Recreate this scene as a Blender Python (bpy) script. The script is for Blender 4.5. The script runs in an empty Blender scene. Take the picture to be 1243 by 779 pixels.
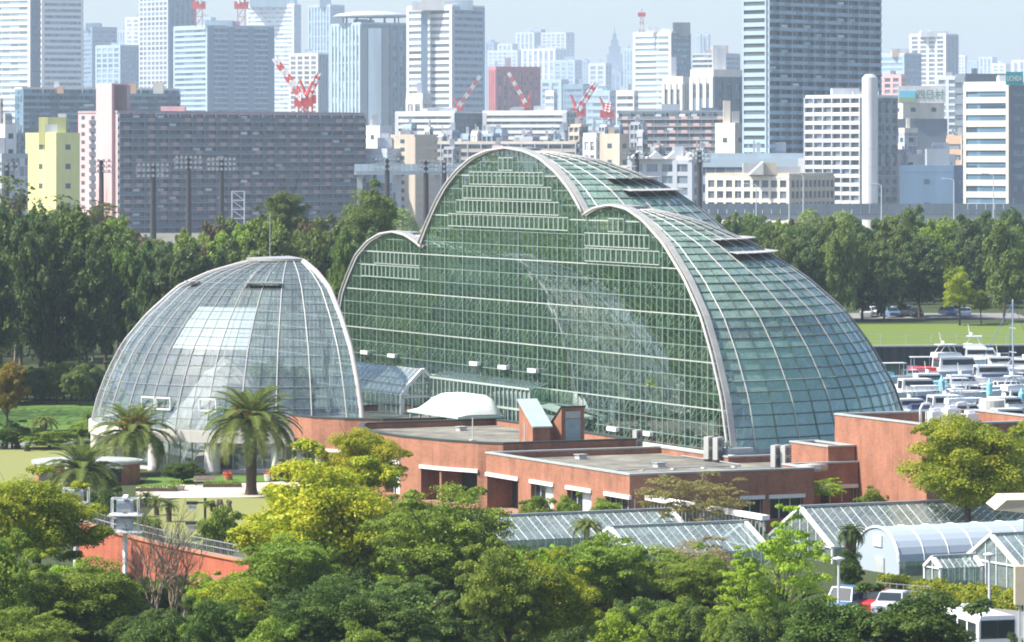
import bpy, math, random
import numpy as np
from mathutils import Vector, Matrix

# ------------------------------------------------------------------ camera, sky, sun, exposure
sc = bpy.context.scene
F, HX, YH, CH = 5000.0, 621.5, 185.0, 28.0          # focal length in px, centre column, horizon row, camera height
cam_d = bpy.data.cameras.new("camera"); cam = bpy.data.objects.new("camera", cam_d)
sc.collection.objects.link(cam); sc.camera = cam
cam.location = (0, 0, CH); cam.rotation_euler = (math.radians(90), 0, 0)
cam_d.sensor_width = 36.0; cam_d.lens = 36.0 * F / 1243.0
cam_d.shift_y = -(389.5 - YH) / 1243.0
cam_d.clip_start = 1.0; cam_d.clip_end = 40000.0

SUN_EL, SUN_AZ = 50.0, math.atan2(-0.97, -0.20)
world = bpy.data.worlds.new("World"); sc.world = world; world.use_nodes = True
wn = world.node_tree.nodes; wl = world.node_tree.links
bg = wn["Background"]; sky = wn.new("ShaderNodeTexSky"); sky.sky_type = 'NISHITA'
sky.sun_disc = False; sky.sun_elevation = math.radians(SUN_EL); sky.sun_rotation = SUN_AZ % (2 * math.pi)
sky.air_density = 0.8; sky.dust_density = 1.75; sky.ozone_density = 2.6
wl.new(sky.outputs[0], bg.inputs[0]); bg.inputs[1].default_value = 0.138
sun_d = bpy.data.lights.new("sun", 'SUN'); sun_d.energy = 5.0; sun_d.angle = math.radians(0.5); sun_d.color = (1.0, 0.955, 0.88)
sun = bpy.data.objects.new("sun", sun_d); sc.collection.objects.link(sun)
ce = math.cos(math.radians(SUN_EL))
SUNV = Vector((math.sin(SUN_AZ) * ce, math.cos(SUN_AZ) * ce, math.sin(math.radians(SUN_EL))))
sun.rotation_euler = SUNV.to_track_quat('Z', 'Y').to_euler(); sun.location = (-200, 0, 300)
vs = sc.view_settings
vs.view_transform = 'Standard'; vs.look = 'None'; vs.gamma = 1.0; vs.exposure = 0.9; vs.use_curve_mapping = False
cy = sc.cycles
cy.use_denoising = True; cy.max_bounces = 8; cy.transparent_max_bounces = 24; cy.diffuse_bounces = 2
cy.glossy_bounces = 3; cy.transmission_bounces = 4; cy.volume_bounces = 0; cy.caustics_reflective = False; cy.caustics_refractive = False
cy.sample_clamp_indirect = 4.0; cy.pixel_filter_type = 'BLACKMAN_HARRIS'; cy.filter_width = 1.9

# ------------------------------------------------------------------ helpers
random.seed(7); RNG = np.random.default_rng(7)
COL = sc.collection
TH = math.atan((HX + 1650) / F)                        # the garden buildings are turned this far
NX, NY = math.cos(TH), math.sin(TH)
OX, OY = (888 - HX) * 318 / F, 318.0
def siteW(a, b, z=0.0): return (OX + a * NX - b * NY, OY + a * NY + b * NX, z)
def P(px, py, Y): return ((px - HX) * Y / F, Y, CH - (py - YH) * Y / F)
def G(px, py, z=0.0):
    Y = F * (CH - z) / (py - YH); return ((px - HX) * Y / F, Y, z)
def zat(py, Y): return CH - (py - YH) * Y / F
def xat(px, Y): return (px - HX) * Y / F

ORD = "first second third fourth fifth sixth seventh eighth ninth tenth eleventh twelfth thirteenth fourteenth fifteenth sixteenth seventeenth eighteenth nineteenth twentieth".split()
TENS = {20: "twenty", 30: "thirty", 40: "forty", 50: "fifty", 60: "sixty", 70: "seventy", 80: "eighty", 90: "ninety"}
def ordinal(n):
    if n <= 20: return ORD[n - 1]
    t, r = n // 10 * 10, n % 10
    return (TENS[t][:-1] + "ieth") if r == 0 else TENS[t] + "-" + ORD[r - 1]

class MB:
    def __init__(s): s.v = []; s.f = []; s.m = []
    def add(s, vs_, fs_, mi=0):
        o = len(s.v); s.v.extend([tuple(map(float, p)) for p in vs_])
        s.f.extend([tuple(i + o for i in f) for f in fs_]); s.m.extend([mi] * len(fs_)); return s
    def box(s, x0, y0, z0, x1, y1, z1, mi=0):
        v = [(x0,y0,z0),(x1,y0,z0),(x1,y1,z0),(x0,y1,z0),(x0,y0,z1),(x1,y0,z1),(x1,y1,z1),(x0,y1,z1)]
        return s.add(v, [(0,3,2,1),(4,5,6,7),(0,1,5,4),(1,2,6,5),(2,3,7,6),(3,0,4,7)], mi)
    def obox(s, c, ax, ay, az, mi=0):
        c, ax, ay, az = map(Vector, (c, ax, ay, az))
        v = [c + i*ax + j*ay + k*az for k in (-1,1) for (i,j) in ((-1,-1),(1,-1),(1,1),(-1,1))]
        return s.add(v, [(0,3,2,1),(4,5,6,7),(0,1,5,4),(1,2,6,5),(2,3,7,6),(3,0,4,7)], mi)
    def bar(s, p, q, w, h=None, up=(0,0,1), mi=0):
        p, q = Vector(p), Vector(q); d = q - p; L = d.length
        if L < 1e-6: return s
        d /= L; side = d.cross(Vector(up))
        if side.length < 1e-4: side = d.cross(Vector((1, 0, 0)))
        side.normalize(); u2 = side.cross(d); h = h or w
        return s.obox((p + q) / 2, d * L / 2, side * w / 2, u2 * h / 2, mi)
    def tube(s, pts, rs, n=6, mi=0, cap=True):
        pts = [Vector(p) for p in pts]; m = len(pts)
        if not hasattr(rs, '__len__'): rs = [rs] * m
        o = len(s.v); ref = None
        for i, p in enumerate(pts):
            d = (pts[min(i+1, m-1)] - pts[max(i-1, 0)])
            d = d.normalized() if d.length > 1e-9 else Vector((0, 0, 1))
            if ref is None: ref = Vector((1, 0, 0)) if abs(d.x) < 0.8 else Vector((0, 1, 0))
            sx = (ref - d * ref.dot(d)); sx = sx.normalized() if sx.length > 1e-6 else d.orthogonal().normalized()
            ref = sx; sy = d.cross(sx)
            for j in range(n):
                t = 2 * math.pi * j / n
                s.v.append(tuple(p + (sx * math.cos(t) + sy * math.sin(t)) * rs[i]))
        for i in range(m - 1):
            for j in range(n):
                j2 = (j + 1) % n
                s.f.append((o+i*n+j, o+i*n+j2, o+(i+1)*n+j2, o+(i+1)*n+j)); s.m.append(mi)
        if cap:
            s.f.append(tuple(o + j for j in range(n))[::-1]); s.m.append(mi)
            s.f.append(tuple(o + (m-1)*n + j for j in range(n))); s.m.append(mi)
        return s
    def prism(s, poly, z0, z1, mi=0, top=True, bottom=True):
        n = len(poly); v = [(x, y, z0) for x, y in poly] + [(x, y, z1) for x, y in poly]
        f = [(i, (i+1) % n, n + (i+1) % n, n + i) for i in range(n)]
        if top: f.append(tuple(range(n, 2*n)))
        if bottom: f.append(tuple(range(n))[::-1])
        return s.add(v, f, mi)
    def extrude_y(s, poly, y0, y1, mi=0):       # poly in x,z swept along y
        n = len(poly); v = [(x, y0, z) for x, z in poly] + [(x, y1, z) for x, z in poly]
        f = [(i, (i+1) % n, n + (i+1) % n, n + i) for i in range(n)] + [tuple(range(n))[::-1], tuple(range(n, 2*n))]
        return s.add(v, f, mi)
    def lathe(s, prof, n=16, c=(0,0), mi=0, a0=0.0, a1=None):
        full = a1 is None; a1 = 2*math.pi if full else a1; k = n if full else n + 1
        v = []
        for r, z in prof:
            for j in range(k):
                t = a0 + (a1 - a0) * j / n; v.append((c[0] + r*math.cos(t), c[1] + r*math.sin(t), z))
        f = []
        for i in range(len(prof) - 1):
            for j in range(n):
                j2 = (j + 1) % k
                f.append((i*k+j, i*k+j2, (i+1)*k+j2, (i+1)*k+j))
        return s.add(v, f, mi)
    def sphere(s, c, r, n=8, m=5, mi=0, sc=(1,1,1)):
        prof = [(math.sin(math.pi*i/m), -math.cos(math.pi*i/m)) for i in range(m + 1)]
        v = []; k = n
        for rr, zz in prof:
            for j in range(n):
                t = 2*math.pi*j/n; v.append((c[0]+r*sc[0]*rr*math.cos(t), c[1]+r*sc[1]*rr*math.sin(t), c[2]+r*sc[2]*zz))
        f = [(i*k+j, i*k+(j+1) % k, (i+1)*k+(j+1) % k, (i+1)*k+j) for i in range(m) for j in range(n)]
        return s.add(v, f, mi)
    def mesh(s, name, mats, off=(0,0,0), smooth=False):
        me = bpy.data.meshes.new(name)
        me.from_pydata([(x-off[0], y-off[1], z-off[2]) for x, y, z in s.v], [], s.f)
        for m in (mats if isinstance(mats, (list, tuple)) else [mats]): me.materials.append(m)
        if any(s.m): me.polygons.foreach_set("material_index", s.m)
        if smooth: me.polygons.foreach_set("use_smooth", [True] * len(me.polygons))
        return me

def tag(o, label=None, cat=None, group=None, kind=None):
    if label: o["label"] = label
    if cat: o["category"] = cat
    if group: o["group"] = group
    if kind: o["kind"] = kind
    return o
def link(o, parent=None):
    COL.objects.link(o)
    if parent is not None: o.parent = parent
    return o

class Thing:
    """An Empty at the base of the thing; parts are written in the thing's frame (W world, S garden axes, L its own)."""
    def __init__(s, name, label, cat, org=(0,0,0), frame='W', rotz=0.0, group=None, scale=1.0):
        e = bpy.data.objects.new(name, None); link(e); e.empty_display_size = 0.5; s.e = e
        if frame == 'W': e.location = org; s.off = tuple(org)
        elif frame == 'S': e.location = siteW(*org); e.rotation_euler = (0, 0, TH); s.off = tuple(org)
        else: e.location = org; e.rotation_euler = (0, 0, rotz); s.off = (0, 0, 0); e.scale = (scale,) * 3
        tag(e, label, cat, group)
    def part(s, name, mb, mats, parent=None, label=None, kind=None, smooth=False):
        o = bpy.data.objects.new(name, mb.mesh(name, mats, s.off, smooth)); link(o, parent or s.e)
        if label: o["label"] = label
        if kind: o["kind"] = kind
        return o
    def inst(s, name, me, loc, rot=(0,0,0), scale=(1,1,1), parent=None):      # loc in the thing's frame
        o = bpy.data.objects.new(name, me); link(o, parent or s.e)
        o.location = (loc[0]-s.off[0], loc[1]-s.off[1], loc[2]-s.off[2]); o.rotation_euler = rot; o.scale = scale
        return o
def struct(name, mb, mats, smooth=False, kind="structure"):
    o = bpy.data.objects.new(name, mb.mesh(name, mats, (0,0,0), smooth)); link(o); o["kind"] = kind; return o
def copy_tree(o, parent=None):
    c = o.copy(); COL.objects.link(c); c.parent = parent
    for ch in o.children: copy_tree(ch, c)
    return c

# ------------------------------------------------------------------ materials
MAT = {}
def nmat(name):
    m = bpy.data.materials.new(name); m.use_nodes = True; nt = m.node_tree
    for n_ in list(nt.nodes): nt.nodes.remove(n_)
    out = nt.nodes.new("ShaderNodeOutputMaterial"); MAT[name] = m
    return m, nt, out
def N(nt, t, **kw):
    n_ = nt.nodes.new(t)
    for k, v in kw.items():
        if k.startswith("i_"):
            key = k[2:].replace("_", " ")
            n_.inputs[key].default_value = v
        else: setattr(n_, k, v)
    return n_
def c4(c): return (c[0], c[1], c[2], 1.0)
def ramp(nt, fac, stops):
    r = nt.nodes.new("ShaderNodeValToRGB"); el = r.color_ramp.elements
    while len(el) < len(stops): el.new(0.5)
    for e, (p, c) in zip(el, stops): e.position = p; e.color = c4(c)
    nt.links.new(fac, r.inputs[0]); return r.outputs[0]
def paint(name, col, rough=0.55, metal=0.0, var=0.12, scale=1.5, bump=0.0, spec=0.4, coord='Object', streak=False):
    """A painted or mineral surface with mottled wear."""
    m, nt, out = nmat(name)
    tc = N(nt, "ShaderNodeTexCoord"); no = N(nt, "ShaderNodeTexNoise", i_Scale=scale, i_Detail=6.0, i_Roughness=0.65)
    if streak:
        mp = N(nt, "ShaderNodeMapping"); mp.inputs["Scale"].default_value = (1, 1, 0.12)
        nt.links.new(tc.outputs[coord], mp.inputs[0]); nt.links.new(mp.outputs[0], no.inputs["Vector"])
    else: nt.links.new(tc.outputs[coord], no.inputs["Vector"])
    lo = [max(0, x * (1 - var * 1.6)) for x in col]; hi = [min(1, x * (1 + var)) for x in col]
    colr = ramp(nt, no.outputs[0], [(0.3, lo), (0.72, hi)])
    b = N(nt, "ShaderNodeBsdfPrincipled", i_Roughness=rough, i_Metallic=metal); b.inputs["Specular IOR Level"].default_value = spec
    nt.links.new(colr, b.inputs["Base Color"])
    if bump:
        bp = N(nt, "ShaderNodeBump", i_Strength=bump, i_Distance=0.05); nt.links.new(no.outputs[0], bp.inputs["Height"]); nt.links.new(bp.outputs[0], b.inputs["Normal"])
    nt.links.new(b.outputs[0], out.inputs[0]); return m
def leafmat(name, cols, trans=0.42, rough=0.5, objvar=0.16):
    m, nt, out = nmat(name)
    geo = N(nt, "ShaderNodeNewGeometry"); oi = N(nt, "ShaderNodeObjectInfo")
    tcl = N(nt, "ShaderNodeTexCoord"); nz = N(nt, "ShaderNodeTexNoise", i_Scale=2.6, i_Detail=4.0, i_Roughness=0.6); nt.links.new(tcl.outputs["Object"], nz.inputs["Vector"])
    nr_ = N(nt, "ShaderNodeMapRange"); nr_.inputs["From Min"].default_value = 0.3; nr_.inputs["From Max"].default_value = 0.7; nt.links.new(nz.outputs[0], nr_.inputs["Value"])
    fm = N(nt, "ShaderNodeMath", operation='MULTIPLY'); fm.inputs[1].default_value = 0.5; nt.links.new(nr_.outputs[0], fm.inputs[0])
    fa = N(nt, "ShaderNodeMath", operation='MULTIPLY_ADD'); fa.inputs[1].default_value = 0.5; nt.links.new(geo.outputs["Random Per Island"], fa.inputs[0]); nt.links.new(fm.outputs[0], fa.inputs[2])
    c = ramp(nt, fa.outputs[0], [(0.06 + 0.88 * i / max(1, len(cols) - 1), x) for i, x in enumerate(cols)])
    hs = N(nt, "ShaderNodeHueSaturation")
    mr = N(nt, "ShaderNodeMapRange"); mr.inputs["To Min"].default_value = 1 - objvar; mr.inputs["To Max"].default_value = 1 + objvar
    mh = N(nt, "ShaderNodeMapRange"); mh.inputs["To Min"].default_value = 0.495; mh.inputs["To Max"].default_value = 0.508
    nt.links.new(oi.outputs["Random"], mr.inputs["Value"]); nt.links.new(mr.outputs[0], hs.inputs["Value"])
    nt.links.new(oi.outputs["Random"], mh.inputs["Value"]); nt.links.new(mh.outputs[0], hs.inputs["Hue"])
    nt.links.new(c, hs.inputs["Color"])
    b = N(nt, "ShaderNodeBsdfPrincipled", i_Roughness=rough); b.inputs["Specular IOR Level"].default_value = 0.25
    t = N(nt, "ShaderNodeBsdfTranslucent"); mx = N(nt, "ShaderNodeMixShader"); mx.inputs[0].default_value = trans
    nt.links.new(hs.outputs[0], b.inputs["Base Color"]); nt.links.new(hs.outputs[0], t.inputs["Color"])
    nt.links.new(b.outputs[0], mx.inputs[1]); nt.links.new(t.outputs[0], mx.inputs[2]); nt.links.new(mx.outputs[0], out.inputs[0])
    return m
def glassmat(name, tint, film, film_amt, ior=1.6, rough=0.0, wav=0.0):
    """Single greenhouse pane: partly clear, mirror-like at a slant, with a little dust on it."""
    m, nt, out = nmat(name)
    lw = N(nt, "ShaderNodeLayerWeight", i_Blend=0.5); pw = N(nt, "ShaderNodeMath", operation='POWER'); pw.inputs[1].default_value = 5.0; nt.links.new(lw.outputs["Facing"], pw.inputs[0])
    f0 = 2 * ((ior - 1) / (ior + 1)) ** 2; fr = N(nt, "ShaderNodeMath", operation='MULTIPLY_ADD'); fr.inputs[1].default_value = 1 - f0; fr.inputs[2].default_value = f0; nt.links.new(pw.outputs[0], fr.inputs[0])
    tr = N(nt, "ShaderNodeBsdfTransparent"); tr.inputs[0].default_value = c4(tint)
    gl = N(nt, "ShaderNodeBsdfGlossy", i_Roughness=rough); gl.inputs[0].default_value = (0.95, 0.98, 1, 1)
    df = N(nt, "ShaderNodeBsdfDiffuse"); df.inputs[0].default_value = c4(film)
    tc = N(nt, "ShaderNodeTexCoord"); no = N(nt, "ShaderNodeTexNoise", i_Scale=0.9, i_Detail=5.0, i_Roughness=0.7)
    nt.links.new(tc.outputs["Object"], no.inputs["Vector"])
    mr = N(nt, "ShaderNodeMapRange"); mr.inputs["From Min"].default_value = 0.3; mr.inputs["From Max"].default_value = 0.75
    mr.inputs["To Min"].default_value = film_amt * 0.5; mr.inputs["To Max"].default_value = film_amt * 1.5
    nt.links.new(no.outputs[0], mr.inputs["Value"])
    m1 = N(nt, "ShaderNodeMixShader"); m2 = N(nt, "ShaderNodeMixShader")
    nt.links.new(mr.outputs[0], m1.inputs[0]); nt.links.new(tr.outputs[0], m1.inputs[1]); nt.links.new(df.outputs[0], m1.inputs[2])
    nt.links.new(fr.outputs[0], m2.inputs[0]); nt.links.new(m1.outputs[0], m2.inputs[1]); nt.links.new(gl.outputs[0], m2.inputs[2])
    if wav:
        nb = N(nt, "ShaderNodeTexNoise", i_Scale=1.3, i_Detail=2.0); nt.links.new(tc.outputs["Object"], nb.inputs["Vector"])
        bp = N(nt, "ShaderNodeBump", i_Strength=wav, i_Distance=0.02); nt.links.new(nb.outputs[0], bp.inputs["Height"]); nt.links.new(bp.outputs[0], gl.inputs["Normal"])
    nt.links.new(m2.outputs[0], out.inputs[0]); return m
def clothmat(name, col, trans):
    m, nt, out = nmat(name)
    d = N(nt, "ShaderNodeBsdfDiffuse"); d.inputs[0].default_value = c4(col); t = N(nt, "ShaderNodeBsdfTranslucent"); t.inputs[0].default_value = c4(col)
    mx = N(nt, "ShaderNodeMixShader"); mx.inputs[0].default_value = trans
    nt.links.new(d.outputs[0], mx.inputs[1]); nt.links.new(t.outputs[0], mx.inputs[2]); nt.links.new(mx.outputs[0], out.inputs[0]); return m
def brickmat(name, c1, c2, mortar):
    m, nt, out = nmat(name)
    tc = N(nt, "ShaderNodeTexCoord"); mp = N(nt, "ShaderNodeMapping"); mp.inputs["Rotation"].default_value = (math.radians(90), 0, 0)
    sep = N(nt, "ShaderNodeSeparateXYZ"); com = N(nt, "ShaderNodeCombineXYZ"); ad = N(nt, "ShaderNodeMath", operation='ADD')
    nt.links.new(tc.outputs["Object"], sep.inputs[0]); nt.links.new(sep.outputs[0], ad.inputs[0]); nt.links.new(sep.outputs[1], ad.inputs[1])
    nt.links.new(ad.outputs[0], com.inputs[0]); nt.links.new(sep.outputs[2], com.inputs[1])
    br = N(nt, "ShaderNodeTexBrick", i_Scale=1.0); br.inputs["Brick Width"].default_value = 0.23; br.inputs["Row Height"].default_value = 0.075
    br.inputs["Mortar Size"].default_value = 0.008; br.inputs["Color1"].default_value = c4(c1); br.inputs["Color2"].default_value = c4(c2); br.inputs["Mortar"].default_value = c4(mortar)
    nt.links.new(com.outputs[0], br.inputs["Vector"])
    no = N(nt, "ShaderNodeTexNoise", i_Scale=0.5, i_Detail=7.0, i_Roughness=0.7); nt.links.new(tc.outputs["Object"], no.inputs["Vector"])
    cr = ramp(nt, no.outputs[0], [(0.25, (0.58, 0.55, 0.54)), (0.5, (0.95, 0.93, 0.92)), (0.75, (1.15, 1.12, 1.10))])
    mx = N(nt, "ShaderNodeMix", data_type='RGBA', blend_type='MULTIPLY'); mx.inputs[0].default_value = 1.0
    nt.links.new(br.outputs[0], mx.inputs[6]); nt.links.new(cr, mx.inputs[7])
    mp2 = N(nt, "ShaderNodeMapping"); mp2.inputs["Scale"].default_value = (1.6, 1.6, 0.10); n3 = N(nt, "ShaderNodeTexNoise", i_Scale=1.0, i_Detail=5.0, i_Roughness=0.7); nt.links.new(tc.outputs["Object"], mp2.inputs[0]); nt.links.new(mp2.outputs[0], n3.inputs["Vector"])
    cr2 = ramp(nt, n3.outputs[0], [(0.28, (0.70, 0.68, 0.67)), (0.5, (1.0, 1.0, 1.0)), (0.75, (1.10, 1.09, 1.08))]); mx2 = N(nt, "ShaderNodeMix", data_type='RGBA', blend_type='MULTIPLY'); mx2.inputs[0].default_value = 1.0; nt.links.new(mx.outputs[2], mx2.inputs[6]); nt.links.new(cr2, mx2.inputs[7])
    b = N(nt, "ShaderNodeBsdfPrincipled", i_Roughness=0.8); nt.links.new(mx2.outputs[2], b.inputs["Base Color"])
    bp = N(nt, "ShaderNodeBump", i_Strength=0.3, i_Distance=0.01); nt.links.new(br.outputs[1], bp.inputs["Height"]); bp.invert = True; nt.links.new(bp.outputs[0], b.inputs["Normal"])
    nt.links.new(b.outputs[0], out.inputs[0]); return m
def groundmat(name, stops, scale=0.08, rough=0.9, bump=0.3, fine=3.0):
    m, nt, out = nmat(name)
    tc = N(nt, "ShaderNodeTexCoord")
    n1 = N(nt, "ShaderNodeTexNoise", i_Scale=scale, i_Detail=8.0, i_Roughness=0.7); n2 = N(nt, "ShaderNodeTexNoise", i_Scale=fine, i_Detail=4.0)
    for q in (n1, n2): nt.links.new(tc.outputs["Object"], q.inputs["Vector"])
    md = N(nt, "ShaderNodeMath", operation='MULTIPLY_ADD'); md.inputs[1].default_value = 0.35; nt.links.new(n2.outputs[0], md.inputs[0])
    sb = N(nt, "ShaderNodeMath", operation='MULTIPLY_ADD'); sb.inputs[1].default_value = 0.65; nt.links.new(n1.outputs[0], sb.inputs[0]); nt.links.new(md.outputs[0], sb.inputs[2])
    c = ramp(nt, sb.outputs[0], stops)
    b = N(nt, "ShaderNodeBsdfPrincipled", i_Roughness=rough); b.inputs["Specular IOR Level"].default_value = 0.2
    nt.links.new(c, b.inputs["Base Color"])
    if bump:
        bp = N(nt, "ShaderNodeBump", i_Strength=bump, i_Distance=0.1); nt.links.new(n2.outputs[0], bp.inputs["Height"]); nt.links.new(bp.outputs[0], b.inputs["Normal"])
    nt.links.new(b.outputs[0], out.inputs[0]); return m

paint("white_metal", (0.74, 0.74, 0.72), 0.4, var=0.06)
paint("rib_white", (0.47, 0.45, 0.43), 0.45, var=0.08)
paint("rim_metal", (0.34, 0.335, 0.315), 0.4, var=0.1)
paint("bar_green", (0.19, 0.26, 0.22), 0.5, var=0.1)
paint("bar_pale", (0.36, 0.42, 0.38), 0.5, var=0.08)
paint("bar_dark", (0.11, 0.14, 0.13), 0.5, var=0.1)
paint("plinth", (0.42, 0.46, 0.46), 0.6, var=0.1, streak=True)
paint("concrete", (0.52, 0.50, 0.46), 0.8, var=0.12, bump=0.2)
paint("white_concrete", (0.56, 0.53, 0.48), 0.75, var=0.08)
paint("roof_deck", (0.21, 0.20, 0.165), 0.9, var=0.42, scale=0.35, bump=0.3)
paint("coping", (0.40, 0.43, 0.41), 0.45, var=0.1)
paint("coping_dark", (0.045, 0.065, 0.06), 0.5, var=0.1)
paint("soffit_white", (0.78, 0.76, 0.71), 0.7, var=0.05)
paint("vault_white", (0.80, 0.82, 0.78), 0.5, var=0.04)
paint("ac_metal", (0.46, 0.46, 0.43), 0.5, var=0.08)
paint("ac_grille", (0.16, 0.165, 0.16), 0.6)
paint("green_metal", (0.42, 0.52, 0.47), 0.4, var=0.08)
paint("door_blue", (0.28, 0.36, 0.38), 0.45)
paint("dark_metal", (0.05, 0.045, 0.045), 0.5)
paint("grey_metal", (0.33, 0.35, 0.36), 0.45)
paint("steel_light", (0.55, 0.57, 0.58), 0.4)
paint("bark", (0.10, 0.075, 0.055), 0.9, var=0.35, scale=6, bump=0.5)
paint("bark_pale", (0.33, 0.28, 0.22), 0.9, var=0.3, scale=5, bump=0.4)
paint("twig", (0.25, 0.19, 0.13), 0.9, var=0.25, scale=5)
paint("palm_bark", (0.085, 0.06, 0.04), 0.95, var=0.4, scale=9, bump=0.6)
paint("fruit_orange", (0.75, 0.36, 0.03), 0.6, var=0.2, scale=8)
paint("black_rubber", (0.02, 0.02, 0.02), 0.8)
paint("white_gloss", (0.80, 0.80, 0.79), 0.25, var=0.04, spec=0.5)
paint("car_blue", (0.10, 0.19, 0.33), 0.25, var=0.05, spec=0.6)
paint("car_red", (0.45, 0.03, 0.03), 0.3, var=0.06, spec=0.6)
paint("car_silver", (0.45, 0.46, 0.48), 0.3, var=0.05, spec=0.6)
paint("car_dark", (0.04, 0.045, 0.055), 0.3, var=0.05, spec=0.6)
paint("dark_glass", (0.02, 0.03, 0.035), 0.08, var=0.1, spec=0.6)
paint("recess_shade", (0.035, 0.035, 0.032), 0.7)  # near-black colour that puts shade into recesses
paint("beige_panel", (0.56, 0.46, 0.33), 0.7, var=0.06)
paint("red_paint", (0.62, 0.06, 0.05), 0.5, var=0.08)
paint("cyan_cover", (0.25, 0.60, 0.66), 0.6)
paint("navy_cover", (0.05, 0.08, 0.16), 0.7)
paint("rope_blue", (0.08, 0.16, 0.42), 0.6)
paint("lamp_glass", (0.52, 0.54, 0.54), 0.25)
paint("terracotta", (0.50, 0.20, 0.09), 0.8)
paint("flower_red", (0.65, 0.10, 0.04), 0.7, var=0.3, scale=9)
paint("pile_wall", (0.055, 0.06, 0.055), 0.7, var=0.35, scale=1.0, streak=True)
paint("rock_pale", (0.36, 0.34, 0.30), 0.9, var=0.25, scale=0.9, bump=0.5)
brickmat("brick", (0.30, 0.115, 0.060), (0.40, 0.158, 0.088), (0.34, 0.21, 0.145))
brickmat("brick_red", (0.37, 0.09, 0.04), (0.43, 0.115, 0.055), (0.36, 0.14, 0.08))
glassmat("glass_dome", (0.66, 0.84, 0.73), (0.46, 0.65, 0.51), 0.42, 1.74)
glassmat("glass_left", (0.86, 0.93, 0.93), (0.56, 0.65, 0.66), 0.15, 1.6)
glassmat("glass_facade", (0.70, 0.87, 0.76), (0.22, 0.40, 0.30), 0.05, 2.05, 0.0)
glassmat("glass_window", (0.75, 0.88, 0.80), (0.22, 0.36, 0.29), 0.03, 1.35, 0.0)
glassmat("glass_small", (0.72, 0.85, 0.82), (0.42, 0.49, 0.48), 0.34, 1.5)
clothmat("shade_green", (0.38, 0.72, 0.50), 0.6)
clothmat("shade_white", (0.80, 0.83, 0.82), 0.5)
clothmat("film_white", (0.46, 0.53, 0.60), 0.3)
groundmat("ground_earth", [(0.3, (0.012, 0.022, 0.008)), (0.5, (0.024, 0.042, 0.012)), (0.7, (0.045, 0.06, 0.02))], 0.06)
groundmat("lawn_pale", [(0.3, (0.06, 0.12, 0.018)), (0.45, (0.10, 0.165, 0.03)), (0.55, (0.14, 0.185, 0.04)), (0.72, (0.21, 0.22, 0.075))], 0.35)
groundmat("lawn_green", [(0.3, (0.03, 0.085, 0.012)), (0.5, (0.055, 0.13, 0.016)), (0.7, (0.09, 0.165, 0.03))], 0.12)
groundmat("bank_grass", [(0.3, (0.03, 0.085, 0.008)), (0.5, (0.06, 0.13, 0.014)), (0.7, (0.12, 0.165, 0.03))], 0.18)
groundmat("pale_path", [(0.3, (0.36, 0.31, 0.24)), (0.7, (0.50, 0.44, 0.35))], 0.4, bump=0.1)
groundmat("asphalt", [(0.3, (0.13, 0.13, 0.125)), (0.7, (0.21, 0.205, 0.195))], 0.3, bump=0.15)
groundmat("far_land", [(0.3, (0.05, 0.07, 0.03)), (0.5, (0.09, 0.11, 0.06)), (0.7, (0.16, 0.16, 0.12))], 0.006)
mw, ntw, ow = nmat("marina_water")
_b = N(ntw, "ShaderNodeBsdfPrincipled", i_Roughness=0.12); _b.inputs["Base Color"].default_value = (0.018, 0.038, 0.022, 1)
_tc = N(ntw, "ShaderNodeTexCoord"); _mp = N(ntw, "ShaderNodeMapping"); _mp.inputs["Scale"].default_value = (0.35, 1.2, 1)
_no = N(ntw, "ShaderNodeTexNoise", i_Scale=1.2, i_Detail=4.0); _bp = N(ntw, "ShaderNodeBump", i_Strength=0.35, i_Distance=0.15)
ntw.links.new(_tc.outputs["Object"], _mp.inputs[0]); ntw.links.new(_mp.outputs[0], _no.inputs["Vector"]); ntw.links.new(_no.outputs[0], _bp.inputs["Height"])
ntw.links.new(_bp.outputs[0], _b.inputs["Normal"]); ntw.links.new(_b.outputs[0], ow.inputs[0])

paint("truss_pale", (0.42, 0.47, 0.42), 0.5, var=0.1)
paint("ring_grey", (0.17, 0.20, 0.21), 0.5, var=0.1)

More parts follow.
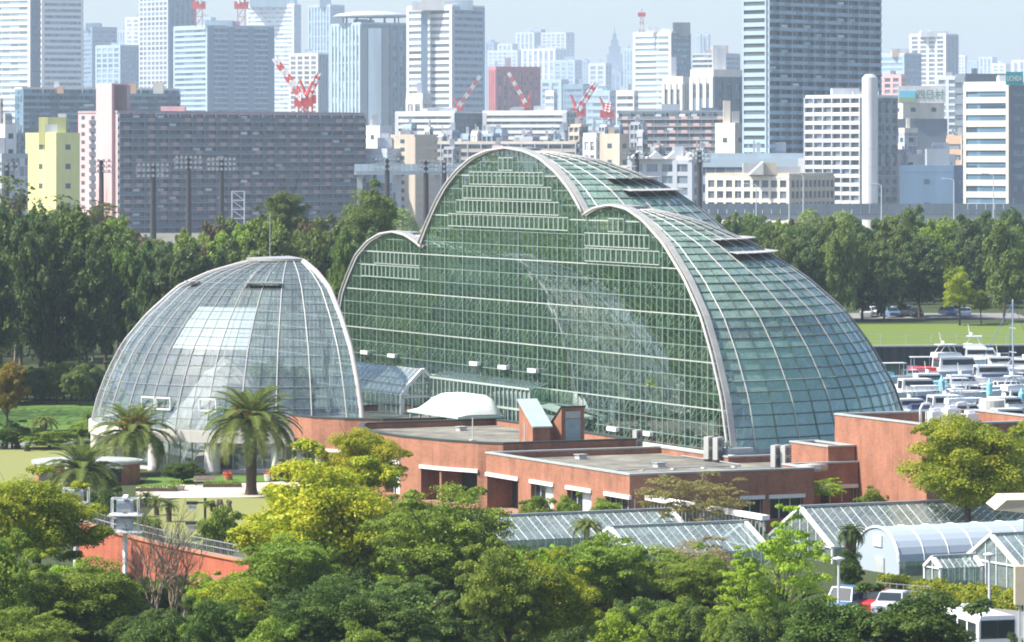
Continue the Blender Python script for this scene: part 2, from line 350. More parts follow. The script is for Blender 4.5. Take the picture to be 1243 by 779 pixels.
def towerglass(name, col):
    """Curtain wall too far off to tell its panes apart: pane-to-pane brightness and thin joints."""
    m, nt, out = nmat(name)
    tc = N(nt, "ShaderNodeTexCoord"); sep = N(nt, "ShaderNodeSeparateXYZ"); com = N(nt, "ShaderNodeCombineXYZ"); ad = N(nt, "ShaderNodeMath", operation='ADD')
    nt.links.new(tc.outputs["Object"], sep.inputs[0]); nt.links.new(sep.outputs[0], ad.inputs[0]); nt.links.new(sep.outputs[1], ad.inputs[1]); nt.links.new(ad.outputs[0], com.inputs[0]); nt.links.new(sep.outputs[2], com.inputs[1])
    br = N(nt, "ShaderNodeTexBrick", i_Scale=1.0); br.offset = 0.0; br.inputs["Brick Width"].default_value = 2.6; br.inputs["Row Height"].default_value = 3.4; br.inputs["Mortar Size"].default_value = 0.14
    br.inputs["Color1"].default_value = c4([x * .45 for x in col]); br.inputs["Color2"].default_value = c4([min(1, x * 1.75 + .015) for x in col]); br.inputs["Mortar"].default_value = c4([min(1, x * 1.3 + .03) for x in col]); br.inputs["Bias"].default_value = -0.25
    nt.links.new(com.outputs[0], br.inputs["Vector"])
    no = N(nt, "ShaderNodeTexNoise", i_Scale=0.03, i_Detail=4.0); nt.links.new(tc.outputs["Object"], no.inputs["Vector"]); cr = ramp(nt, no.outputs[0], [(0.3, (0.75, 0.75, 0.75)), (0.7, (1.2, 1.2, 1.2))])
    mx = N(nt, "ShaderNodeMix", data_type='RGBA', blend_type='MULTIPLY'); mx.inputs[0].default_value = 1.0; nt.links.new(br.outputs[0], mx.inputs[6]); nt.links.new(cr, mx.inputs[7])
    b = N(nt, "ShaderNodeBsdfPrincipled", i_Roughness=0.3); nt.links.new(mx.outputs[2], b.inputs["Base Color"]); nt.links.new(b.outputs[0], out.inputs[0]); return m

paint("lamp_dark", (0.36, 0.37, 0.38), 0.3)
paint("column_pale", (0.66, 0.63, 0.58), 0.7, var=0.06)
# ------------------------------------------------------------------ ground, lawns, paths, water, bank
def sheet(name, pts, z, mat):
    mb = MB(); mb.add([(x, y, z) for x, y in pts], [tuple(range(len(pts)))]); return struct(name, mb, MAT[mat])
def gpts(*px): return [G(a, b)[:2] for a, b in px]
sheet("ground", [(-5000, -150), (5000, -150), (5000, 11500), (-5000, 11500)], 0.0, "far_land")
sheet("garden_soil", [(-150, 150), (150, 150), (150, 415), (-150, 600)], 0.02, "ground_earth")
sheet("woodland_floor", [(-420, 428), (-52, 428), (-40, 440), (12, 470), (12, 900), (-420, 900)], 0.03, "ground_earth")
sheet("lawn", gpts((-60, 612), (30, 608), (118, 575), (118, 552), (60, 541), (-60, 546)), 0.045, "lawn_pale")
sheet("lawn", gpts((150, 660), (330, 660), (345, 606), (230, 603), (190, 612)), 0.045, "lawn_pale")
sheet("lawn", gpts((-80, 541), (112, 534), (125, 487), (-80, 487)), 0.045, "lawn_green")
sheet("lawn", gpts((170, 592), (360, 583), (360, 577), (180, 580)), 0.05, "lawn_green")
sheet("footpath", gpts((165, 606), (345, 604), (400, 598), (400, 581), (330, 586), (165, 592)), 0.07, "pale_path")
sheet("footpath", gpts((-80, 545.5), (60, 541), (120, 536), (-80, 539)), 0.07, "asphalt")
sheet("road", gpts((560, 778), (700, 752), (840, 748), (960, 752), (1070, 732), (1300, 745), (1300, 830), (560, 830)), 0.06, "asphalt")
sheet("marina_water", [(38, 415), (420, 415), (420, 606), (8, 540), (8, 430)], 0.05, "marina_water")
# the far bank: sheet-pile wall, grass slope, terrace with the trees
bk = MB(); xs = [10 + 20 * i for i in range(21)]
def y0(x): return 541 + (x - 47) * 0.16
for i in range(20):
    xa, xb = xs[i], xs[i + 1]; wob = 0.15
    bk.add([(xa, y0(xa), 2.5), (xb, y0(xb), 2.5), (xb, y0(xb) + 46, 3.5), (xa, y0(xa) + 46, 3.5)], [(0, 1, 2, 3)])
struct("grass_bank", bk, MAT["bank_grass"])
tb = MB()
for i in range(20):
    xa, xb = xs[i], xs[i + 1]
    tb.add([(xa, y0(xa) + 46, 3.5), (xb, y0(xb) + 46, 3.5), (xb, 1150, 3.5), (xa, 1150, 3.5)], [(0, 1, 2, 3)])
struct("river_terrace", tb, MAT["ground_earth"])
T = Thing("sheet_pile_wall", "dark corrugated sheet pile wall holding the grass bank beyond the marina", "wall", (200, y0(200), 0))
for i in range(260):
    x = 40 + i * 0.62
    mb = MB(); d = 0.22 if i % 2 else 0.0
    mb.box(x, y0(x) - 0.45 + d, -0.4, x + 0.6, y0(x) - 0.05, 2.45); T.part("pile", mb, MAT["pile_wall"])
mb = MB(); mb.bar((30, y0(30) - .3, 2.58), (410, y0(410) - .3, 2.58), 0.7, 0.22); T.part("cap_beam", mb, MAT["concrete"])
T = Thing("bank_fence", "thin pale fence running along the grass bank by the marina", "fence", (120, y0(120) + 5, 2.6))
for i in range(46):
    x = 42 + i * 3.4; mb = MB(); mb.bar((x, y0(x) + 4, 2.6), (x, y0(x) + 4, 3.9), 0.07); T.part("post", mb, MAT["steel_light"])
for h in (3.3, 3.85):
    mb = MB(); mb.bar((42, y0(42) + 4, h), (195, y0(195) + 4, h), 0.05); T.part("rail", mb, MAT["steel_light"])

# ------------------------------------------------------------------ glass half domes
def resample(table, rc, n):
    r = np.array([t[0] for t in table], float); z = np.array([t[1] for t in table], float)
    # smooth the table with a dense monotone curve
    s = np.concatenate([[0], np.cumsum(np.hypot(np.diff(r), np.diff(z)))]); ss = np.linspace(0, s[-1], 600)
    rr = np.interp(ss, s, r); zz = np.interp(ss, s, z); kk = np.ones(25) / 25
    rp = np.concatenate([2*rr[0]-rr[1:13][::-1], rr, 2*rr[-1]-rr[-13:-1][::-1]]); zp = np.concatenate([zz[1:13][::-1], zz, 2*zz[-1]-zz[-13:-1][::-1]])
    rr = np.convolve(rp, kk, 'valid'); zz = np.convolve(zp, kk, 'valid')
    i0 = int(np.argmax(rr >= rc)); rr, zz = rr[i0:], zz[i0:]
    s = np.concatenate([[0], np.cumsum(np.hypot(np.diff(rr), np.diff(zz)))]); q = np.linspace(0, s[-1], n + 1)
    return np.interp(q, s, rr), np.interp(q, s, zz)
def clip_b(poly, lim, keep_less):
    out = []
    for i in range(len(poly)):
        p, q = poly[i], poly[(i + 1) % len(poly)]
        ip = (p[1] <= lim) == keep_less; iq = (q[1] <= lim) == keep_less
        if ip: out.append(p)
        if ip != iq:
            t = (lim - p[1]) / (q[1] - p[1]); out.append(tuple(p[k] + (q[k] - p[k]) * t for k in range(3)))
    return out
def proj(p):
    w = siteW(*p); return (HX + F * w[0] / w[1], YH + F * (CH - w[2]) / w[1])
def scr_area(poly):
    q = [proj(p) for p in poly]; return abs(sum(q[i][0]*q[(i+1) % len(q)][1] - q[(i+1) % len(q)][0]*q[i][1] for i in range(len(q)))) / 2
def faces_cam(poly, out):
    c = np.mean(np.array(poly), 0); w = np.array(siteW(*c)); o = np.array([out[0]*NX - out[1]*NY, out[0]*NY + out[1]*NX, out[2]])
    return float(np.dot(o, np.array([0, 0, CH]) - w)) > 0
def split_range(pts, blo, bhi):
    runs, cur = [], []
    for i, p in enumerate(pts):
        ins = blo <= p[1] <= bhi
        if i and ins != (blo <= pts[i-1][1] <= bhi):
            q = pts[i-1]; lim = blo if (p[1] < blo or q[1] < blo) else bhi
            t = (lim - q[1]) / (p[1] - q[1] + 1e-12); x = tuple(q[k] + (p[k]-q[k])*t for k in range(3))
            cur.append(x)
            if not ins: runs.append(cur); cur = []
        if ins: cur.append(p)
    if len(cur) > 1: runs.append(cur)
    return [r for r in runs if len(r) > 1]

def half_dome(T, cen, table, rc, k, sgn, nring, blo, bhi, panes, glass, rib_r, ring_mat, vents=(), cap_mat="rim_metal", rib_mat="rib_white"):
    rr, zz = resample(table, rc, nring)
    def pt(phi, j, off=0.0):
        r = rr[j] + off
        return (cen[0] + sgn * k * r * math.sin(phi), cen[1] - r * math.cos(phi), float(zz[j]) + off * 0.4)
    D = math.radians(5)
    ventset = {}
    for (j, i0, i1) in vents:
        for i in range(i0, i1): ventset[(i, j)] = True
    for j in range(nring):
        for i in range(36):
            f0, f1 = i * D, (i + 1) * D
            poly = [pt(f0, j), pt(f0, j+1), pt(f1, j+1), pt(f1, j)]
            c = np.mean(np.array(poly), 0)
            if blo is not None and c[1] < blo - 3 or bhi is not None and c[1] > bhi + 3: continue
            e1 = np.array(poly[1]) - np.array(poly[0]); e2 = np.array(poly[3]) - np.array(poly[0]); nn = np.cross(e1, e2)
            nn = nn / (np.linalg.norm(nn) + 1e-9)
            if np.dot(nn, c - np.array([cen[0], cen[1], c[2] - 6])) < 0: nn = -nn
            ta, tb_ = random.gauss(0, 0.005), random.gauss(0, 0.005)
            q = []
            for (p, sa, sb) in zip(poly, (-1, -1, 1, 1), (-1, 1, 1, -1)):
                p = np.array(p); p = c + (p - c) * 0.965 + nn * (sa * ta + sb * tb_); q.append(tuple(p))
            if blo is not None: q = clip_b(q, blo, False)
            if bhi is not None and len(q) > 2: q = clip_b(q, bhi, True)
            if len(q) < 3: continue
            if (i, j) in ventset:
                # an opened flap hinged along its upper edge
                up0, up1, lo0, lo1 = (np.array(x) for x in (poly[0], poly[3], poly[1], poly[2]))
                L = 0.95; dn = (lo0 - up0); dn = dn / (np.linalg.norm(dn) + 1e-9); d = dn * 0.90 + nn * 0.44
                v = [up0 + nn*0.12, up1 + nn*0.12, up1 + nn*0.12 + d*L, up0 + nn*0.12 + d*L]
                mid = np.mean(np.array(v), 0); v = [tuple(mid + (x - mid) * 0.94) for x in v]
                v2 = [tuple(np.array(x) + nn * 0.07) for x in v]
                mb = MB(); mb.add(v + v2, [(0,1,2,3), (7,6,5,4), (0,4,5,1), (1,5,6,2), (2,6,7,3), (3,7,4,0)]); T.part("vent_flap", mb, MAT["rib_white"])
                og = MB(); og.add([tuple(np.array(x) - nn * 0.12) for x in poly], [(0, 1, 2, 3)]); T.part("vent_shade", og, MAT["recess_shade"])  # dark panel under each flap stands in for shade in the gap
                continue
            sc_ = scr_area(q) if faces_cam(q, nn) else 0.001 * scr_area(q)
            panes.append((sc_, q, glass))
    lo, hi = (blo if blo is not None else -1e9), (bhi if bhi is not None else 1e9)
    for i in range(0, 37):
        pts = [pt(i * D, j, 0.06) for j in range(nring + 1)]
        if i in (0, 36): continue
        for run in split_range(pts, lo, hi):
            if i % 2 == 1:
                mb = MB(); mb.tube(run, rib_r, 4); T.part("rib", mb, MAT[rib_mat])
            else:
                mb = MB(); mb.tube(run, 0.035 if sgn > 0 else 0.022, 3, cap=False); T.part("glazing_bar", mb, MAT[ring_mat])
    for j in range(0, nring + 1):
        pts = [pt(i * D, j, 0.04) for i in range(37)]; heavy = (j % 6 == 0)
        for run in split_range(pts, lo, hi):
            mb = MB(); mb.tube(run, (0.07 if heavy else 0.045) * (1 if sgn > 0 else .6), 4, cap=False); T.part("ring_bar", mb, MAT["bar_green" if heavy and not sgn < 0 else ring_mat])
    # cap over the crown
    cp = MB(); R = rr[0] + 0.25; top = float(zz[0])
    ring = [(cen[0] + sgn * k * R * math.sin(math.pi*i/24), cen[1] - R * math.cos(math.pi*i/24)) for i in range(25)]
    if sgn > 0: ring = ring
    v = [(x, y, top + 0.02) for x, y in ring] + [(x, y, top + 0.25) for x, y in ring] + [(cen[0], cen[1], top + 0.42), (cen[0], cen[1], top + 0.0)]
    f = [(i, i+1, 26+i, 25+i) for i in range(24)] + [(25+i, 26+i, 50) for i in range(24)] + [(i+1, i, 51) for i in range(24)]
    cp.add(v, f); T.part("roof_cap", cp, MAT[cap_mat])
    return rr, zz
def flush_panes(T, panes, keep=300):
    panes.sort(key=lambda x: -x[0]); rest = {}
    for n_, (s, q, g) in enumerate(panes):
        if n_ < keep:
            mb = MB(); mb.add(q, [tuple(range(len(q)))]); T.part("glass_pane", mb, MAT[g])
        else: rest.setdefault(g, MB()).add(q, [tuple(range(len(q)))])
    for g, mb in rest.items(): T.part("glass_pane_field", mb, MAT[g], kind="stuff")

LOBES = [  # centre b, profile (radius, height)
    (20.9, [(0, 23.6), (3.1, 23.3), (6.1, 22.4), (9.8, 20.6), (13.5, 17.9), (16.3, 15.1), (18.1, 12.3), (19.8, 8.9), (20.9, 4.9)]),
    (41.9, [(0, 28.3), (4, 28.0), (7.2, 27.4), (10.5, 26.2), (13.2, 24.8), (15.2, 23.3), (17.5, 21.2), (19.0, 19.6), (21, 16.5), (22.8, 13), (24, 9), (24.6, 4.9)]),
    (66.9, [(0, 20.6), (3, 20.35), (6, 19.6), (9, 18.2), (11, 16.4), (12.7, 14.6), (14.1, 11.2), (15.0, 8), (15.3, 4.9)]),
]
def prof_z(table, r):
    r = abs(r); rs = [t[0] for t in table]; zs = [t[1] for t in table]
    return float(np.interp(r, rs, zs)) if r <= rs[-1] else -1.0
def zf(b): return max(prof_z(t, b - c) for c, t in LOBES)
MG = Thing("main_greenhouse", "huge glass greenhouse with a flat triple arched front and domed back", "greenhouse", (6, 40, 0), 'S')
panes = []
V1, V2 = 26.0, 60.6
rrR, zzR = half_dome(MG, (0, 20.9), LOBES[0][1], 2.2, 1.20, 1, 30, None, V1, panes, "glass_dome", 0.05, "bar_dark", vents=((8, 5, 26), (10, 5, 26)))
rrC, zzC = half_dome(MG, (0, 41.9), LOBES[1][1], 2.4, 1.10, 1, 34, V1, V2, panes, "glass_dome", 0.05, "bar_dark", vents=((9, 4, 24), (11, 4, 24), (7, 14, 19)))
half_dome(MG, (0, 66.9), LOBES[2][1], 2.0, 1.10, 1, 22, V2, None, panes, "glass_dome", 0.05, "bar_dark")
flush_panes(MG, panes, 300)
# green shade cloth drawn behind the lower panes of the near lobe, added pale sheet for a bright patch on higher bays
def cloth(T, rr, zz, cen, k, sgn, j0, j1, i0, i1, mat, name, off=-0.55, bhi=1e9):
    mb = MB(); D = math.radians(5)
    for j in range(j0, j1):
        for i in range(i0, i1):
            q = []
            for (ii, jj) in ((i, j), (i, j+1), (i+1, j+1), (i+1, j)):
                r = rr[jj] + off; q.append((cen[0] + sgn*k*r*math.sin(ii*D) + sgn*0.3, cen[1] - r*math.cos(ii*D), float(zz[jj]) - 0.3))
            if max(p[1] for p in q) < bhi: mb.add(q, [(0, 1, 2, 3)])
    T.part(name, mb, mat)
cloth(MG, rrR, zzR, (0, 20.9), 1.20, 1, 20, 30, 1, 22, MAT["shade_green"], "shade_curtain", bhi=V1)
cloth(MG, rrR, zzR, (0, 20.9), 1.20, 1, 12, 17, 12, 17, MAT["shade_white"], "shade_curtain", bhi=V1)
# the flat front: panes, mullions, transoms, windows, truss
Z0 = 3.2; BEND = 82.2
fg = MB(); nb = 83; rows = np.arange(Z0, 29, 1.2)
for i in range(nb):
    ba, bb = i * 0.99, (i + 1) * 0.99
    for z in rows:
        za, zb_ = z, z + 1.2; ta, tb2 = zf(ba), zf(bb)
        if za >= max(ta, tb2): continue
        t0, t1 = random.gauss(0, 0.0016), random.gauss(0, 0.0014)
        p = [(t0 + t1, ba + 0.03, min(za, ta)), (-t0 + t1, bb - 0.03, min(za, tb2)), (-t0 - t1, bb - 0.03, min(zb_ - 0.04, tb2)), (t0 - t1, ba + 0.03, min(zb_ - 0.04, ta))]
        fg.add(p, [(0, 1, 2, 3)])
MG.part("front_glazing", fg, MAT["glass_facade"], kind="stuff")
for i in range(nb + 1):
    b = i * 0.99; z1 = zf(b)
    if z1 <= Z0 + .5: continue
    h = i % 4 == 0; mb = MB(); w = 0.12 if h else 0.055; mb.box(-0.025 if not h else -0.04, b - w/2, Z0, 0.03 if not h else 0.07, b + w/2, z1); MG.part("mullion", mb, MAT["bar_green"])
for n_, z in enumerate(rows):
    h = n_ % 3 == 1; run = None; bs = np.arange(0, BEND, 0.15)
    for b in list(bs) + [None]:
        ins = b is not None and zf(b) > z
        if ins and run is None: run = b
        if not ins and run is not None:
            e = (b if b is not None else BEND) ; mb = MB(); w = 0.085 if h else 0.06
            mb.box(-0.03 if not h else -0.05, run, z - w/2, 0.04, e - 0.1, z + w/2); MG.part("transom", mb, MAT["truss_pale" if h else "bar_green"]); run = None
tr = MB()
for b in np.arange(1, 81, 2.0):
    for z in np.arange(4.4, 27, 2.4):
        if zf(b) < z + 2.6 or zf(b + 2) < z + 2.6: continue
        A, B, C, D_ = (1.0, b, z), (1.0, b + 2, z), (1.0, b, z + 2.4), (1.0, b + 2, z + 2.4); M_ = (2.1, b + 1, z + 1.2)
        for q in (A, B, C, D_): tr.bar(q, M_, 0.07)
        tr.bar(A, B, 0.07); tr.bar(A, C, 0.07)
        if zf(b + 2) > z + 5: tr.bar(M_, (2.1, b + 1, z + 3.6), 0.055)
MG.part("front_truss", tr, MAT["truss_pale"], kind="stuff")
wf = MB()   # one window: frame bars
for (y0_, y1_, z0_, z1_) in ((0, .05, 0, 1.13), (.87, .92, 0, 1.13), (.05, .87, 0, .06), (.05, .87, 1.07, 1.13)): wf.box(-0.06, y0_, z0_, 0.03, y1_, z1_)
wme = wf.mesh("window", MAT["truss_pale"]); pf = MB(); pf.add([(0, .07, .07), (0, .85, .07), (0, .85, 1.06), (0, .07, 1.06)], [(0, 1, 2, 3)]); pme = pf.mesh("pane", MAT["glass_window"])
for (b0, b1, z) in ((40.4, 43.5, 26.45), (34.1, 49.7, 25.2), (32.5, 51.1, 23.95), (31.0, 52.6, 22.7), (29.2, 54.4, 21.45), (18.6, 21.6, 21.5), (13.9, 26.0, 20.25), (12.1, 26.0, 19.0), (60.8, 71.6, 17.7), (60.8, 74.7, 16.45)):
    n_ = int(round((b1 - b0) / 0.96))
    for i in range(n_):
        o = MG.inst("window", wme, (-0.16, b0 + i * (b1 - b0) / n_, z)); MG_p = bpy.data.objects.new("pane", pme); link(MG_p, o)
        MG_p.location = (-0.05, 0, 0); MG_p.rotation_euler = (0, random.gauss(0, 0.012), random.gauss(0, 0.008))
for (px, py) in ((448, 427.5), (481, 431.5), (581, 441), (616, 445.5), (652, 449.5), (749, 520.5), (790, 526)):
    t = (px - HX) / F; b = (t * OY - OX) / (-NY - t * NX); Y = OY + b * NX; z = zat(py, Y)
    mb = MB(); mb.box(-0.55, b - 0.85, z - 0.16, -0.2, b + 0.85, z + 0.16); MG.part("lamp_box", mb, MAT["white_gloss"])
# arch rims
def rim_pts(c, tab, b0, b1, n=60): return [(b, prof_z(tab, b - c)) for b in np.linspace(b0, b1, n)]
for (c, tab, b0, b1) in ((20.9, LOBES[0][1], 0.0, V1), (41.9, LOBES[1][1], V1, V2), (66.9, LOBES[2][1], V2, 82.2)):
    # finer smooth outline
    rs, zs = resample(tab, 0.0, 40)
    left = [(c - r, z) for r, z in zip(rs[::-1], zs[::-1])]; right = [(c + r, z) for r, z in zip(rs, zs)]
    pts = [p for p in left + right[1:] if b0 - 0.4 <= p[0] <= b1 + 0.4]
    band = MB(); rail = MB(); m = len(pts)
    for i in range(m):
        d = np.array(pts[min(i+1, m-1)]) - np.array(pts[max(i-1, 0)]); d = d / (np.linalg.norm(d) + 1e-9); nrm = np.array([-d[1], d[0]])
        if nrm[1] < 0 and abs(d[0]) > 0.3: nrm = -nrm
        for (aa, oo) in ((-0.1, 0.03), (0.38, 0.05), (0.38, 0.26), (-0.1, 0.26)):
            q = np.array(pts[i]) + nrm * oo; band.v.append((aa, float(q[0]), float(q[1])))
    for i in range(m - 1):
        for j in range(4):
            band.f.append((i*4+j, i*4+(j+1) % 4, (i+1)*4+(j+1) % 4, (i+1)*4+j)); band.m.append(0)
    MG.part("arch_rim", band, MAT["rim_metal"])
    rail.tube([(-0.34, p[0], p[1] + 0.12) for p in pts], 0.12, 6); MG.part("rim_rail", rail, MAT["rib_white"], smooth=True)
# plinth under the shells
pl = MB()
for (c, tab, k, blo, bhi) in ((20.9, LOBES[0][1], 1.20, -1, V1), (41.9, LOBES[1][1], 1.10, V1, V2), (66.9, LOBES[2][1], 1.1, V2, 99)):
    R = tab[-1][0] + 0.35; ring = [(k * R * math.sin(math.radians(5 * i)), c - R * math.cos(math.radians(5 * i))) for i in range(37)]
    ring = [p for p in ring if blo <= p[1] <= bhi] if c != 20.9 else [p for p in ring if p[1] <= bhi]
    for p, q in zip(ring, ring[1:]): pl.add([(p[0], p[1], 0), (q[0], q[1], 0), (q[0], q[1], 4.85), (p[0], p[1], 4.85), (p[0]*.96, p[1], 4.95), (q[0]*.96, q[1], 4.95)], [(0, 1, 2, 3), (3, 2, 5, 4)])
pl.box(-0.6, -0.6, 3.2, 1.6, 0.9, 5.2)
MG.part("plinth", pl, MAT["plinth"])
mb = MB(); mb.add([(0.2, 0.5, 3.0), (0.2, 82, 3.0), (14, 80, 3.0), (26, 45, 3.0), (22, 10, 3.0)], [(0, 4, 3, 2, 1)]); MG.part("floor", mb, MAT["ground_earth"])

# ---- dome on the left
DA = Thing("dome_greenhouse", "pale glass half dome with white ribs on concrete columns behind the palms", "greenhouse", (-16, 67.6, 0), 'S')
TA = [(0, 18.25), (3.7, 18.2), (7.2, 17.2), (10.1, 15.9), (13.0, 13.3), (15.2, 10.7), (16.6, 8.0), (17.5, 5.6), (17.9, 3.8)]
panes = []; CA = (-10.2, 67.6)
rrA, zzA = half_dome(DA, CA, TA, 3.6, 1.0, -1, 22, None, None, panes, "glass_left", 0.052, "ring_grey", vents=((6, 5, 9), (6, 16, 18)))
flush_panes(DA, panes, 300)
cloth(DA, rrA, zzA, CA, 1.0, -1, 9, 14, 7, 13, MAT["shade_white"], "shade_curtain", -0.4)
# flat face towards the court
fg = MB(); fb = MB()
def za(b): return prof_z(TA, b - CA[1])
for i in range(36):
    ba, bb = CA[1] - 18 + i, CA[1] - 17 + i
    for z in np.arange(3.8, 18, 1.2):
        ta, tb2 = za(ba), za(bb)
        if z >= max(ta, tb2): continue
        fg.add([(CA[0], ba + .03, min(z, ta)), (CA[0], bb - .03, min(z, tb2)), (CA[0], bb - .03, min(z + 1.16, tb2)), (CA[0], ba + .03, min(z + 1.16, ta))], [(0, 1, 2, 3)])
DA.part("front_glazing", fg, MAT["glass_left"], kind="stuff")
for i in range(37):
    b = CA[1] - 18 + i
    if za(b) > 4: mb = MB(); mb.box(CA[0], b - .04, 3.6, CA[0] + 0.12, b + .04, za(b)); DA.part("mullion", mb, MAT["bar_pale"])
for z in np.arange(3.8, 18, 1.2):
    r = float(np.interp(-z, [-t[1] for t in TA], [t[0] for t in TA])); mb = MB(); mb.box(CA[0] + .01, CA[1] - r, z - .04, CA[0] + .14, CA[1] + r, z + .04); DA.part("transom", mb, MAT["bar_pale"])
rs, zs = resample(TA, 0.0, 40); pts = [(CA[1] - r, z) for r, z in zip(rs[::-1], zs[::-1])] + [(CA[1] + r, z) for r, z in zip(rs[1:], zs[1:])]
mb = MB(); mb.tube([(CA[0] - 0.1, b, z + 0.02) for b, z in pts], 0.25, 6); DA.part("arch_rim", mb, MAT["rib_white"], smooth=True)
# base ring, columns, ground floor glazing
def arc(R, n=36): return [(CA[0] - R*math.sin(math.pi*i/n), CA[1] - R*math.cos(math.pi*i/n)) for i in range(n + 1)]
o_, i_ = arc(18.2), arc(17.0); mb = MB()
for q in range(36):
    a, b, c, d = o_[q], o_[q+1], i_[q+1], i_[q]
    mb.add([(*a, 2.75), (*b, 2.75), (*c, 2.75), (*d, 2.75), (*a, 3.78), (*b, 3.78), (*c, 3.78), (*d, 3.78)], [(0, 1, 5, 4), (4, 5, 6, 7), (2, 3, 7, 6), (3, 2, 1, 0)])
DA.part("ring_beam", mb, MAT["white_concrete"])
for ph in (4.6, 24.3, 43.9, 63.6, 83.3, 103, 122.6, 142.2, 161.9):
    t = math.radians(ph); x, y = CA[0] - 17.4*math.sin(t), CA[1] - 17.4*math.cos(t)
    mb = MB(); mb.lathe([(0.0, 0), (0.74, 0), (0.70, 0.3), (0.68, 2.6), (0.78, 2.75), (0.0, 2.75)], 20, (x, y)); DA.part("column", mb, MAT["column_pale"], smooth=True)
g_ = arc(15.4)
gm = MB()
for q in range(36): gm.add([(*g_[q], .1), (*g_[q+1], .1), (*g_[q+1], 2.75), (*g_[q], 2.75)], [(0, 1, 2, 3)])
DA.part("lower_glazing", gm, MAT["glass_small"], kind="stuff")
for q in range(1, 36):
    mb = MB(); mb.box(g_[q][0] - .06, g_[q][1] - .06, 0, g_[q][0] + .06, g_[q][1] + .06, 2.75); DA.part("mullion", mb, MAT["bar_pale"])
mb = MB(); mb.prism(arc(16.9)[::-1], 0.05, 0.3); DA.part("floor", mb, MAT["concrete"])
mb = MB(); c0, R0 = CA[1], 3.4
mb.box(CA[0] - 1.9, CA[1] - .02, 18.55, CA[0] - 1.86, CA[1] + .02, 22.5); DA.part("lightning_rod", mb, MAT["steel_light"])
# white framed vent boxes low on the shell
for ph in (60, 66, 45):
    t = math.radians(ph); x, y = CA[0] - 17.4*math.sin(t), CA[1] - 17.4*math.cos(t); mb = MB()
    d = Vector((-math.sin(t), -math.cos(t), 0)); s_ = Vector((-d.y, d.x, 0)); up = Vector((0, 0, 1)); c = Vector((x, y, 6.0)) + d * 0.2
    for (p, q) in (((-.8, -.5), (.8, -.5)), ((.8, -.5), (.8, .5)), ((.8, .5), (-.8, .5)), ((-.8, .5), (-.8, -.5))):
        mb.bar(c + s_*p[0] + up*p[1], c + s_*q[0] + up*q[1], 0.14)
    DA.part("vent_frame", mb, MAT["white_metal"])
# a pale ridge-shaped mound put inside the dome
RK = Thing("pale_mound", "pale ridge-shaped mound standing inside the left glass dome", "rock", (-17.5, 66, 0.3), 'S')
v = []; f = []; n1, n2 = 26, 14; r2 = random.Random(3)
for i in range(n1):
    for j in range(n2):
        b = 55.5 + 23 * i / (n1 - 1); a = -12.5 - 10.5 * j / (n2 - 1)
        hb = max(0.0, 1 - abs(b - 63.5) / (9.5 if b < 63.5 else 14)); ha = max(0.0, math.sin(math.pi * j / (n2 - 1))) ** 0.7
        v.append((a + r2.uniform(-.25, .25), b + r2.uniform(-.3, .3), 0.3 + 9.0 * hb * ha + r2.uniform(0, .7) * ha))
for i in range(n1 - 1):
    for j in range(n2 - 1): f.append((i*n2+j, (i+1)*n2+j, (i+1)*n2+j+1, i*n2+j+1))
mb = MB(); mb.add(v, f); RK.part("mound_body", mb, MAT["rock_pale"])
# ------------------------------------------------------------------ brick buildings (garden axes a,b)
def bfor(px, a):
    t = (px - HX) / F; x0 = OX + a * NX; y0_ = OY + a * NY
    return (t * y0_ - x0) / (-NY - t * NX)
def afor(px, b):
    t = (px - HX) / F; x0 = OX - b * NY; y0_ = OY + b * NX
    return (t * y0_ - x0) / (NX - t * NY)
def site_of(px, py, z):
    X, Y, _ = G(px, py, z); dx, dy = X - OX, Y - OY; return (dx * NX + dy * NY, -dx * NY + dy * NX)
def inset(poly, d):
    n = len(poly); out = []
    for i in range(n):
        p0, p1, p2 = (Vector(poly[i-1]), Vector(poly[i]), Vector(poly[(i+1) % n]))
        d1 = (p1 - p0).normalized(); d2 = (p2 - p1).normalized(); n1 = Vector((-d1.y, d1.x)); n2 = Vector((-d2.y, d2.x))
        m = n1 + n2; m = m / max(0.35, m.length_squared / 2) if m.length > 1e-6 else n1
        out.append((p1.x + m.x * d, p1.y + m.y * d))
    return out
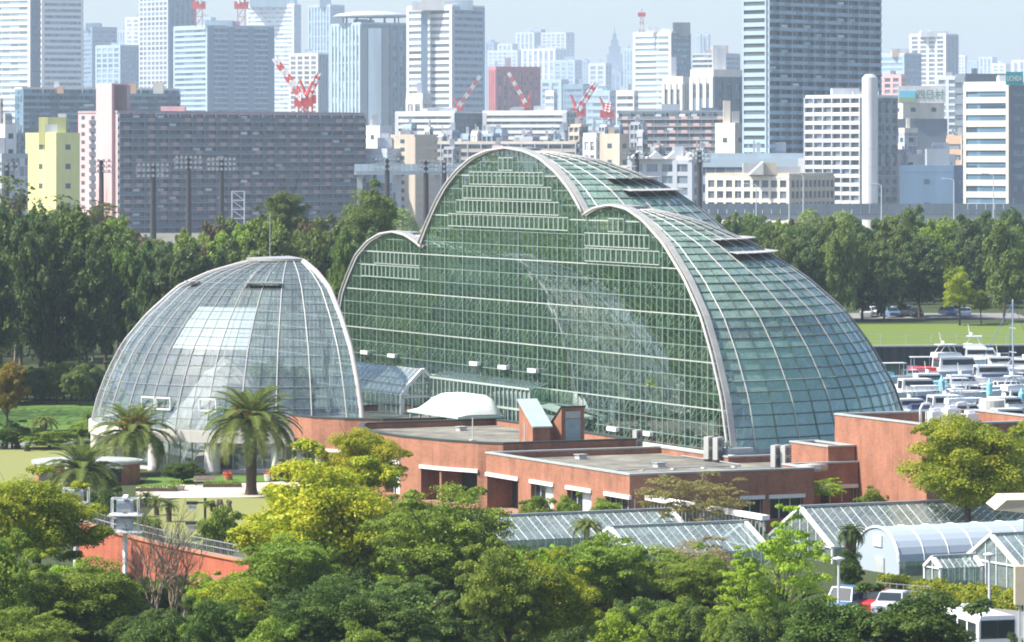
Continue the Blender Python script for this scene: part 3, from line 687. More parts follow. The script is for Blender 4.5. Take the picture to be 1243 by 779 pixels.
def brick_block(T, poly, ztop, openings=(), mat="brick", parapet=0.45, deck="roof_deck", cop="coping", zlow=0.0, cop_t=0.10):
    """poly runs counter-clockwise; openings: (edge, t0, t1, z0, z1, kind) with t in metres along the edge."""
    n = len(poly); wall = MB()
    for e in range(n):
        p, q = Vector(poly[e]), Vector(poly[(e+1) % n]); L = (q - p).length; d = (q - p) / L; nrm = Vector((d.y, -d.x))
        ops = sorted([o for o in openings if o[0] == e], key=lambda o: o[1])
        ts = sorted(set([0, L] + [min(max(x, 0), L) for o in ops for x in o[1:3]]))
        for t0, t1 in zip(ts, ts[1:]):
            mid = (t0 + t1) / 2; cuts = [(o[3], o[4]) for o in ops if o[1] <= mid <= o[2]]
            z = zlow
            for (za_, zb_) in cuts + [(ztop, ztop)]:
                if za_ > z + 1e-3:
                    A, B = p + d*t0, p + d*t1; wall.add([(A.x, A.y, z), (B.x, B.y, z), (B.x, B.y, za_), (A.x, A.y, za_)], [(0, 1, 2, 3)])
                z = zb_
        for (_, t0, t1, za_, zb_, kind) in ops:
            dep = 2.2 if kind == 'porch' else 0.45
            A, B = p + d*t0, p + d*t1; C, D_ = B - nrm*dep, A - nrm*dep
            wall.add([(*A, za_), (*B, za_), (*C, za_), (*D_, za_), (*A, zb_), (*B, zb_), (*C, zb_), (*D_, zb_)], [(0, 1, 2, 3), (5, 4, 7, 6), (1, 5, 6, 2), (4, 0, 3, 7)])
            mb = MB(); c1, c2 = C + nrm*0.02, D_ + nrm*0.02
            mb.add([(*c2, za_), (*c1, za_), (*c1, zb_), (*c2, zb_)], [(0, 1, 2, 3)])
            w = T.part("window" if kind != 'porch' else "porch_wall", mb, MAT["dark_glass" if kind != 'porch' else "recess_shade"])
            if kind != 'porch':
                k_ = max(2, int((t1 - t0) / 0.9)); fm = MB()
                for i in range(k_ + 1):
                    x = D_ + (C - D_) * (i / k_) + nrm * 0.06; fm.obox((x.x, x.y, (za_ + zb_) / 2), (*(d * .035), 0), (*(nrm * .03), 0), (0, 0, (zb_ - za_) / 2))
                T.part("window_frame", fm, MAT["white_metal"], parent=w)
                if kind == 'curtain':
                    cm = MB(); x0, x1 = D_ + (C - D_) * 0.45 + nrm*.04, C + nrm*.04
                    cm.add([(*x0, za_), (*x1, za_), (*x1, zb_), (*x0, zb_)], [(0, 1, 2, 3)]); T.part("curtain", cm, MAT["soffit_white"], parent=w)
            lm = MB(); la, lb = A - d*0.12, B + d*0.12; m_ = (la + lb) / 2 + nrm * 0.03
            lm.obox((m_.x, m_.y, zb_ + 0.13), (*((lb - la) / 2), 0), (*(nrm * 0.1), 0), (0, 0, 0.14)); T.part("lintel", lm, MAT["soffit_white"])
    inn = inset(poly, 0.32); zi = ztop - parapet
    for e in range(n):
        A, B = inn[e], inn[(e+1) % n]; wall.add([(*B, zi), (*A, zi), (*A, ztop), (*B, ztop)], [(0, 1, 2, 3)])
    T.part("wall", wall, MAT[mat])
    mb = MB(); mb.add([(*p, zi) for p in inn], [tuple(range(n))]); T.part("roof_deck", mb, MAT[deck])
    oc, ic = inset(poly, -0.06), inset(poly, 0.38); mb = MB()
    for e in range(n):
        a, b, c, d_ = oc[e], oc[(e+1) % n], ic[(e+1) % n], ic[e]
        mb.add([(*a, ztop - .02), (*b, ztop - .02), (*c, ztop - .02), (*d_, ztop - .02), (*a, ztop + cop_t), (*b, ztop + cop_t), (*c, ztop + cop_t), (*d_, ztop + cop_t)],
               [(0, 1, 5, 4), (4, 5, 6, 7), (2, 3, 7, 6), (3, 2, 1, 0)])
    T.part("coping", mb, MAT[cop])

zL1 = 4.6
L1 = Thing("brick_wing", "low brick wing with recessed windows and white lintels before the great glass front", "building", (-6, 0, 0), 'S')
poly = [(-16.1, 10.4), (-15.6, -14.0), (-0.4, -14.0), (-0.4, -10.0), (5.55, -10.0), (5.55, -1.2), (-0.75, -1.2), (-0.75, 10.4)]
ops = []
for (pa, pb, kind) in ((594, 633, 'porch'), (645, 674, 'curtain'), (687, 718, 'curtain'), (732, 763, 'window')):
    b0, b1 = bfor(pa, -15.9), bfor(pb, -15.7); ops.append((0, 10.4 - b0, 10.4 - b1, 0.3 if kind == 'porch' else 0.9, 2.85, kind))
for (pa, pb) in ((900, 926), (935, 975)):
    a0, a1 = afor(pa, -14), afor(pb, -14); ops.append((1, a0 + 15.6, a1 + 15.6, 1.0, 2.5, 'window'))
a0, a1 = afor(996, -10), afor(1040, -10); ops.append((3, a0 + .4, min(a1 + .4, 5.8), 1.6, 2.7, 'window'))
brick_block(L1, poly, zL1, ops)
mb = MB(); mb.box(-0.74, -1.4, 4.2, -0.35, 33, 4.75); mb.box(-2.5, 11.6, 3.6, -0.7, 33, 4.25); L1.part("gutter", mb, MAT["white_concrete"])

L2 = Thing("brick_wing", "taller brick wing with a curved sunlit wall and a wide garage-like opening", "building", (-9, 25, 0), 'S')
front = [(-15.2, 38.0), (-16.9, 34.5), (-18.0, 30.5), (-18.5, 26.5), (-18.3, 22.0), (-17.2, 17.0), (-15.6, 13.2), (-14.2, 11.4)]
poly = front + [(-2.6, 11.4), (-2.6, 33.0), (-2.6, 38.6)]
def seglen(i): return (Vector(front[i+1]) - Vector(front[i])).length
ops = [(3, 1.3, 4.1, 0.5, 2.95, 'curtain'), (5, 0.2, seglen(5) - .02, 0.3, 2.85, 'porch'), (4, 2.6, seglen(4), 0.3, 2.85, 'porch')]
brick_block(L2, poly, 5.2, ops, cop="coping_dark")

L3 = Thing("brick_rotunda", "round-ended brick wing raised on white columns beside the left dome", "building", (-8, 50, 0), 'S')
poly = [(-1.6, 41.5), (-1.6, 60.2), (-6.0, 60.6), (-10.5, 59.2), (-13.8, 57.0), (-15.8, 54.2), (-16.5, 51.0), (-16.0, 47.5), (-14.2, 44.4), (-11.5, 42.2), (-8, 41.5)]
brick_block(L3, poly, 5.2, (), zlow=2.55, cop="coping_dark", deck="roof_deck")
mb = MB(); mb.prism(inset(poly, -0.08), 2.3, 2.56); L3.part("soffit_band", mb, MAT["soffit_white"])
mb = MB(); mb.prism(inset(poly, 2.6), 0.0, 2.3); L3.part("lower_glazing", mb, MAT["dark_glass"])
for (a, b) in inset(poly, 0.9)[3:10]:
    mb = MB(); mb.lathe([(0, 0), (.42, 0), (.40, 2.3), (0, 2.3)], 16, (a, b)); L3.part("column", mb, MAT["white_concrete"], smooth=True)
for i in range(7):      # dark lettering on the curved wall, too small to read
    t = i / 6.0; A = Vector(poly[6]) * (1 - t) + Vector(poly[7]) * t; d = (Vector(poly[7]) - Vector(poly[6])).normalized(); nr = Vector((d.y, -d.x))
    mb = MB(); c = A * 0.55 + (Vector(poly[6]) * 0.15 + Vector(poly[7]) * 0.85) * 0.45 - nr * -0.06
    c = Vector(poly[6]) + d * (0.3 + i * 0.46) + nr * 0.05
    for (ox, oz, w, h) in ((-.13, 0, .03, .17), (.13, 0, .03, .17), (0, .15, .15, .025), (0, 0, .15, .025), (0, -.14, .15, .025)):
        mb.obox((c.x + d.x*ox, c.y + d.y*ox, 3.1 + oz), (d.x*w, d.y*w, 0), (nr.x*.03, nr.y*.03, 0), (0, 0, h))
    L3.part("letter", mb, MAT["dark_metal"])

TB = Thing("brick_tower_block", "tall plain brick block at the right with a sunken roof", "building", (12, -13, 0), 'S')
brick_block(TB, [(5.6, -6.3), (5.7, -20.0), (18.0, -20.0), (18.0, -6.3)], 8.0, (), parapet=1.2, cop="coping")
SB = Thing("brick_annex", "small brick box tucked against the left of the tall brick block", "building", (4.4, -6, 0), 'S')
brick_block(SB, [(3.2, -3.6), (3.2, -9.6), (5.5, -9.6), (5.5, -3.6)], 5.8, (), parapet=0.5)
mb = MB()
TN = Thing("roof_tank", "white pipework and tanks on the roof of the tall brick block", "tank", (14.5, -8, 6.8), 'S')
for i, (a, b, w, h) in enumerate(((13.6, -7.6, .5, 8.1), (14.9, -7.9, .6, 8.3), (16.4, -8.2, .5, 7.9))):
    mb = MB(); mb.box(a - w, b - .5, 6.8, a + w, b + .5, h); mb.box(a - w*.6, b - .3, h, a + w*.6, b + .3, h + .25); TN.part("vessel", mb, MAT["white_gloss"])
for (a0_, b0_) in ((12.6, -7.2), (15.6, -7.4)):
    mb = MB(); mb.tube([(a0_, b0_, 6.8), (a0_, b0_, 8.3), (a0_ + .2, b0_, 8.65), (a0_ + .8, b0_, 8.7), (a0_ + 1.1, b0_, 8.4), (a0_ + 1.1, b0_, 6.8)], .11, 8); TN.part("pipe", mb, MAT["steel_light"], smooth=True)

# stair heads on the roof
t1 = Thing("stair_head", "brick roof tower with a pale sloping metal top, left of the pair", "roof tower", (-10.4, 14, 4.8), 'S')
a0, a1, b0, b1 = -11.1, -9.6, 12.6, 15.2
mb = MB(); mb.add([(a0,b0,4.7),(a1,b0,4.7),(a1,b1,4.7),(a0,b1,4.7),(a0,b0,6.4),(a1,b0,6.4),(a1,b1,8.2),(a0,b1,8.2)], [(0,3,2,1),(0,1,5,4),(1,2,6,5),(2,3,7,6),(3,0,4,7)]); t1.part("wall", mb, MAT["brick"])
mb = MB(); v = [(a0-.12,b0-.25,6.30),(a1+.12,b0-.25,6.30),(a1+.12,b1+.1,8.32),(a0-.12,b1+.1,8.32)]; mb.add(v + [(x,y,z+.1) for x,y,z in v], [(0,3,2,1),(4,5,6,7),(0,1,5,4),(1,2,6,5),(2,3,7,6),(3,0,4,7)]); t1.part("sloping_roof", mb, MAT["green_metal"])
t2 = Thing("stair_head", "brick roof tower with a blue-grey door, right of the pair", "roof tower", (-7.5, 14, 4.8), 'S')
a0, a1, b0, b1 = -8.6, -6.6, 12.6, 15.2
mb = MB(); mb.add([(a0,b0,4.7),(a1,b0,4.7),(a1,b1,4.7),(a0,b1,4.7),(a0,b0,7.8),(a1,b0,7.8),(a1,b1,5.9),(a0,b1,5.9)], [(0,3,2,1),(0,1,5,4),(1,2,6,5),(2,3,7,6),(3,0,4,7)]); t2.part("wall", mb, MAT["brick"])
mb = MB(); v = [(a0-.1,b0-.1,7.86),(a1+.1,b0-.1,7.86),(a1+.1,b1+.15,5.86),(a0-.1,b1+.15,5.86)]; mb.add(v + [(x,y,z+.08) for x,y,z in v], [(0,3,2,1),(4,5,6,7),(0,1,5,4),(1,2,6,5),(2,3,7,6),(3,0,4,7)]); t2.part("sloping_roof", mb, MAT["coping_dark"])
mb = MB(); mb.box(a0+.35, b0-.05, 4.9, a1-.35, b0+.02, 6.9); dr = t2.part("door", mb, MAT["door_blue"])
mb = MB(); mb.box(a0+.35, b0-.05, 6.95, a1-.35, b0+.02, 7.5); t2.part("transom_panel", mb, MAT["coping"])
# small masts on the roof
for i, (a, b) in enumerate(((-13.0, 20.0), (-11.8, 12.6))):
    t = Thing("roof_mast", ("thin", "second thin")[i] + " white mast standing on the curved brick wing roof" + ("", " nearest the stair heads")[i], "mast", (a, b, 4.75), 'S')
    mb = MB(); mb.tube([(a, b, 4.7), (a, b, 6.7)], .05, 6); t.part("pole", mb, MAT["steel_light"])
    mb = MB(); mb.box(a-.22, b-.22, 4.72, a+.22, b+.22, 4.95); t.part("base", mb, MAT["white_concrete"])

# white vaulted roof light
VT = Thing("vaulted_skylight", "smooth white vaulted roof light on the brick roof before the glass front", "skylight", (-4.2, 44, 5.0), 'S')
mb = MB(); n1, n2 = 16, 12; v = []
for i in range(n1 + 1):
    tt = i / n1; b = 48.6 - 10.6 * tt; u_ = min(1.0, tt / .5); e_ = min(1.0, (1 - tt) / .10); hh = max(.1, 1.75 * (u_*u_*(3-2*u_)) ** .7 * (e_ * (2 - e_)) ** .5)
    for j in range(n2 + 1):
        s_ = -1 + 2*j/n2; a = -4.3 + 2.05 * s_; v.append((a, b, 5.55 + hh * max(0.0, 1 - abs(s_) ** 5.0)))
f = [(i*(n2+1)+j, i*(n2+1)+j+1, (i+1)*(n2+1)+j+1, (i+1)*(n2+1)+j) for i in range(n1) for j in range(n2)]
mb.add(v, f); VT.part("vault", mb, MAT["vault_white"], smooth=True)
mb = MB(); mb.box(-6.5, 37.8, 5.35, -2.1, 48.8, 5.56); VT.part("base_frame", mb, MAT["green_metal"])
for i in range(6):
    for a in (-6.3, -2.3): mb = MB(); b = 38.2 + 2.05 * i; mb.box(a-.08, b-.08, 4.7, a+.08, b+.08, 5.36); VT.part("leg", mb, MAT["grey_metal"])

# ---- glazed link house (gambrel) and corridor in the court
def glazed_panel(mbg, mbf, quad, nu, nv, r=0.05):
    A, B, C, D_ = (Vector(q) for q in quad)
    mbg.add([A, B, C, D_], [(0, 1, 2, 3)])
    for i in range(nu + 1): mbf.bar(A.lerp(B, i/nu), D_.lerp(C, i/nu), r)
    for j in range(nv + 1): mbf.bar(A.lerp(D_, j/nv), B.lerp(C, j/nv), r)
LK = Thing("link_glasshouse", "small gambrel glasshouse with white frame joining the left dome and the glass front", "greenhouse", (-2.6, 60, 0), 'S')
prof = [(-4.6, 4.6), (-4.6, 6.4), (-4.0, 7.3), (-2.6, 8.7), (-1.2, 7.5), (-0.6, 6.5), (-0.6, 4.6)]
for (p, q) in zip(prof, prof[1:]):
    g_, f_ = MB(), MB(); glazed_panel(g_, f_, [(p[0], 54.6, p[1]), (p[0], 70, p[1]), (q[0], 70, q[1]), (q[0], 54.6, q[1])], 13, 1, .07)
    gl = LK.part("roof_panel", g_, MAT["glass_small"]); LK.part("glazing_bars", f_, MAT["white_metal"], parent=gl)
mb = MB(); mb.add([(x, 54.55, z) for x, z in prof], [tuple(range(len(prof)))]); ge = LK.part("gable_glass", mb, MAT["glass_facade"])
mb = MB()
for p, q in zip(prof, prof[1:]): mb.bar((p[0], 54.5, p[1]), (q[0], 54.5, q[1]), .3)
for x, zt in ((-3.65, 7.6), (-2.6, 8.6), (-1.6, 7.8)): mb.bar((x, 54.45, 4.6), (x, 54.45, zt), .12)
mb.bar((-4.7, 54.45, 6.3), (-.55, 54.45, 6.3), .2); mb.bar((-4.2, 54.45, 7.5), (-.9, 54.45, 7.5), .09)
LK.part("gable_frame", mb, MAT["white_metal"])
mb = MB(); mb.box(-4.8, 54.3, 0, -.5, 70, 4.62); LK.part("base", mb, MAT["concrete"])
CR = Thing("glazed_corridor", "long glazed corridor with close white bars along the foot of the glass front", "corridor", (-1.4, 45, 0), 'S')
g_ = MB(); g_.add([(-1.9, 33, 4.3), (-1.9, 54.4, 4.3), (-1.9, 54.4, 8.0), (-1.9, 33, 8.0)], [(0, 1, 2, 3)]); g_.add([(-1.9, 33, 8.0), (-1.9, 54.4, 8.0), (-.35, 54.4, 8.5), (-.35, 33, 8.5)], [(0, 1, 2, 3)]); g_.add([(-1.9, 33, 4.3), (-1.9, 33, 8), (-.35, 33, 8.5), (-.35, 33, 4.3)], [(0, 1, 2, 3)])
CR.part("glazing", g_, MAT["glass_facade"], kind="stuff")
for i in range(25):
    b = 33 + i * 0.89; mb = MB(); mb.bar((-1.95, b, 4.3), (-1.95, b, 8.0), .1); mb.bar((-1.95, b, 8.0), (-.35, b, 8.5), .07); CR.part("mullion", mb, MAT["bar_pale"])
for z in (4.4, 6.2, 8.02):
    mb = MB(); mb.bar((-1.97, 33, z), (-1.97, 54.4, z), .16); CR.part("rail", mb, MAT["bar_pale"])
LF = Thing("entrance_canopy", "pale green flat canopy jutting from the foot of the glass front", "canopy", (-1.2, 27, 4.3), 'S')
mb = MB(); v = [(-1.5, 25.0, 6.0), (-.3, 24.2, 6.1), (-.3, 32.6, 6.7), (-1.5, 32.0, 6.6)]; mb.add(v + [(x, y, z + .15) for x, y, z in v], [(0,3,2,1),(4,5,6,7),(0,1,5,4),(1,2,6,5),(2,3,7,6),(3,0,4,7)]); LF.part("roof", mb, MAT["bar_green"])
mb = MB(); mb.box(-1.4, 25.6, 4.2, -.3, 32.4, 6.0); LF.part("glazed_box", mb, MAT["glass_small"])

# ---- small roof fittings
for i, (px, py, z, lb) in enumerate(((640, 526, 4.8, "small square hatch on the curved wing roof left of the stair heads"), (560, 522, 4.8, "low vent box in the middle of the curved wing roof"), (705, 556, 4.2, "low vent box on the low roof behind the parapet"), (800, 566, 4.2, "low vent box at the front of the low roof"), (830, 552, 4.2, "small pipe vent near the glass front"), (420, 500, 4.8, "small vent box on the round-ended wing roof"))):
    a, b = site_of(px, py, z); t = Thing("roof_vent", lb, "roof vent", (a, b, z - .05), 'S'); mb = MB(); mb.box(a-.32, b-.4, z - .1, a+.32, b+.4, z + .22); t.part("curb", mb, MAT["concrete"]); mb = MB(); mb.box(a-.4, b-.48, z + .24, a+.4, b+.48, z + .32); t.part("lid", mb, MAT["grey_metal"])
T = Thing("roof_pipe", "thin conduit running across the low brick roof", "pipe", (-8, -2, 4.2), 'S'); mb = MB(); mb.tube([(-14.5, -6, 4.25), (-9, -5.2, 4.25), (-2, -5, 4.25), (-1.4, -4, 4.25), (-1.3, 6, 4.25)], .05, 6); T.part("conduit", mb, MAT["grey_metal"])
for k_ in range(5): mb = MB(); a = -13 + 2.6*k_; mb.box(a-.12, -5.7, 4.12, a+.12, -5.0, 4.24); T.part("bracket", mb, MAT["concrete"])
# ---- air-conditioning units
acb = MB(); acb.box(-.45, -.16, .12, .45, .16, 1.5); acm = acb.mesh("casing", MAT["ac_metal"])
acg = MB()
for z in (.48, 1.12):
    acg.tube([(-.1, -.165, z), (-.1, -.18, z)], .26, 14)
for i in range(7): acg.box(.2, -.175, .25 + i*.16, .42, -.16, .33 + i*.16)
acgm = acg.mesh("grille", MAT["ac_grille"]); acf = MB(); acf.box(-.4, -.2, 0, -.3, .2, .12); acf.box(.3, -.2, 0, .4, .2, .12); acfm = acf.mesh("foot", MAT["dark_metal"])
def ac(px, py, z, label, rot=0.0, s=1.0):
    a, b = site_of(px, py, z); t = Thing("air_conditioner", label, "air conditioner", siteW(a, b, z), 'L', TH + math.radians(35) + rot, "air conditioners on the brick roofs", s)
    for nm, me in (("casing", acm), ("grille", acgm), ("foot", acfm)): t.inst(nm, me, (0, 0, 0))
ac(774, 548, 4.2, "single upright air conditioner alone in the middle of the low roof", s=1.15)
ac(861, 559, 4.2, "upright air conditioner, left one of the pair by the glass corner", s=1.25)
ac(872, 560, 4.2, "upright air conditioner, right one of the pair by the glass corner", s=1.25)
ac(942, 569, 4.2, "upright air conditioner, left one of the pair at the roof edge", s=1.2)
ac(954, 569, 4.2, "upright air conditioner, right one of the pair at the roof edge", s=1.2)
ac(579, 506, 4.8, "upright air conditioner, left one of the pair beside the white vault", s=1.2)
ac(588, 506, 4.8, "upright air conditioner, right one of the pair beside the white vault", s=1.2)
ac(511, 498, 4.8, "upright air conditioner at the left end of the white vault", s=1.1)
ac(615, 512, 4.8, "low air conditioner behind the stair heads, left of two", s=.8); ac(629, 513, 4.8, "low air conditioner behind the stair heads, right of two", s=.8)
ac(703, 538, 4.3, "small air conditioner right of the blue-grey door", s=.8)
a, b = site_of(992, 561, 4.2); t = Thing("roof_unit", "white boxy ventilation unit by the tall brick block", "ventilation unit", (a, b, 4.15), 'S')
mb = MB(); mb.box(a-.6, b-.9, 4.2, a+.6, b+.9, 5.15); t.part("casing", mb, MAT["white_gloss"])
mb = MB()
for i in range(5): mb.box(a-.63, b-.75+i*.31, 4.35, a-.6, b-.55+i*.31, 4.85)
t.part("louvre", mb, MAT["ac_grille"])
for i, (px, py) in enumerate(((715, 530), (925, 552), (985, 570))):
    a, b = site_of(px, py, 4.3); t = Thing("roof_duct", ("round pale duct lying right of the blue-grey door", "pale duct lying in front of the dome's corner plinth", "short pale duct under the white ventilation unit")[i], "duct", (a, b, 4.2), 'S')
    mb = MB(); mb.tube([(a-1.3, b-.2, 4.45), (a, b, 4.5), (a+1.3, b+.1, 4.45)], .28, 10); t.part("pipe", mb, MAT["concrete"], smooth=True); mb = MB(); mb.box(a-.5, b-.45, 4.18, a+.6, b+.4, 4.4); t.part("bed", mb, MAT["grey_metal"])

# ------------------------------------------------------------------ low glasshouses in front
def gable_house(label, a0, a1, bc, hw, ze, zr, bays, name="glasshouse", group="ridge glasshouses beside the brick wing", frame="white_metal", glass="glass_small", zb=0.0, rw=.09):
    T = Thing(name, label, "greenhouse", ((a0+a1)/2, bc, 0), 'S', group=group)
    def par(nm, quad, nu, nv):
        g_, f_ = MB(), MB(); glazed_panel(g_, f_, quad, nu, nv, .034); p = T.part(nm, g_, MAT[glass]); T.part("glazing_bars", f_, MAT[frame], parent=p)
    step = (a1 - a0) / bays
    for i in range(bays):
        x0, x1 = a0 + i*step, a0 + (i+1)*step
        par("roof_panel", [(x0, bc-hw, ze), (x1, bc-hw, ze), (x1, bc, zr), (x0, bc, zr)], 3, 2)
        par("roof_panel", [(x0, bc+hw, ze), (x1, bc+hw, ze), (x1, bc, zr), (x0, bc, zr)], 3, 2)
        par("wall_panel", [(x0, bc-hw, zb), (x1, bc-hw, zb), (x1, bc-hw, ze), (x0, bc-hw, ze)], 3, 1)
        par("wall_panel", [(x0, bc+hw, zb), (x1, bc+hw, zb), (x1, bc+hw, ze), (x0, bc+hw, ze)], 3, 1)
    for x in (a0, a1):
        mb = MB(); mb.add([(x, bc-hw, zb), (x, bc+hw, zb), (x, bc+hw, ze), (x, bc, zr), (x, bc-hw, ze)], [(0, 1, 2, 3, 4)]); p = T.part("gable_glass", mb, MAT[glass])
        mb = MB()
        for s_ in (-1, 1):
            mb.bar((x-.04, bc+s_*hw, ze), (x-.04, bc, zr), .3, .2); mb.bar((x-.04, bc+s_*hw, zb), (x-.04, bc+s_*hw, ze), .16)
        k_ = max(2, int(hw*2/1.1))
        for i in range(1, k_):
            y = bc - hw + 2*hw*i/k_; zt = ze + (zr-ze)*(1-abs(y-bc)/hw); mb.bar((x-.05, y, zb), (x-.05, y, zt), .07)
        mb.bar((x-.06, bc-hw, ze), (x-.06, bc+hw, ze), .09); T.part("gable_frame", mb, MAT[frame])
    mb = MB(); mb.bar((a0-.1, bc, zr+.06), (a1+.1, bc, zr+.06), .28, .16); T.part("ridge_beam", mb, MAT["grey_metal" if frame == "white_metal" else frame])
    return T
gable_house("low ridge glasshouse, rear one of the two left of the white-edged wall", -31, -14.9, -19.3, 3.3, 1.1, 2.5, 8)
gable_house("low ridge glasshouse, front one of the two left of the white-edged wall", -25, -14.6, -30.2, 3.6, 0.9, 2.5, 5)
SP = Thing("glazed_wall", "glazed wall under a broad white fascia behind the low glasshouses", "wall", (-14.2, -23, 0), 'S')
g_ = MB(); g_.add([(-14.25, -14.3, 0), (-14.2, -32.3, 0), (-14.2, -32.3, 2.8), (-14.25, -14.3, 2.8)], [(0, 1, 2, 3)]); SP.part("glazing", g_, MAT["glass_facade"], kind="stuff")
for i in range(33): mb = MB(); b = -14.3 - i*.56; mb.bar((-14.3, b, 0), (-14.3, b, 2.8), .06); SP.part("mullion", mb, MAT["bar_pale"])
mb = MB(); mb.box(-14.5, -32.4, 2.78, -13.9, -14.2, 3.1); SP.part("fascia", mb, MAT["soffit_white"])
mb = MB(); mb.add([(-13.9, -32.3, 2.75), (-13.9, -14.3, 2.75), (-11.5, -14.3, 2.3), (-11.5, -32.3, 2.3)], [(3, 2, 1, 0)]); SP.part("lean_roof", mb, MAT["glass_small"])
gable_house("long ridge glasshouse behind the white tunnel house, with one broad white rafter", -11.1, 16, -31.7, 4.6, 1.1, 3.5, 12)
# polythene tunnel
PT = Thing("tunnel_greenhouse", "white film covered tunnel greenhouse with a rounded roof and lower windows", "greenhouse", (0, -42.5, 0), 'S')
arcp = [(-42.5 + 2.85*math.cos(t), 0.95 + 2.1*math.sin(t)) for t in np.linspace(0, math.pi, 15)]
for i in range(14):
    x0, x1 = -11.1 + i*1.9, -11.1 + (i+1)*1.9; mb = MB()
    for p, q in zip(arcp, arcp[1:]): mb.add([(x0, p[0], p[1]), (x1, p[0], p[1]), (x1, q[0], q[1]), (x0, q[0], q[1])], [(0, 1, 2, 3)])
    PT.part("film_panel", mb, MAT["film_white"], smooth=True)
    mb = MB(); mb.tube([(x0, p[0], p[1] + .02) for p in arcp], .035, 4, cap=False); PT.part("hoop", mb, MAT["white_metal"])
    for b in (-45.35, -39.65):
        mb = MB(); mb.add([(x0, b, 0), (x1, b, 0), (x1, b, .95), (x0, b, .95)], [(0, 1, 2, 3)]); PT.part("side_pane", mb, MAT["glass_small"])
mb = MB(); mb.add([(-11.12, p[0], p[1]) for p in arcp] + [(-11.12, -45.35, 0), (-11.12, -39.65, 0)], [tuple(range(17))]); PT.part("end_wall", mb, MAT["film_white"])
mb = MB(); mb.tube([(-11.15, p[0], p[1]) for p in arcp], .09, 5); PT.part("end_hoop", mb, MAT["white_metal"])
mb = MB(); mb.box(-11.22, -43.1, 1.75, -11.14, -42.0, 2.5); PT.part("vent", mb, MAT["white_metal"])
mb = MB(); mb.box(-11.2, -43.4, 0.05, -11.13, -42.2, 1.05); PT.part("door", mb, MAT["coping"])
gable_house("clear glasshouse with a steep gable right of the tunnel house", -8.4, 6, -52.6, 3.3, 1.5, 3.25, 6, group=None)
gable_house("tiny glazed porch at the gable of the right-hand glasshouse", -11.6, -8.5, -50.6, 1.0, 1.1, 1.75, 2, name="glazed_porch", group=None)
YC = Thing("seedling_crates", "yellow stacked crates seen through the lower windows of the tunnel house", "crates", (-3, -44, 0), 'S')
for i in range(9): mb = MB(); mb.box(-7.5 + i*.9, -45.0, 0.05, -6.75 + i*.9, -44.3, .85); YC.part("crate", mb, paint("crate_yellow", (0.62, 0.48, 0.06), 0.7) if i == 0 else MAT["crate_yellow"])
# ------------------------------------------------------------------ vegetation
for nm, cols in {
    "leaf_yellow": [(.12,.21,.012), (.42,.45,.022), (.66,.53,.035)], "leaf_gold": [(.09,.16,.012), (.30,.36,.02), (.56,.50,.035)],
    "leaf_green": [(.09,.15,.016), (.20,.29,.03), (.36,.43,.05)], "leaf_olive": [(.07,.12,.016), (.21,.30,.032), (.42,.47,.06)],
    "leaf_blue": [(.06,.11,.024), (.13,.205,.038), (.25,.32,.06)], "leaf_lime": [(.20,.34,.02), (.35,.50,.035), (.50,.58,.07)],
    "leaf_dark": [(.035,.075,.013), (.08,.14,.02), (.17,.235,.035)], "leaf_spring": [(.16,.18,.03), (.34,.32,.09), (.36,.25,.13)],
    "forest_dark": [(.045,.085,.022), (.09,.15,.036), (.16,.225,.06)], "forest_olive": [(.075,.115,.024), (.15,.205,.042), (.25,.30,.07)],
    "forest_brown": [(.065,.065,.026), (.143,.111,.052), (.221,.169,.078)], "leaf_tropic": [(.04,.13,.018), (.11,.26,.035), (.22,.42,.07)], "leaf_orange": [(.117,.130,.016), (.260,.208,.026), (.442,.260,.039)],
    "frond_green": [(.12,.17,.03), (.21,.26,.06), (.35,.38,.12)], "frond_dark": [(.04,.08,.016), (.09,.14,.03), (.17,.22,.05)], "leaf_pink": [(.20,.20,.06), (.34,.28,.13), (.45,.33,.20)],
}.items(): leafmat(nm, cols)

def np_mesh(name, V, Fq, mat):
    me = bpy.data.meshes.new(name); nq = len(Fq); k = Fq.shape[1]
    me.vertices.add(len(V)); me.vertices.foreach_set("co", V.astype(np.float32).ravel())
    me.loops.add(nq * k); me.loops.foreach_set("vertex_index", Fq.astype(np.int32).ravel())
    me.polygons.add(nq); me.polygons.foreach_set("loop_start", np.arange(0, nq * k, k, dtype=np.int32))
    me.update(calc_edges=True)
    if mat: me.materials.append(mat)
    return me
def unit(v): return v / (np.linalg.norm(v, axis=1, keepdims=True) + 1e-9)
def leaf_quads(pos, nrm, leaf, rng, asp=0.6):
    n = len(pos); t = unit(np.cross(nrm, rng.normal(size=(n, 3)))); b = np.cross(nrm, t); s = leaf * rng.uniform(0.6, 1.25, (n, 1))
    V = np.stack([pos - t*s, pos + b*s*asp, pos + t*s, pos - b*s*asp], 1).reshape(-1, 3)
    return V, np.arange(4 * n).reshape(n, 4)
CENTERS = {}
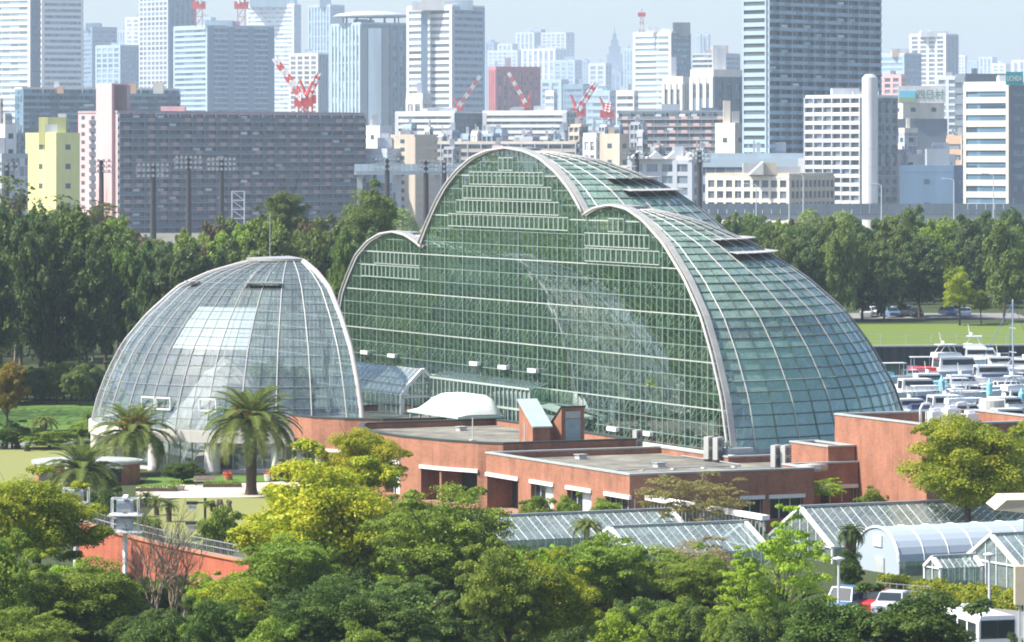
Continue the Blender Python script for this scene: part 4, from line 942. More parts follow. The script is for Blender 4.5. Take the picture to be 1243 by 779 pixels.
def crown_mesh(name, seed, nblob, nsub, per, leaf, br=(.26, .42), rad=(.40, .74), flat=.8, up=.45, bottom=-.8, taper=0.0, asp=.6, core=True):
    rng = np.random.default_rng(seed); d = unit(rng.normal(size=(nblob * 4, 3))); d = d[d[:, 2] > bottom][:nblob]
    c = d * rng.uniform(*rad, (len(d), 1)); r = rng.uniform(*br, len(d))
    sp = rng.random(len(d)) < .28; c[sp] = d[sp] * rng.uniform(.78, 1.04, (int(sp.sum()), 1)); r[sp] *= .55
    if taper: c[:, :2] *= (1 - taper * np.clip((c[:, 2:3] + .2), 0, 1)); r *= (1 - .5 * taper * np.clip(c[:, 2] + .2, 0, 1))
    CENTERS[name] = c
    nf = int(len(c) * nsub * per * .10); fd = unit(rng.normal(size=(nf, 3))) * rng.uniform(.15, .72, (nf, 1)) ** .6 * np.array([1, 1, .95]) * .82
    if taper: fd[:, :2] *= (1 - taper * np.clip((fd[:, 2:3] + .2), 0, 1))
    sd = unit(rng.normal(size=(len(c), nsub, 3)).reshape(-1, 3)).reshape(len(c), nsub, 3); sd[:, :, 2] = np.abs(sd[:, :, 2]) * .9 - .25
    sc_ = (c[:, None, :] + sd * r[:, None, None] * rng.uniform(.55, .85, (len(c), nsub, 1)) * np.array([1, 1, flat])).reshape(-1, 3)
    sr = (np.repeat(r, nsub) * rng.uniform(.30, .55, len(c) * nsub))
    ld = unit(rng.normal(size=(len(sc_) * per, 3))); flip = (ld[:, 2] < -.15) & (rng.random(len(ld)) < .7); ld[flip, 2] *= -1
    k = np.repeat(np.arange(len(sc_)), per)
    pos = sc_[k] + ld * sr[k][:, None] * (1 - .35 * rng.random((len(k), 1)) ** 2) * np.array([1, 1, flat])
    nrm = unit(ld + .55 * rng.normal(size=ld.shape) + np.array([0, 0, up]))
    keep = np.linalg.norm(pos * np.array([1, 1, 1.0]), axis=1) > .34; pos, nrm = pos[keep], nrm[keep]
    V, Q = leaf_quads(pos, nrm, leaf, rng, asp); V2, Q2 = leaf_quads(fd, unit(rng.normal(size=fd.shape)), leaf * (2.0 if core else .8), rng, asp)
    return np_mesh(name, np.concatenate([V, V2]), np.concatenate([Q, Q2 + len(V)]), None)
def trunk_mesh(name, seed, crown, q=.55, r0=.055, nl=9):
    rn = random.Random(seed); mb = MB(); bx, by = rn.uniform(-.12, .12), rn.uniform(-.12, .12)
    mb.tube([(0, 0, -.03), (bx*.3, by*.3, .3), (bx, by, .62), (bx*1.2, by*1.2, .95)], [r0*1.25, r0, r0*.75, r0*.35], 7)
    cs = CENTERS[crown]; idx = list(range(len(cs))); rn.shuffle(idx)
    for i in idx[:nl]:
        c = cs[i]; z0 = rn.uniform(.45, .8); m = ((bx + c[0]) * .45, (by + c[1]) * .45, (z0 + 1 + c[2]*q) * .5 + .02)
        mb.tube([(bx*z0, by*z0, z0), m, (c[0]*.92, c[1]*.92, 1 + c[2]*q*.95)], [r0*.45, r0*.28, r0*.08], 5)
        for _ in range(2):
            e = (c[0] + rn.uniform(-.3, .3), c[1] + rn.uniform(-.3, .3), 1 + (c[2] + rn.uniform(-.1, .35)) * q); mb.tube([m, ((m[0]+e[0])/2, (m[1]+e[1])/2, (m[2]+e[2])/2 + .03), e], [r0*.2, r0*.12, r0*.03], 4)
    return mb
VAR = {}
def variant(key, seeds, **kw):
    VAR[key] = []
    tq = kw.pop("trunk_r", .055)
    for s in seeds:
        nm = "%s_%d" % (key, s); me = crown_mesh(nm, s, **kw); VAR[key].append((me, trunk_mesh(nm, s, nm, r0=tq)))
variant("broad", (11, 12, 13), nblob=42, nsub=12, per=96, leaf=.0205, br=(.28, .40), rad=(.50, .74))
variant("fine", (21, 22, 23), nblob=52, nsub=10, per=80, leaf=.0195, br=(.22, .34), rad=(.48, .80), flat=.75)
variant("feather", (31, 32), nblob=60, nsub=7, per=42, leaf=.030, br=(.16, .30), rad=(.25, .85), flat=.45, taper=.75, bottom=-.95, asp=.4, core=False)
variant("airy", (41, 42), nblob=42, nsub=7, per=34, leaf=.026, br=(.2, .34), rad=(.40, .82), flat=.7, trunk_r=.04, core=False)
variant("wood", (51, 52, 53, 54), nblob=44, nsub=9, per=46, leaf=.036, br=(.24, .36), rad=(.50, .80), flat=.9, bottom=-.97, trunk_r=.04)
variant("woodtall", (61, 62), nblob=46, nsub=9, per=44, leaf=.038, br=(.22, .34), rad=(.5, .84), flat=.9, bottom=-.97, trunk_r=.045)
variant("shrub", (71, 72), nblob=28, nsub=10, per=80, leaf=.030, br=(.3, .45), rad=(.35, .65), flat=.8)
CACHE = {}
def vmesh(key, i, leafm, bark):
    k1 = (key, i, leafm); k2 = (key, i, bark, 't')
    if k1 not in CACHE: me = VAR[key][i][0].copy(); me.materials.clear(); me.materials.append(MAT[leafm]); CACHE[k1] = me
    if k2 not in CACHE: CACHE[k2] = VAR[key][i][1].mesh("trunk", MAT[bark])
    return CACHE[k1], CACHE[k2]
TN_ = [0]
def tree(label, X, Y, zc, R, Rz, key, leafm, bark="bark", z0=0.0, group=None, name="tree", cat="tree", rot=None):
    TN_[0] += 1; i = TN_[0] % len(VAR[key]); cm, tm = vmesh(key, i, leafm, bark)
    rot = random.uniform(0, 6.28) if rot is None else rot
    T = Thing(name, label, cat, (X, Y, z0), 'L', rot, group)
    if name == 'shrub': tp = zc + Rz - z0; zc = z0 + tp * .5; Rz = tp * .55
    h = zc - z0
    c = T.inst("crown", cm, (0, 0, h), scale=(R, R, Rz)); T.inst("trunk", tm, (0, 0, 0), scale=(R, R, h)); return T
def ptree(label, cx, cy, rx, ry, basey, key, leafm, bark="bark", z0=0.0, **kw):
    if basey > 640 and key in ("broad", "fine", "airy"): rx, ry, cy = rx * 1.13, ry * 1.2, cy + ry * .1
    Y = F * (CH - z0) / (basey - YH); return tree(label, xat(cx, Y), Y, zat(cy, Y), rx * Y / F, ry * Y / F, key, leafm, bark, z0, **kw)

# foreground trees, each placed by its crown
ptree("broad bright yellow-green tree, the largest one before the brick buildings", 384, 630, 96, 78, 755, "broad", "leaf_yellow")
ptree("round yellow-green treetop directly under the curved brick wall", 440, 560, 50, 44, 695, "broad", "leaf_yellow")
ptree("dense gold-tipped green tree left of the white lamp frames", 45, 628, 74, 58, 765, "broad", "leaf_gold")
ptree("light green fine-leaved tree below the white lamp frames", 100, 726, 78, 56, 805, "fine", "leaf_olive")
ptree("dark tree at the left edge under the gold-tipped one", -5, 705, 55, 70, 815, "fine", "leaf_green")
ptree("small green tree in the bottom left corner", 30, 775, 62, 38, 850, "fine", "leaf_olive")
ptree("feathery mid-green tree below the big yellow one", 345, 688, 60, 44, 790, "fine", "leaf_green")
ptree("blue-green bushy tree at the bottom, left of centre", 492, 744, 66, 48, 850, "fine", "leaf_blue")
ptree("wide olive tree right of the big yellow one", 540, 655, 82, 64, 790, "fine", "leaf_olive")
ptree("dark green treetop behind the big yellow tree", 500, 640, 55, 46, 740, "fine", "leaf_green")
ptree("olive green tree reaching down to the bottom centre", 612, 712, 58, 66, 835, "fine", "leaf_olive")
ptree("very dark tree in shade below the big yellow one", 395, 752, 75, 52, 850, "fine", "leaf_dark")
ptree("small yellow-leaved tree beside the red retaining wall", 278, 728, 46, 44, 820, "airy", "leaf_gold")
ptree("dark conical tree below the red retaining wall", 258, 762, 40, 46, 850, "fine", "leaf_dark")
ptree("dark tree with yellowish tips at bottom centre", 668, 728, 54, 56, 830, "broad", "leaf_gold")
ptree("mid-green tree in front of the low glasshouses", 725, 690, 66, 48, 780, "fine", "leaf_green")
ptree("grey-olive airy tree in front of the low glasshouses", 790, 692, 66, 46, 775, "airy", "leaf_olive")
ptree("pinkish budding tree before the front glasshouse", 848, 682, 58, 36, 765, "airy", "leaf_pink", "twig")
ptree("green tree between the budding tree and the lime tree", 855, 705, 52, 38, 790, "fine", "leaf_olive")
ptree("tall feathery lime green tree left of the blue van", 955, 690, 72, 96, 800, "feather", "leaf_lime")
ptree("feathery lime sapling beside the tall lime tree", 905, 712, 48, 66, 805, "feather", "leaf_lime")
ptree("clipped dark dome-shaped tree at the bottom, left of the pair", 1003, 772, 68, 64, 850, "shrub", "leaf_dark")
ptree("clipped dark dome-shaped tree at the bottom, right of the pair", 1110, 774, 94, 72, 850, "shrub", "leaf_dark")
ptree("dark dome-shaped shrub in the bottom right corner", 1238, 785, 26, 24, 845, "shrub", "leaf_dark", name="shrub", cat="shrub")
ptree("spring tree of yellow twigs before the shaded brick wall", 838, 600, 64, 32, 668, "airy", "leaf_spring", "twig")
ptree("bright yellow-green tree before the tall brick block", 1176, 560, 76, 64, 674, "broad", "leaf_gold")
ptree("yellow-green tree at the right edge before the brick block", 1245, 560, 36, 46, 660, "broad", "leaf_gold")
ptree("small green tree growing above the long ridge glasshouse", 1000, 592, 30, 16, 640, "airy", "leaf_lime")
ptree("bushy tree with an orange-tinged top at the left edge", 8, 472, 28, 40, 545, "broad", "leaf_orange")
for i, (cx, cy, rx, ry, by, m, lb) in enumerate([
    (652, 612, 26, 16, 650, "leaf_green", "green shrub under the leftmost recessed window"), (690, 612, 22, 14, 650, "leaf_green", "green shrub under the second recessed window"),
    (735, 616, 26, 16, 652, "leaf_green", "green shrub under the third recessed window"), (1060, 600, 24, 10, 640, "leaf_olive", "low shrub at the foot of the tall brick block"),
    (1085, 592, 6, 8, 632, "leaf_olive", "tiny round bush against the tall brick block"), (268, 635, 34, 26, 690, "leaf_green", "leafy bush behind the fence of the red wall"),
    (176, 640, 30, 26, 700, "leaf_green", "shaded bush behind the right white lamp frame"), (130, 612, 26, 22, 660, "leaf_dark", "dark shrub between the two white lamp frames"),
    (635, 690, 40, 34, 800, "leaf_lime", "fresh green bush below the left end of the glasshouses"), (755, 765, 44, 26, 835, "leaf_lime", "bright green bush at the bottom beside the pale road"),
    (690, 775, 40, 24, 850, "leaf_dark", "dark bush at the bottom centre"), (560, 775, 48, 26, 850, "leaf_dark", "dark bush at the bottom left of centre"),
    (440, 772, 40, 28, 860, "leaf_green", "mid green bush at the bottom under the yellow tree"), (320, 772, 44, 28, 860, "leaf_green", "mid green bush at the bottom right of the bare tree"),
    (190, 768, 50, 30, 860, "leaf_dark", "dark undergrowth at the foot of the bare tree"), (820, 750, 40, 16, 800, "leaf_green", "low green bush at the road edge below the budding tree"), (890, 752, 34, 16, 800, "leaf_green", "low green bush at the road edge below the lime sapling"),
    (15, 405 + 118, 26, 14, 545, "leaf_dark", "dark low shrub on the far lawn at the left edge"), (222, 566, 34, 8, 586, "leaf_dark", "low dark planting between the dome columns"), (350, 566, 24, 8, 585, "leaf_dark", "low planting at the foot of the round brick wing"),
    (60, 525, 40, 8, 545, "leaf_olive", "loose flowering planting beyond the pale lawn"), (95, 520, 24, 10, 538, "leaf_olive", "loose flowering planting left of the dome foot"),
]): ptree(lb, cx, cy, rx, ry, by, "shrub", m, name="shrub", cat="shrub")

U = random.Random(77); spots = []
for i in range(64):
    px = -15 + i * 15.4; spots.append((px + U.uniform(-6, 6), U.uniform(735, 800), U.uniform(24, 40), U.uniform(20, 32)))
for i, (px, py, rx, ry) in enumerate(spots):
    if 845 < px < 1000 and py < 765: py = 790
    if 140 < px < 260: py = max(py, 790); ry *= .8
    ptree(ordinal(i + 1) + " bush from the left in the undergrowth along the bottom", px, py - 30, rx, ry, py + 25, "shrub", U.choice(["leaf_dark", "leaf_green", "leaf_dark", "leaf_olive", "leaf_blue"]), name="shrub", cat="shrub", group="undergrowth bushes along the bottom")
for i in range(44):
    px = -10 + i * 20.5 + U.uniform(-7, 7); py = U.uniform(700, 738)
    if 120 < px < 300: py = U.uniform(738, 752)
    if px > 800: py = U.uniform(712, 735)
    ptree(ordinal(i + 1) + " bush from the left in the thicket between the foreground trees", px, py - 20, U.uniform(20, 34), U.uniform(16, 26), py + 12, "shrub", U.choice(["leaf_dark", "leaf_green", "leaf_dark", "leaf_lime", "leaf_blue"]), name="shrub", cat="shrub", group="thicket between the foreground trees")
# bare branching tree before the red wall
def bare(label, X, Y, H, seed, mat):
    rn = random.Random(seed); T = Thing("bare_tree", label, "tree", (X, Y, 0), 'L', 0)
    mbs = [MB(), MB()]
    def grow(p, d, L, r, lev):
        q = p + d * L; m = p + d * L * .5 + Vector((rn.uniform(-1, 1), rn.uniform(-1, 1), 0)) * L * .06
        mbs[0 if lev < 2 else 1].tube([p, m, q], [r, r*.85, r*.66], 5 if lev < 3 else 3, cap=False)
        if lev >= 5: return
        for _ in range(3 if lev < 3 else rn.choice((2, 3))):
            dd = (d + Vector((rn.uniform(-1, 1), rn.uniform(-1, 1), rn.uniform(-.15, .75))) * .62).normalized(); grow(p.lerp(q, rn.uniform(.65, 1)), dd, L * rn.uniform(.55, .8), r * .6, lev + 1)
    for s in range(3): grow(Vector((0, 0, 0)), Vector((rn.uniform(-.3, .3), rn.uniform(-.3, .3), 1)).normalized(), H * .36, .09, 0)
    T.part("trunk", mbs[0], MAT[mat]); T.part("branches", mbs[1], MAT[mat])
X, Y, _ = G(178, 800); bare("leafless grey-brown tree standing before the red retaining wall", X, Y, 8.6, 5, "twig")
X, Y, _ = G(215, 790); bare("second leafless tree right of the first before the red wall", X, Y, 7.6, 6, "twig")
X, Y, _ = G(765, 770); bare("thin bare tree among the greenery before the glasshouses", X, Y, 4.6, 9, "twig")

# palms
def frond_mesh(name, seed, L=1.0, droop=1.0, nleaf=30, ll=.18, mat="frond_green"):
    rn = random.Random(seed); pts = []; x = z = 0.0; ang = math.radians(62)
    for i in range(13):
        pts.append(Vector((x, 0, z))); x += math.cos(ang) * L / 12; z += math.sin(ang) * L / 12; ang -= math.radians(9.2 * droop) * (1 + .05 * i)
    mb = MB(); mb.tube(pts, [.012 * (1 - .8 * i / 12) + .002 for i in range(13)], 4, cap=False)
    for k in range(nleaf):
        t = .12 + .88 * k / nleaf; i = min(11, int(t * 12)); p = pts[i].lerp(pts[i+1], t * 12 - i); d = (pts[i+1] - pts[i]).normalized(); upv = Vector((0, 1, 0)).cross(d) * -1
        l = ll * (math.sin(math.pi * min(1, t * .85 + .15)) ** .6) * rn.uniform(.85, 1.1)
        for s in (-1, 1):
            dirn = (d * .55 + Vector((0, s, 0)) * .8 + upv * .35 + Vector((0, 0, -.25))).normalized(); w = d * .011
            mb.add([p - w, p + w, p + dirn * l * .6 + w * .7, p + dirn * l + Vector((0, 0, -.02)), p + dirn * l * .6 - w * .7], [(0, 1, 2, 3, 4)])
    return mb.mesh(name, MAT[mat])
FR = [frond_mesh("frond", 1, droop=.5), frond_mesh("frond", 2, droop=.7), frond_mesh("frond", 3, droop=.95)]
FRD = [frond_mesh("frond", 4, droop=.8, mat="frond_dark"), frond_mesh("frond", 5, droop=1.15, mat="frond_dark")]
def palm(label, X, Y, zc, L, n, tr, fruit=False, fr=FR, z0=0.0, group=None, name="palm_tree", lean=0.0, low=-18):
    T = Thing(name, label, "palm tree", (X, Y, z0), 'W', group=group); mb = MB(); k = 9
    mb.tube([(X + lean * (i/k)**2, Y, z0 + (zc - z0) * i / k) for i in range(k + 1)], [tr * (1.35 if i == 0 else 1.0 + .07 * (i % 2) + (.35 * (i/k)**6)) for i in range(k + 1)], 10)
    T.part("trunk", mb, MAT["palm_bark"]); rn = random.Random(int(X * 100))
    for i in range(n):
        t = i / n; el = math.radians(low + (62 - low) * t + rn.uniform(-6, 6)) - math.radians(40); az = i * 2.39996 + rn.uniform(-.2, .2)
        me = fr[min(len(fr) - 1, int((1 - t) * len(fr)))]; s = L * (1 - .25 * t) * rn.uniform(.92, 1.06)
        T.inst("frond", me, (X + lean, Y, zc), (0, -el, az), (s, s, s))
    if fruit:
        mb = MB()
        for i in range(12):
            az = rn.uniform(0, 6.28); p = Vector((X + lean + math.cos(az) * rn.uniform(.5, 1.5), Y + math.sin(az) * rn.uniform(.5, 1.4), zc + rn.uniform(.7, 1.6)))
            for _ in range(22): mb.sphere(p + Vector((rn.gauss(0, .22), rn.gauss(0, .22), rn.gauss(0, .18))), .1, 5, 3)
            mb.tube([(X + lean, Y, zc + .2), p], .03, 4)
        T.part("fruit_cluster", mb, MAT["fruit_orange"], kind="stuff")
    return T
X, Y, _ = G(305, 601); palm("tall date palm with orange fruit standing alone before the dome", X, Y, zat(516, Y), 5.5, 74, .42, True)
X, Y, _ = G(161, 577); palm("date palm with orange fruit just behind the round kiosk", X, Y, zat(529, Y), 5.0, 68, .42, True)
X, Y, _ = G(101, 614); palm("shorter date palm spreading in front of the round kiosk", X, Y, zat(577, Y), 4.8, 62, .45)
X, Y, _ = G(53, 541); palm("small ragged fan palm on the far lawn at the left", X, Y, zat(513, Y), 2.0, 44, .32, fr=[FR[2], FR[1]])
X, Y, _ = G(108, 533); palm("thin young palm on the green lawn left of the dome", X, Y, zat(508, Y), 1.7, 24, .15)
X, Y, _ = G(712, 690); palm("windmill palm with pale dead fronds before the low glasshouses", X, Y, zat(640, Y), 1.7, 44, .16, fr=[FR[2], FR[1]])
X, Y, _ = G(728, 688); palm("smaller windmill palm right beside the pale-fronded one", X, Y, zat(655, Y), 1.3, 30, .14, fr=[FRD[1]])
X, Y, _ = G(1033, 727); palm("dark shaggy palm smothered in creeper beside the tunnel house", X, Y, zat(648, Y), 1.5, 50, .3, fr=FRD)
ptree("dark creeper mass round the trunk of the shaggy palm", 1030, 690, 20, 32, 728, "shrub", "leaf_dark", name="creeper", cat="creeper")
X, Y, _ = G(1060, 606); palm("little tree fern above the long ridge glasshouse", X, Y, zat(583, Y), 1.0, 20, .1, fr=[FR[2]])
for i, (px, py) in enumerate(((118, 626), (142, 622), (165, 628), (178, 616), (190, 626), (205, 634))):
    X, Y, _ = G(px, py); palm(ordinal(i + 1) + " spiky cycad from the left behind the white caged floodlights", X, Y, .75 + .2 * (i % 3), 1.25, 26, .2, fr=FRD if i % 2 else FR, name="cycad", low=10)
# pollarded trees on the lawn
X, Y, _ = G(268, 640); T = Thing("pollarded_tree", "dark knobbly pollarded tree on the lawn by the black lamp post", "tree", (X, Y, 0)); rn = random.Random(4); mb = MB()
for i in range(9):
    a = i * .7; p1 = Vector((X + .2*math.cos(a), Y + .2*math.sin(a), .9)); p2 = p1 + Vector((.55*math.cos(a), .5*math.sin(a), .45)); p3 = p2 + Vector((rn.uniform(-.2, .2), rn.uniform(-.2, .2), .55)); mb.tube([(X, Y, 0), p1, p2, p3], [.2, .16, .12, .13], 6); mb.sphere(p3, .16, 6, 4)
T.part("branches", mb, MAT["bark"])

# hedge by the car park
def leaf_block(T, name, fn, n, leaf, mat, seed=1):
    rng = np.random.default_rng(seed); pos, nrm = fn(rng, n); V, Q = leaf_quads(pos, unit(nrm + .6 * rng.normal(size=nrm.shape)), leaf, rng)
    o = bpy.data.objects.new(name, np_mesh(name, V - np.array(T.off), Q, MAT[mat])); link(o, T.e); return o
def hedge(label, p0, p1, w, h, n, mat, leaf=.11):
    T = Thing("hedge", label, "hedge", ((p0[0]+p1[0])/2, (p0[1]+p1[1])/2, 0)); d = np.array([p1[0]-p0[0], p1[1]-p0[1], 0]); L = np.linalg.norm(d); d /= L; s = np.array([-d[1], d[0], 0])
    def fn(rng, n):
        t = rng.random(n) * L; th_ = rng.uniform(-.15, math.pi + .15, n); wob = 1 + .12 * np.sin(t * 1.7) + .1 * np.sin(t * 4.1 + 1)
        x = np.sign(np.cos(th_)) * np.abs(np.cos(th_)) ** .5 * w / 2 * wob; z = np.abs(np.sin(th_)) ** .5 * h * wob * rng.uniform(.0, 1.0, n) ** .25
        pos = np.array([p0[0], p0[1], 0]) + t[:, None]*d + x[:, None]*s + z[:, None]*np.array([0, 0, 1]); nrm = np.cos(th_)[:, None]*s + np.abs(np.sin(th_))[:, None]*np.array([0, 0, 1]); return pos, nrm
    leaf_block(T, "foliage", fn, n, leaf, mat); mb = MB(); mb.bar((p0[0], p0[1], h*.4), (p1[0], p1[1], h*.4), w*.7, h*.75); T.part("stems", mb, MAT["leaf_dark"])
hedge("long yellow-tipped clipped hedge along the car park before the glasshouses", G(1072, 722)[:2], G(1250, 742)[:2], 1.2, 1.25, 9000, "leaf_gold")
hedge("low dark hedge between the fence and the parked vehicles", G(1075, 735)[:2], G(1165, 745)[:2], .9, .7, 3500, "leaf_dark")

# plants growing inside the glass
IN = random.Random(12)
for i in range(46):
    b = 4 + 1.62 * i; a = (IN.uniform(3.6, 6.5), IN.uniform(7, 11), IN.uniform(11, 16))[i % 3]
    if b > 78: break
    if all(math.hypot(a / 1.1, b - c) > np.interp(-(3 + 9), [-t[1] for t in tab], [t[0] for t in tab]) - 3.2 for c, tab in LOBES): continue
    h = min(zf(b) - 5.5 - .35 * max(0, a - 6), IN.uniform(9, 19)); W = siteW(a, b)
    tree(ordinal(i + 1) + " tropical tree behind the great glass front, counting from its right end", W[0], W[1], 3 + h * .58, IN.uniform(2.4, 3.8), h * .42, "wood", "leaf_tropic" if i % 3 else "leaf_green", z0=3.0, group="tropical trees inside the great greenhouse", name="tropical_tree")
for i in range(7):
    W = siteW(5.5, 13 + 9 * i); palm(ordinal(i + 1) + " palm close behind the great glass front, counting from its right end", W[0], W[1], 8 + (i % 3) * 1.6, 3.2, 26, .22, fr=FRD, z0=3.0, group="palms inside the great greenhouse")
for i, (a, b, h) in enumerate(((-20, 57, 6), (-25, 64, 4.5), (-14, 76, 8), (-23, 73, 6), (-13.5, 57.5, 9), (-13, 70, 9), (-13.5, 63.5, 10), (-18, 79, 5))):
    W = siteW(a, b); tree(ordinal(i + 1) + " small leafy tree growing inside the left dome, in planting order", W[0], W[1], .3 + h*.6, 2.0, h*.4, "wood", "leaf_tropic", z0=.3, group="trees inside the left dome", name="tropical_tree")

# ---- the wood on the left, row by row
W2 = random.Random(21)
LEFT_TOP = [(-60, 236), (30, 236), (60, 240), (105, 248), (125, 238), (150, 264), (185, 274), (215, 276), (240, 266), (285, 258), (320, 252), (345, 238), (380, 262), (420, 250), (450, 238), (478, 256), (495, 282), (530, 330)]
def top_at(px): return float(np.interp(px, [p[0] for p in LEFT_TOP], [p[1] for p in LEFT_TOP]))
ROWS = [("front", 474, -40, 112, 21, 4, 34), ("second", 505, -30, 470, 26, 8, 40), ("third", 560, -40, 490, 30, 4, 24), ("back", 640, -40, 480, 31, 0, 5)]
for (rn_, Y, p0, p1, st, dlo, dhi) in ROWS:
    n = int((p1 - p0) / st) + 1
    for i in range(n):
        px = p0 + i * st + W2.uniform(-7, 7); yy = Y + W2.uniform(-16, 16); ty = top_at(px) + W2.uniform(dlo, dhi); zt = zat(ty, yy); R = W2.uniform(2.8, 5.4)
        zt = max(zt, 9.0); Rz = zt * (W2.uniform(.43, .49) if Y > 480 else W2.uniform(.44, .485))
        m = W2.choice(["forest_dark", "forest_dark", "forest_olive", "leaf_blue", "forest_olive"] if Y < 520 else ["forest_dark", "forest_olive", "forest_olive", "leaf_olive", "forest_brown", "leaf_green"])
        tree(ordinal(i + 1) + " tree from the left in the %s row of the left wood" % rn_, xat(px, yy), yy, zt - Rz, R, Rz, W2.choice(["wood", "woodtall"]), m, "bark_pale" if W2.random() < .45 else "bark", group="trees of the left-hand wood", name="woodland_tree")
ptree("tall gum tree with a pale forked trunk rising over the left wood", 125, 258, 26, 20, 415, "airy", "forest_olive", "bark_pale")
ptree("big round-topped tree right of the left dome, before the floodlights", 450, 279, 40, 56, 455, "broad", "forest_olive", name="woodland_tree")
ptree("rounded green tree over the top of the left dome", 345, 260, 32, 34, 425, "broad", "forest_olive", name="woodland_tree")
for i in range(17):
    px = -30 + i * 9; Y = 455 + W2.uniform(0, 14)
    tree(ordinal(i + 1) + " bush from the left at the foot of the left wood", xat(px, Y), Y, 2.0, W2.uniform(1.8, 2.8), W2.uniform(1.8, 3.0), "shrub", W2.choice(["forest_dark", "forest_dark", "forest_olive"]), name="shrub", cat="shrub", group="bushes at the foot of the left wood")
# ---- trees beyond the marina
RIGHT_TOP = [(860, 262), (900, 260), (940, 256), (985, 262), (1030, 258), (1062, 272), (1100, 254), (1140, 268), (1170, 262), (1200, 254), (1243, 256)]
for (rn_, Y, p0, p1, st, dlo, dhi, lo) in (("front", 604, 905, 1262, 24, -6, 26, .47), ("second", 672, 870, 1262, 20, -10, 16, .48), ("back", 800, 850, 1262, 24, -6, 8, .36)):
    n = int((p1 - p0) / st) + 1
    for i in range(n):
        px = p0 + i * st + W2.uniform(-5, 5); yy = Y + W2.uniform(-10, 12); ty = float(np.interp(px, [p[0] for p in RIGHT_TOP], [p[1] for p in RIGHT_TOP])) + W2.uniform(dlo, dhi)
        if rn_ == "front" and 1148 < px < 1200: yy = 650
        zt = zat(ty, yy); Rz = (zt - 3.5) * W2.uniform(lo, lo + .07); R = W2.uniform(2.8, 5.2)
        tree(ordinal(i + 1) + " tree from the left in the %s row beyond the marina" % rn_, xat(px, yy), yy, zt - Rz, R, Rz, W2.choice(["wood", "woodtall"]), W2.choice(["forest_dark", "leaf_green", "leaf_blue", "forest_olive", "forest_dark"] if rn_ != "back" else ["forest_olive", "leaf_olive", "forest_brown"]), "bark", 3.5, group="trees beyond the marina", name="woodland_tree")
ptree("small bright yellow-green tree among the dark trees beyond the marina", 1165, 354, 22, 28, 394, "broad", "leaf_gold", z0=3.5)
ptree("second bright tree low beside the yellow-green one beyond the marina", 1191, 366, 14, 17, 393, "broad", "leaf_olive", z0=3.5)
# far scrub: a belt that reads as one mass
def scrub(name, label, x0, x1, Y, D_, zt, n, mat, leaf=.9, z0=0.0):
    rng = np.random.default_rng(int(Y)); nb = max(6, int((x1 - x0) / 9)); cx = rng.uniform(x0, x1, nb); cyy = rng.uniform(Y, Y + D_, nb); r = rng.uniform(4, 7.5, nb); k = rng.integers(0, nb, n)
    d = unit(rng.normal(size=(n, 3))); d[:, 2] = np.abs(d[:, 2]); hz = zt * rng.uniform(.55, 1.0, nb)
    pos = np.stack([cx[k] + d[:, 0]*r[k], cyy[k] + d[:, 1]*r[k], z0 + d[:, 2]*hz[k]], 1); V, Q = leaf_quads(pos, unit(d + .5*rng.normal(size=d.shape)), leaf, rng)
    o = bpy.data.objects.new(name, np_mesh(name, V, Q, MAT[mat])); link(o); tag(o, label, "scrub", kind="stuff")
scrub("far_scrub", "hazy green scrub and low trees behind the left floodlight masts", -190, 10, 900, 200, 9, 26000, "forest_olive", .6)
scrub("far_scrub", "hazy scrub in the gap between the brown apartment block and the great greenhouse", -60, 20, 1150, 120, 12, 12000, "leaf_olive", .7)
scrub("far_scrub", "low bushes in front of the expressway wall at the right", 55, 175, 1000, 120, 13.5, 16000, "leaf_olive", .6)

# the wood goes on to the left beyond the picture (the glass front mirrors it)
def far_wood(name, label, pts, n, mat, leaf):
    rng = np.random.default_rng(91); cx, cy_, r, hz = (np.array(q) for q in zip(*pts)); k = rng.integers(0, len(pts), n); d = unit(rng.normal(size=(n, 3)))
    pos = np.stack([cx[k] + d[:, 0]*r[k], cy_[k] + d[:, 1]*r[k], np.maximum(.3, hz[k]*.56 + d[:, 2]*hz[k]*.44)], 1); V, Q = leaf_quads(pos, unit(d + .5*rng.normal(size=d.shape)), leaf, rng)
    o = bpy.data.objects.new(name, np_mesh(name, V, Q, MAT[mat])); link(o); tag(o, label, "wood", kind="stuff")
W3 = random.Random(8)
far_wood("far_wood", "dense wood continuing beyond the left edge of the picture", [(W3.uniform(-330, -62), W3.uniform(400, 640), W3.uniform(5, 7), W3.uniform(20, 28)) for _ in range(330)] + [(-64 - 6*i + W3.uniform(-2, 2), 452 + W3.uniform(-8, 8) - .55*i*6*.3, 5.4, W3.uniform(18, 26)) for i in range(44)], 230000, "forest_olive", .42)
# ------------------------------------------------------------------ the city
def cm(name, col, rough=0.7, var=0.06): return MAT[name] if name in MAT else paint(name, col, rough, var=var, scale=0.12, spec=.3, streak=True)
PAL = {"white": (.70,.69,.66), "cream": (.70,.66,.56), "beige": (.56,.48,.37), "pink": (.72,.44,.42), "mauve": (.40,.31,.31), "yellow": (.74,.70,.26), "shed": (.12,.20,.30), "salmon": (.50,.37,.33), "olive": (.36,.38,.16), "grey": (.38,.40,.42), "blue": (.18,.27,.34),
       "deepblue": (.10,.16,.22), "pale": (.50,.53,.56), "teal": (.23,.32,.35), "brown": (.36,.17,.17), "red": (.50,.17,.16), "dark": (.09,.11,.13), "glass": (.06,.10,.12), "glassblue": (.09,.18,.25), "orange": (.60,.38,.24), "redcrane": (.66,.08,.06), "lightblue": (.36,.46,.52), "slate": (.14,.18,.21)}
def cc(k): return cm("city_" + k, PAL[k], 0.25 if "glass" in k else 0.7, .16)
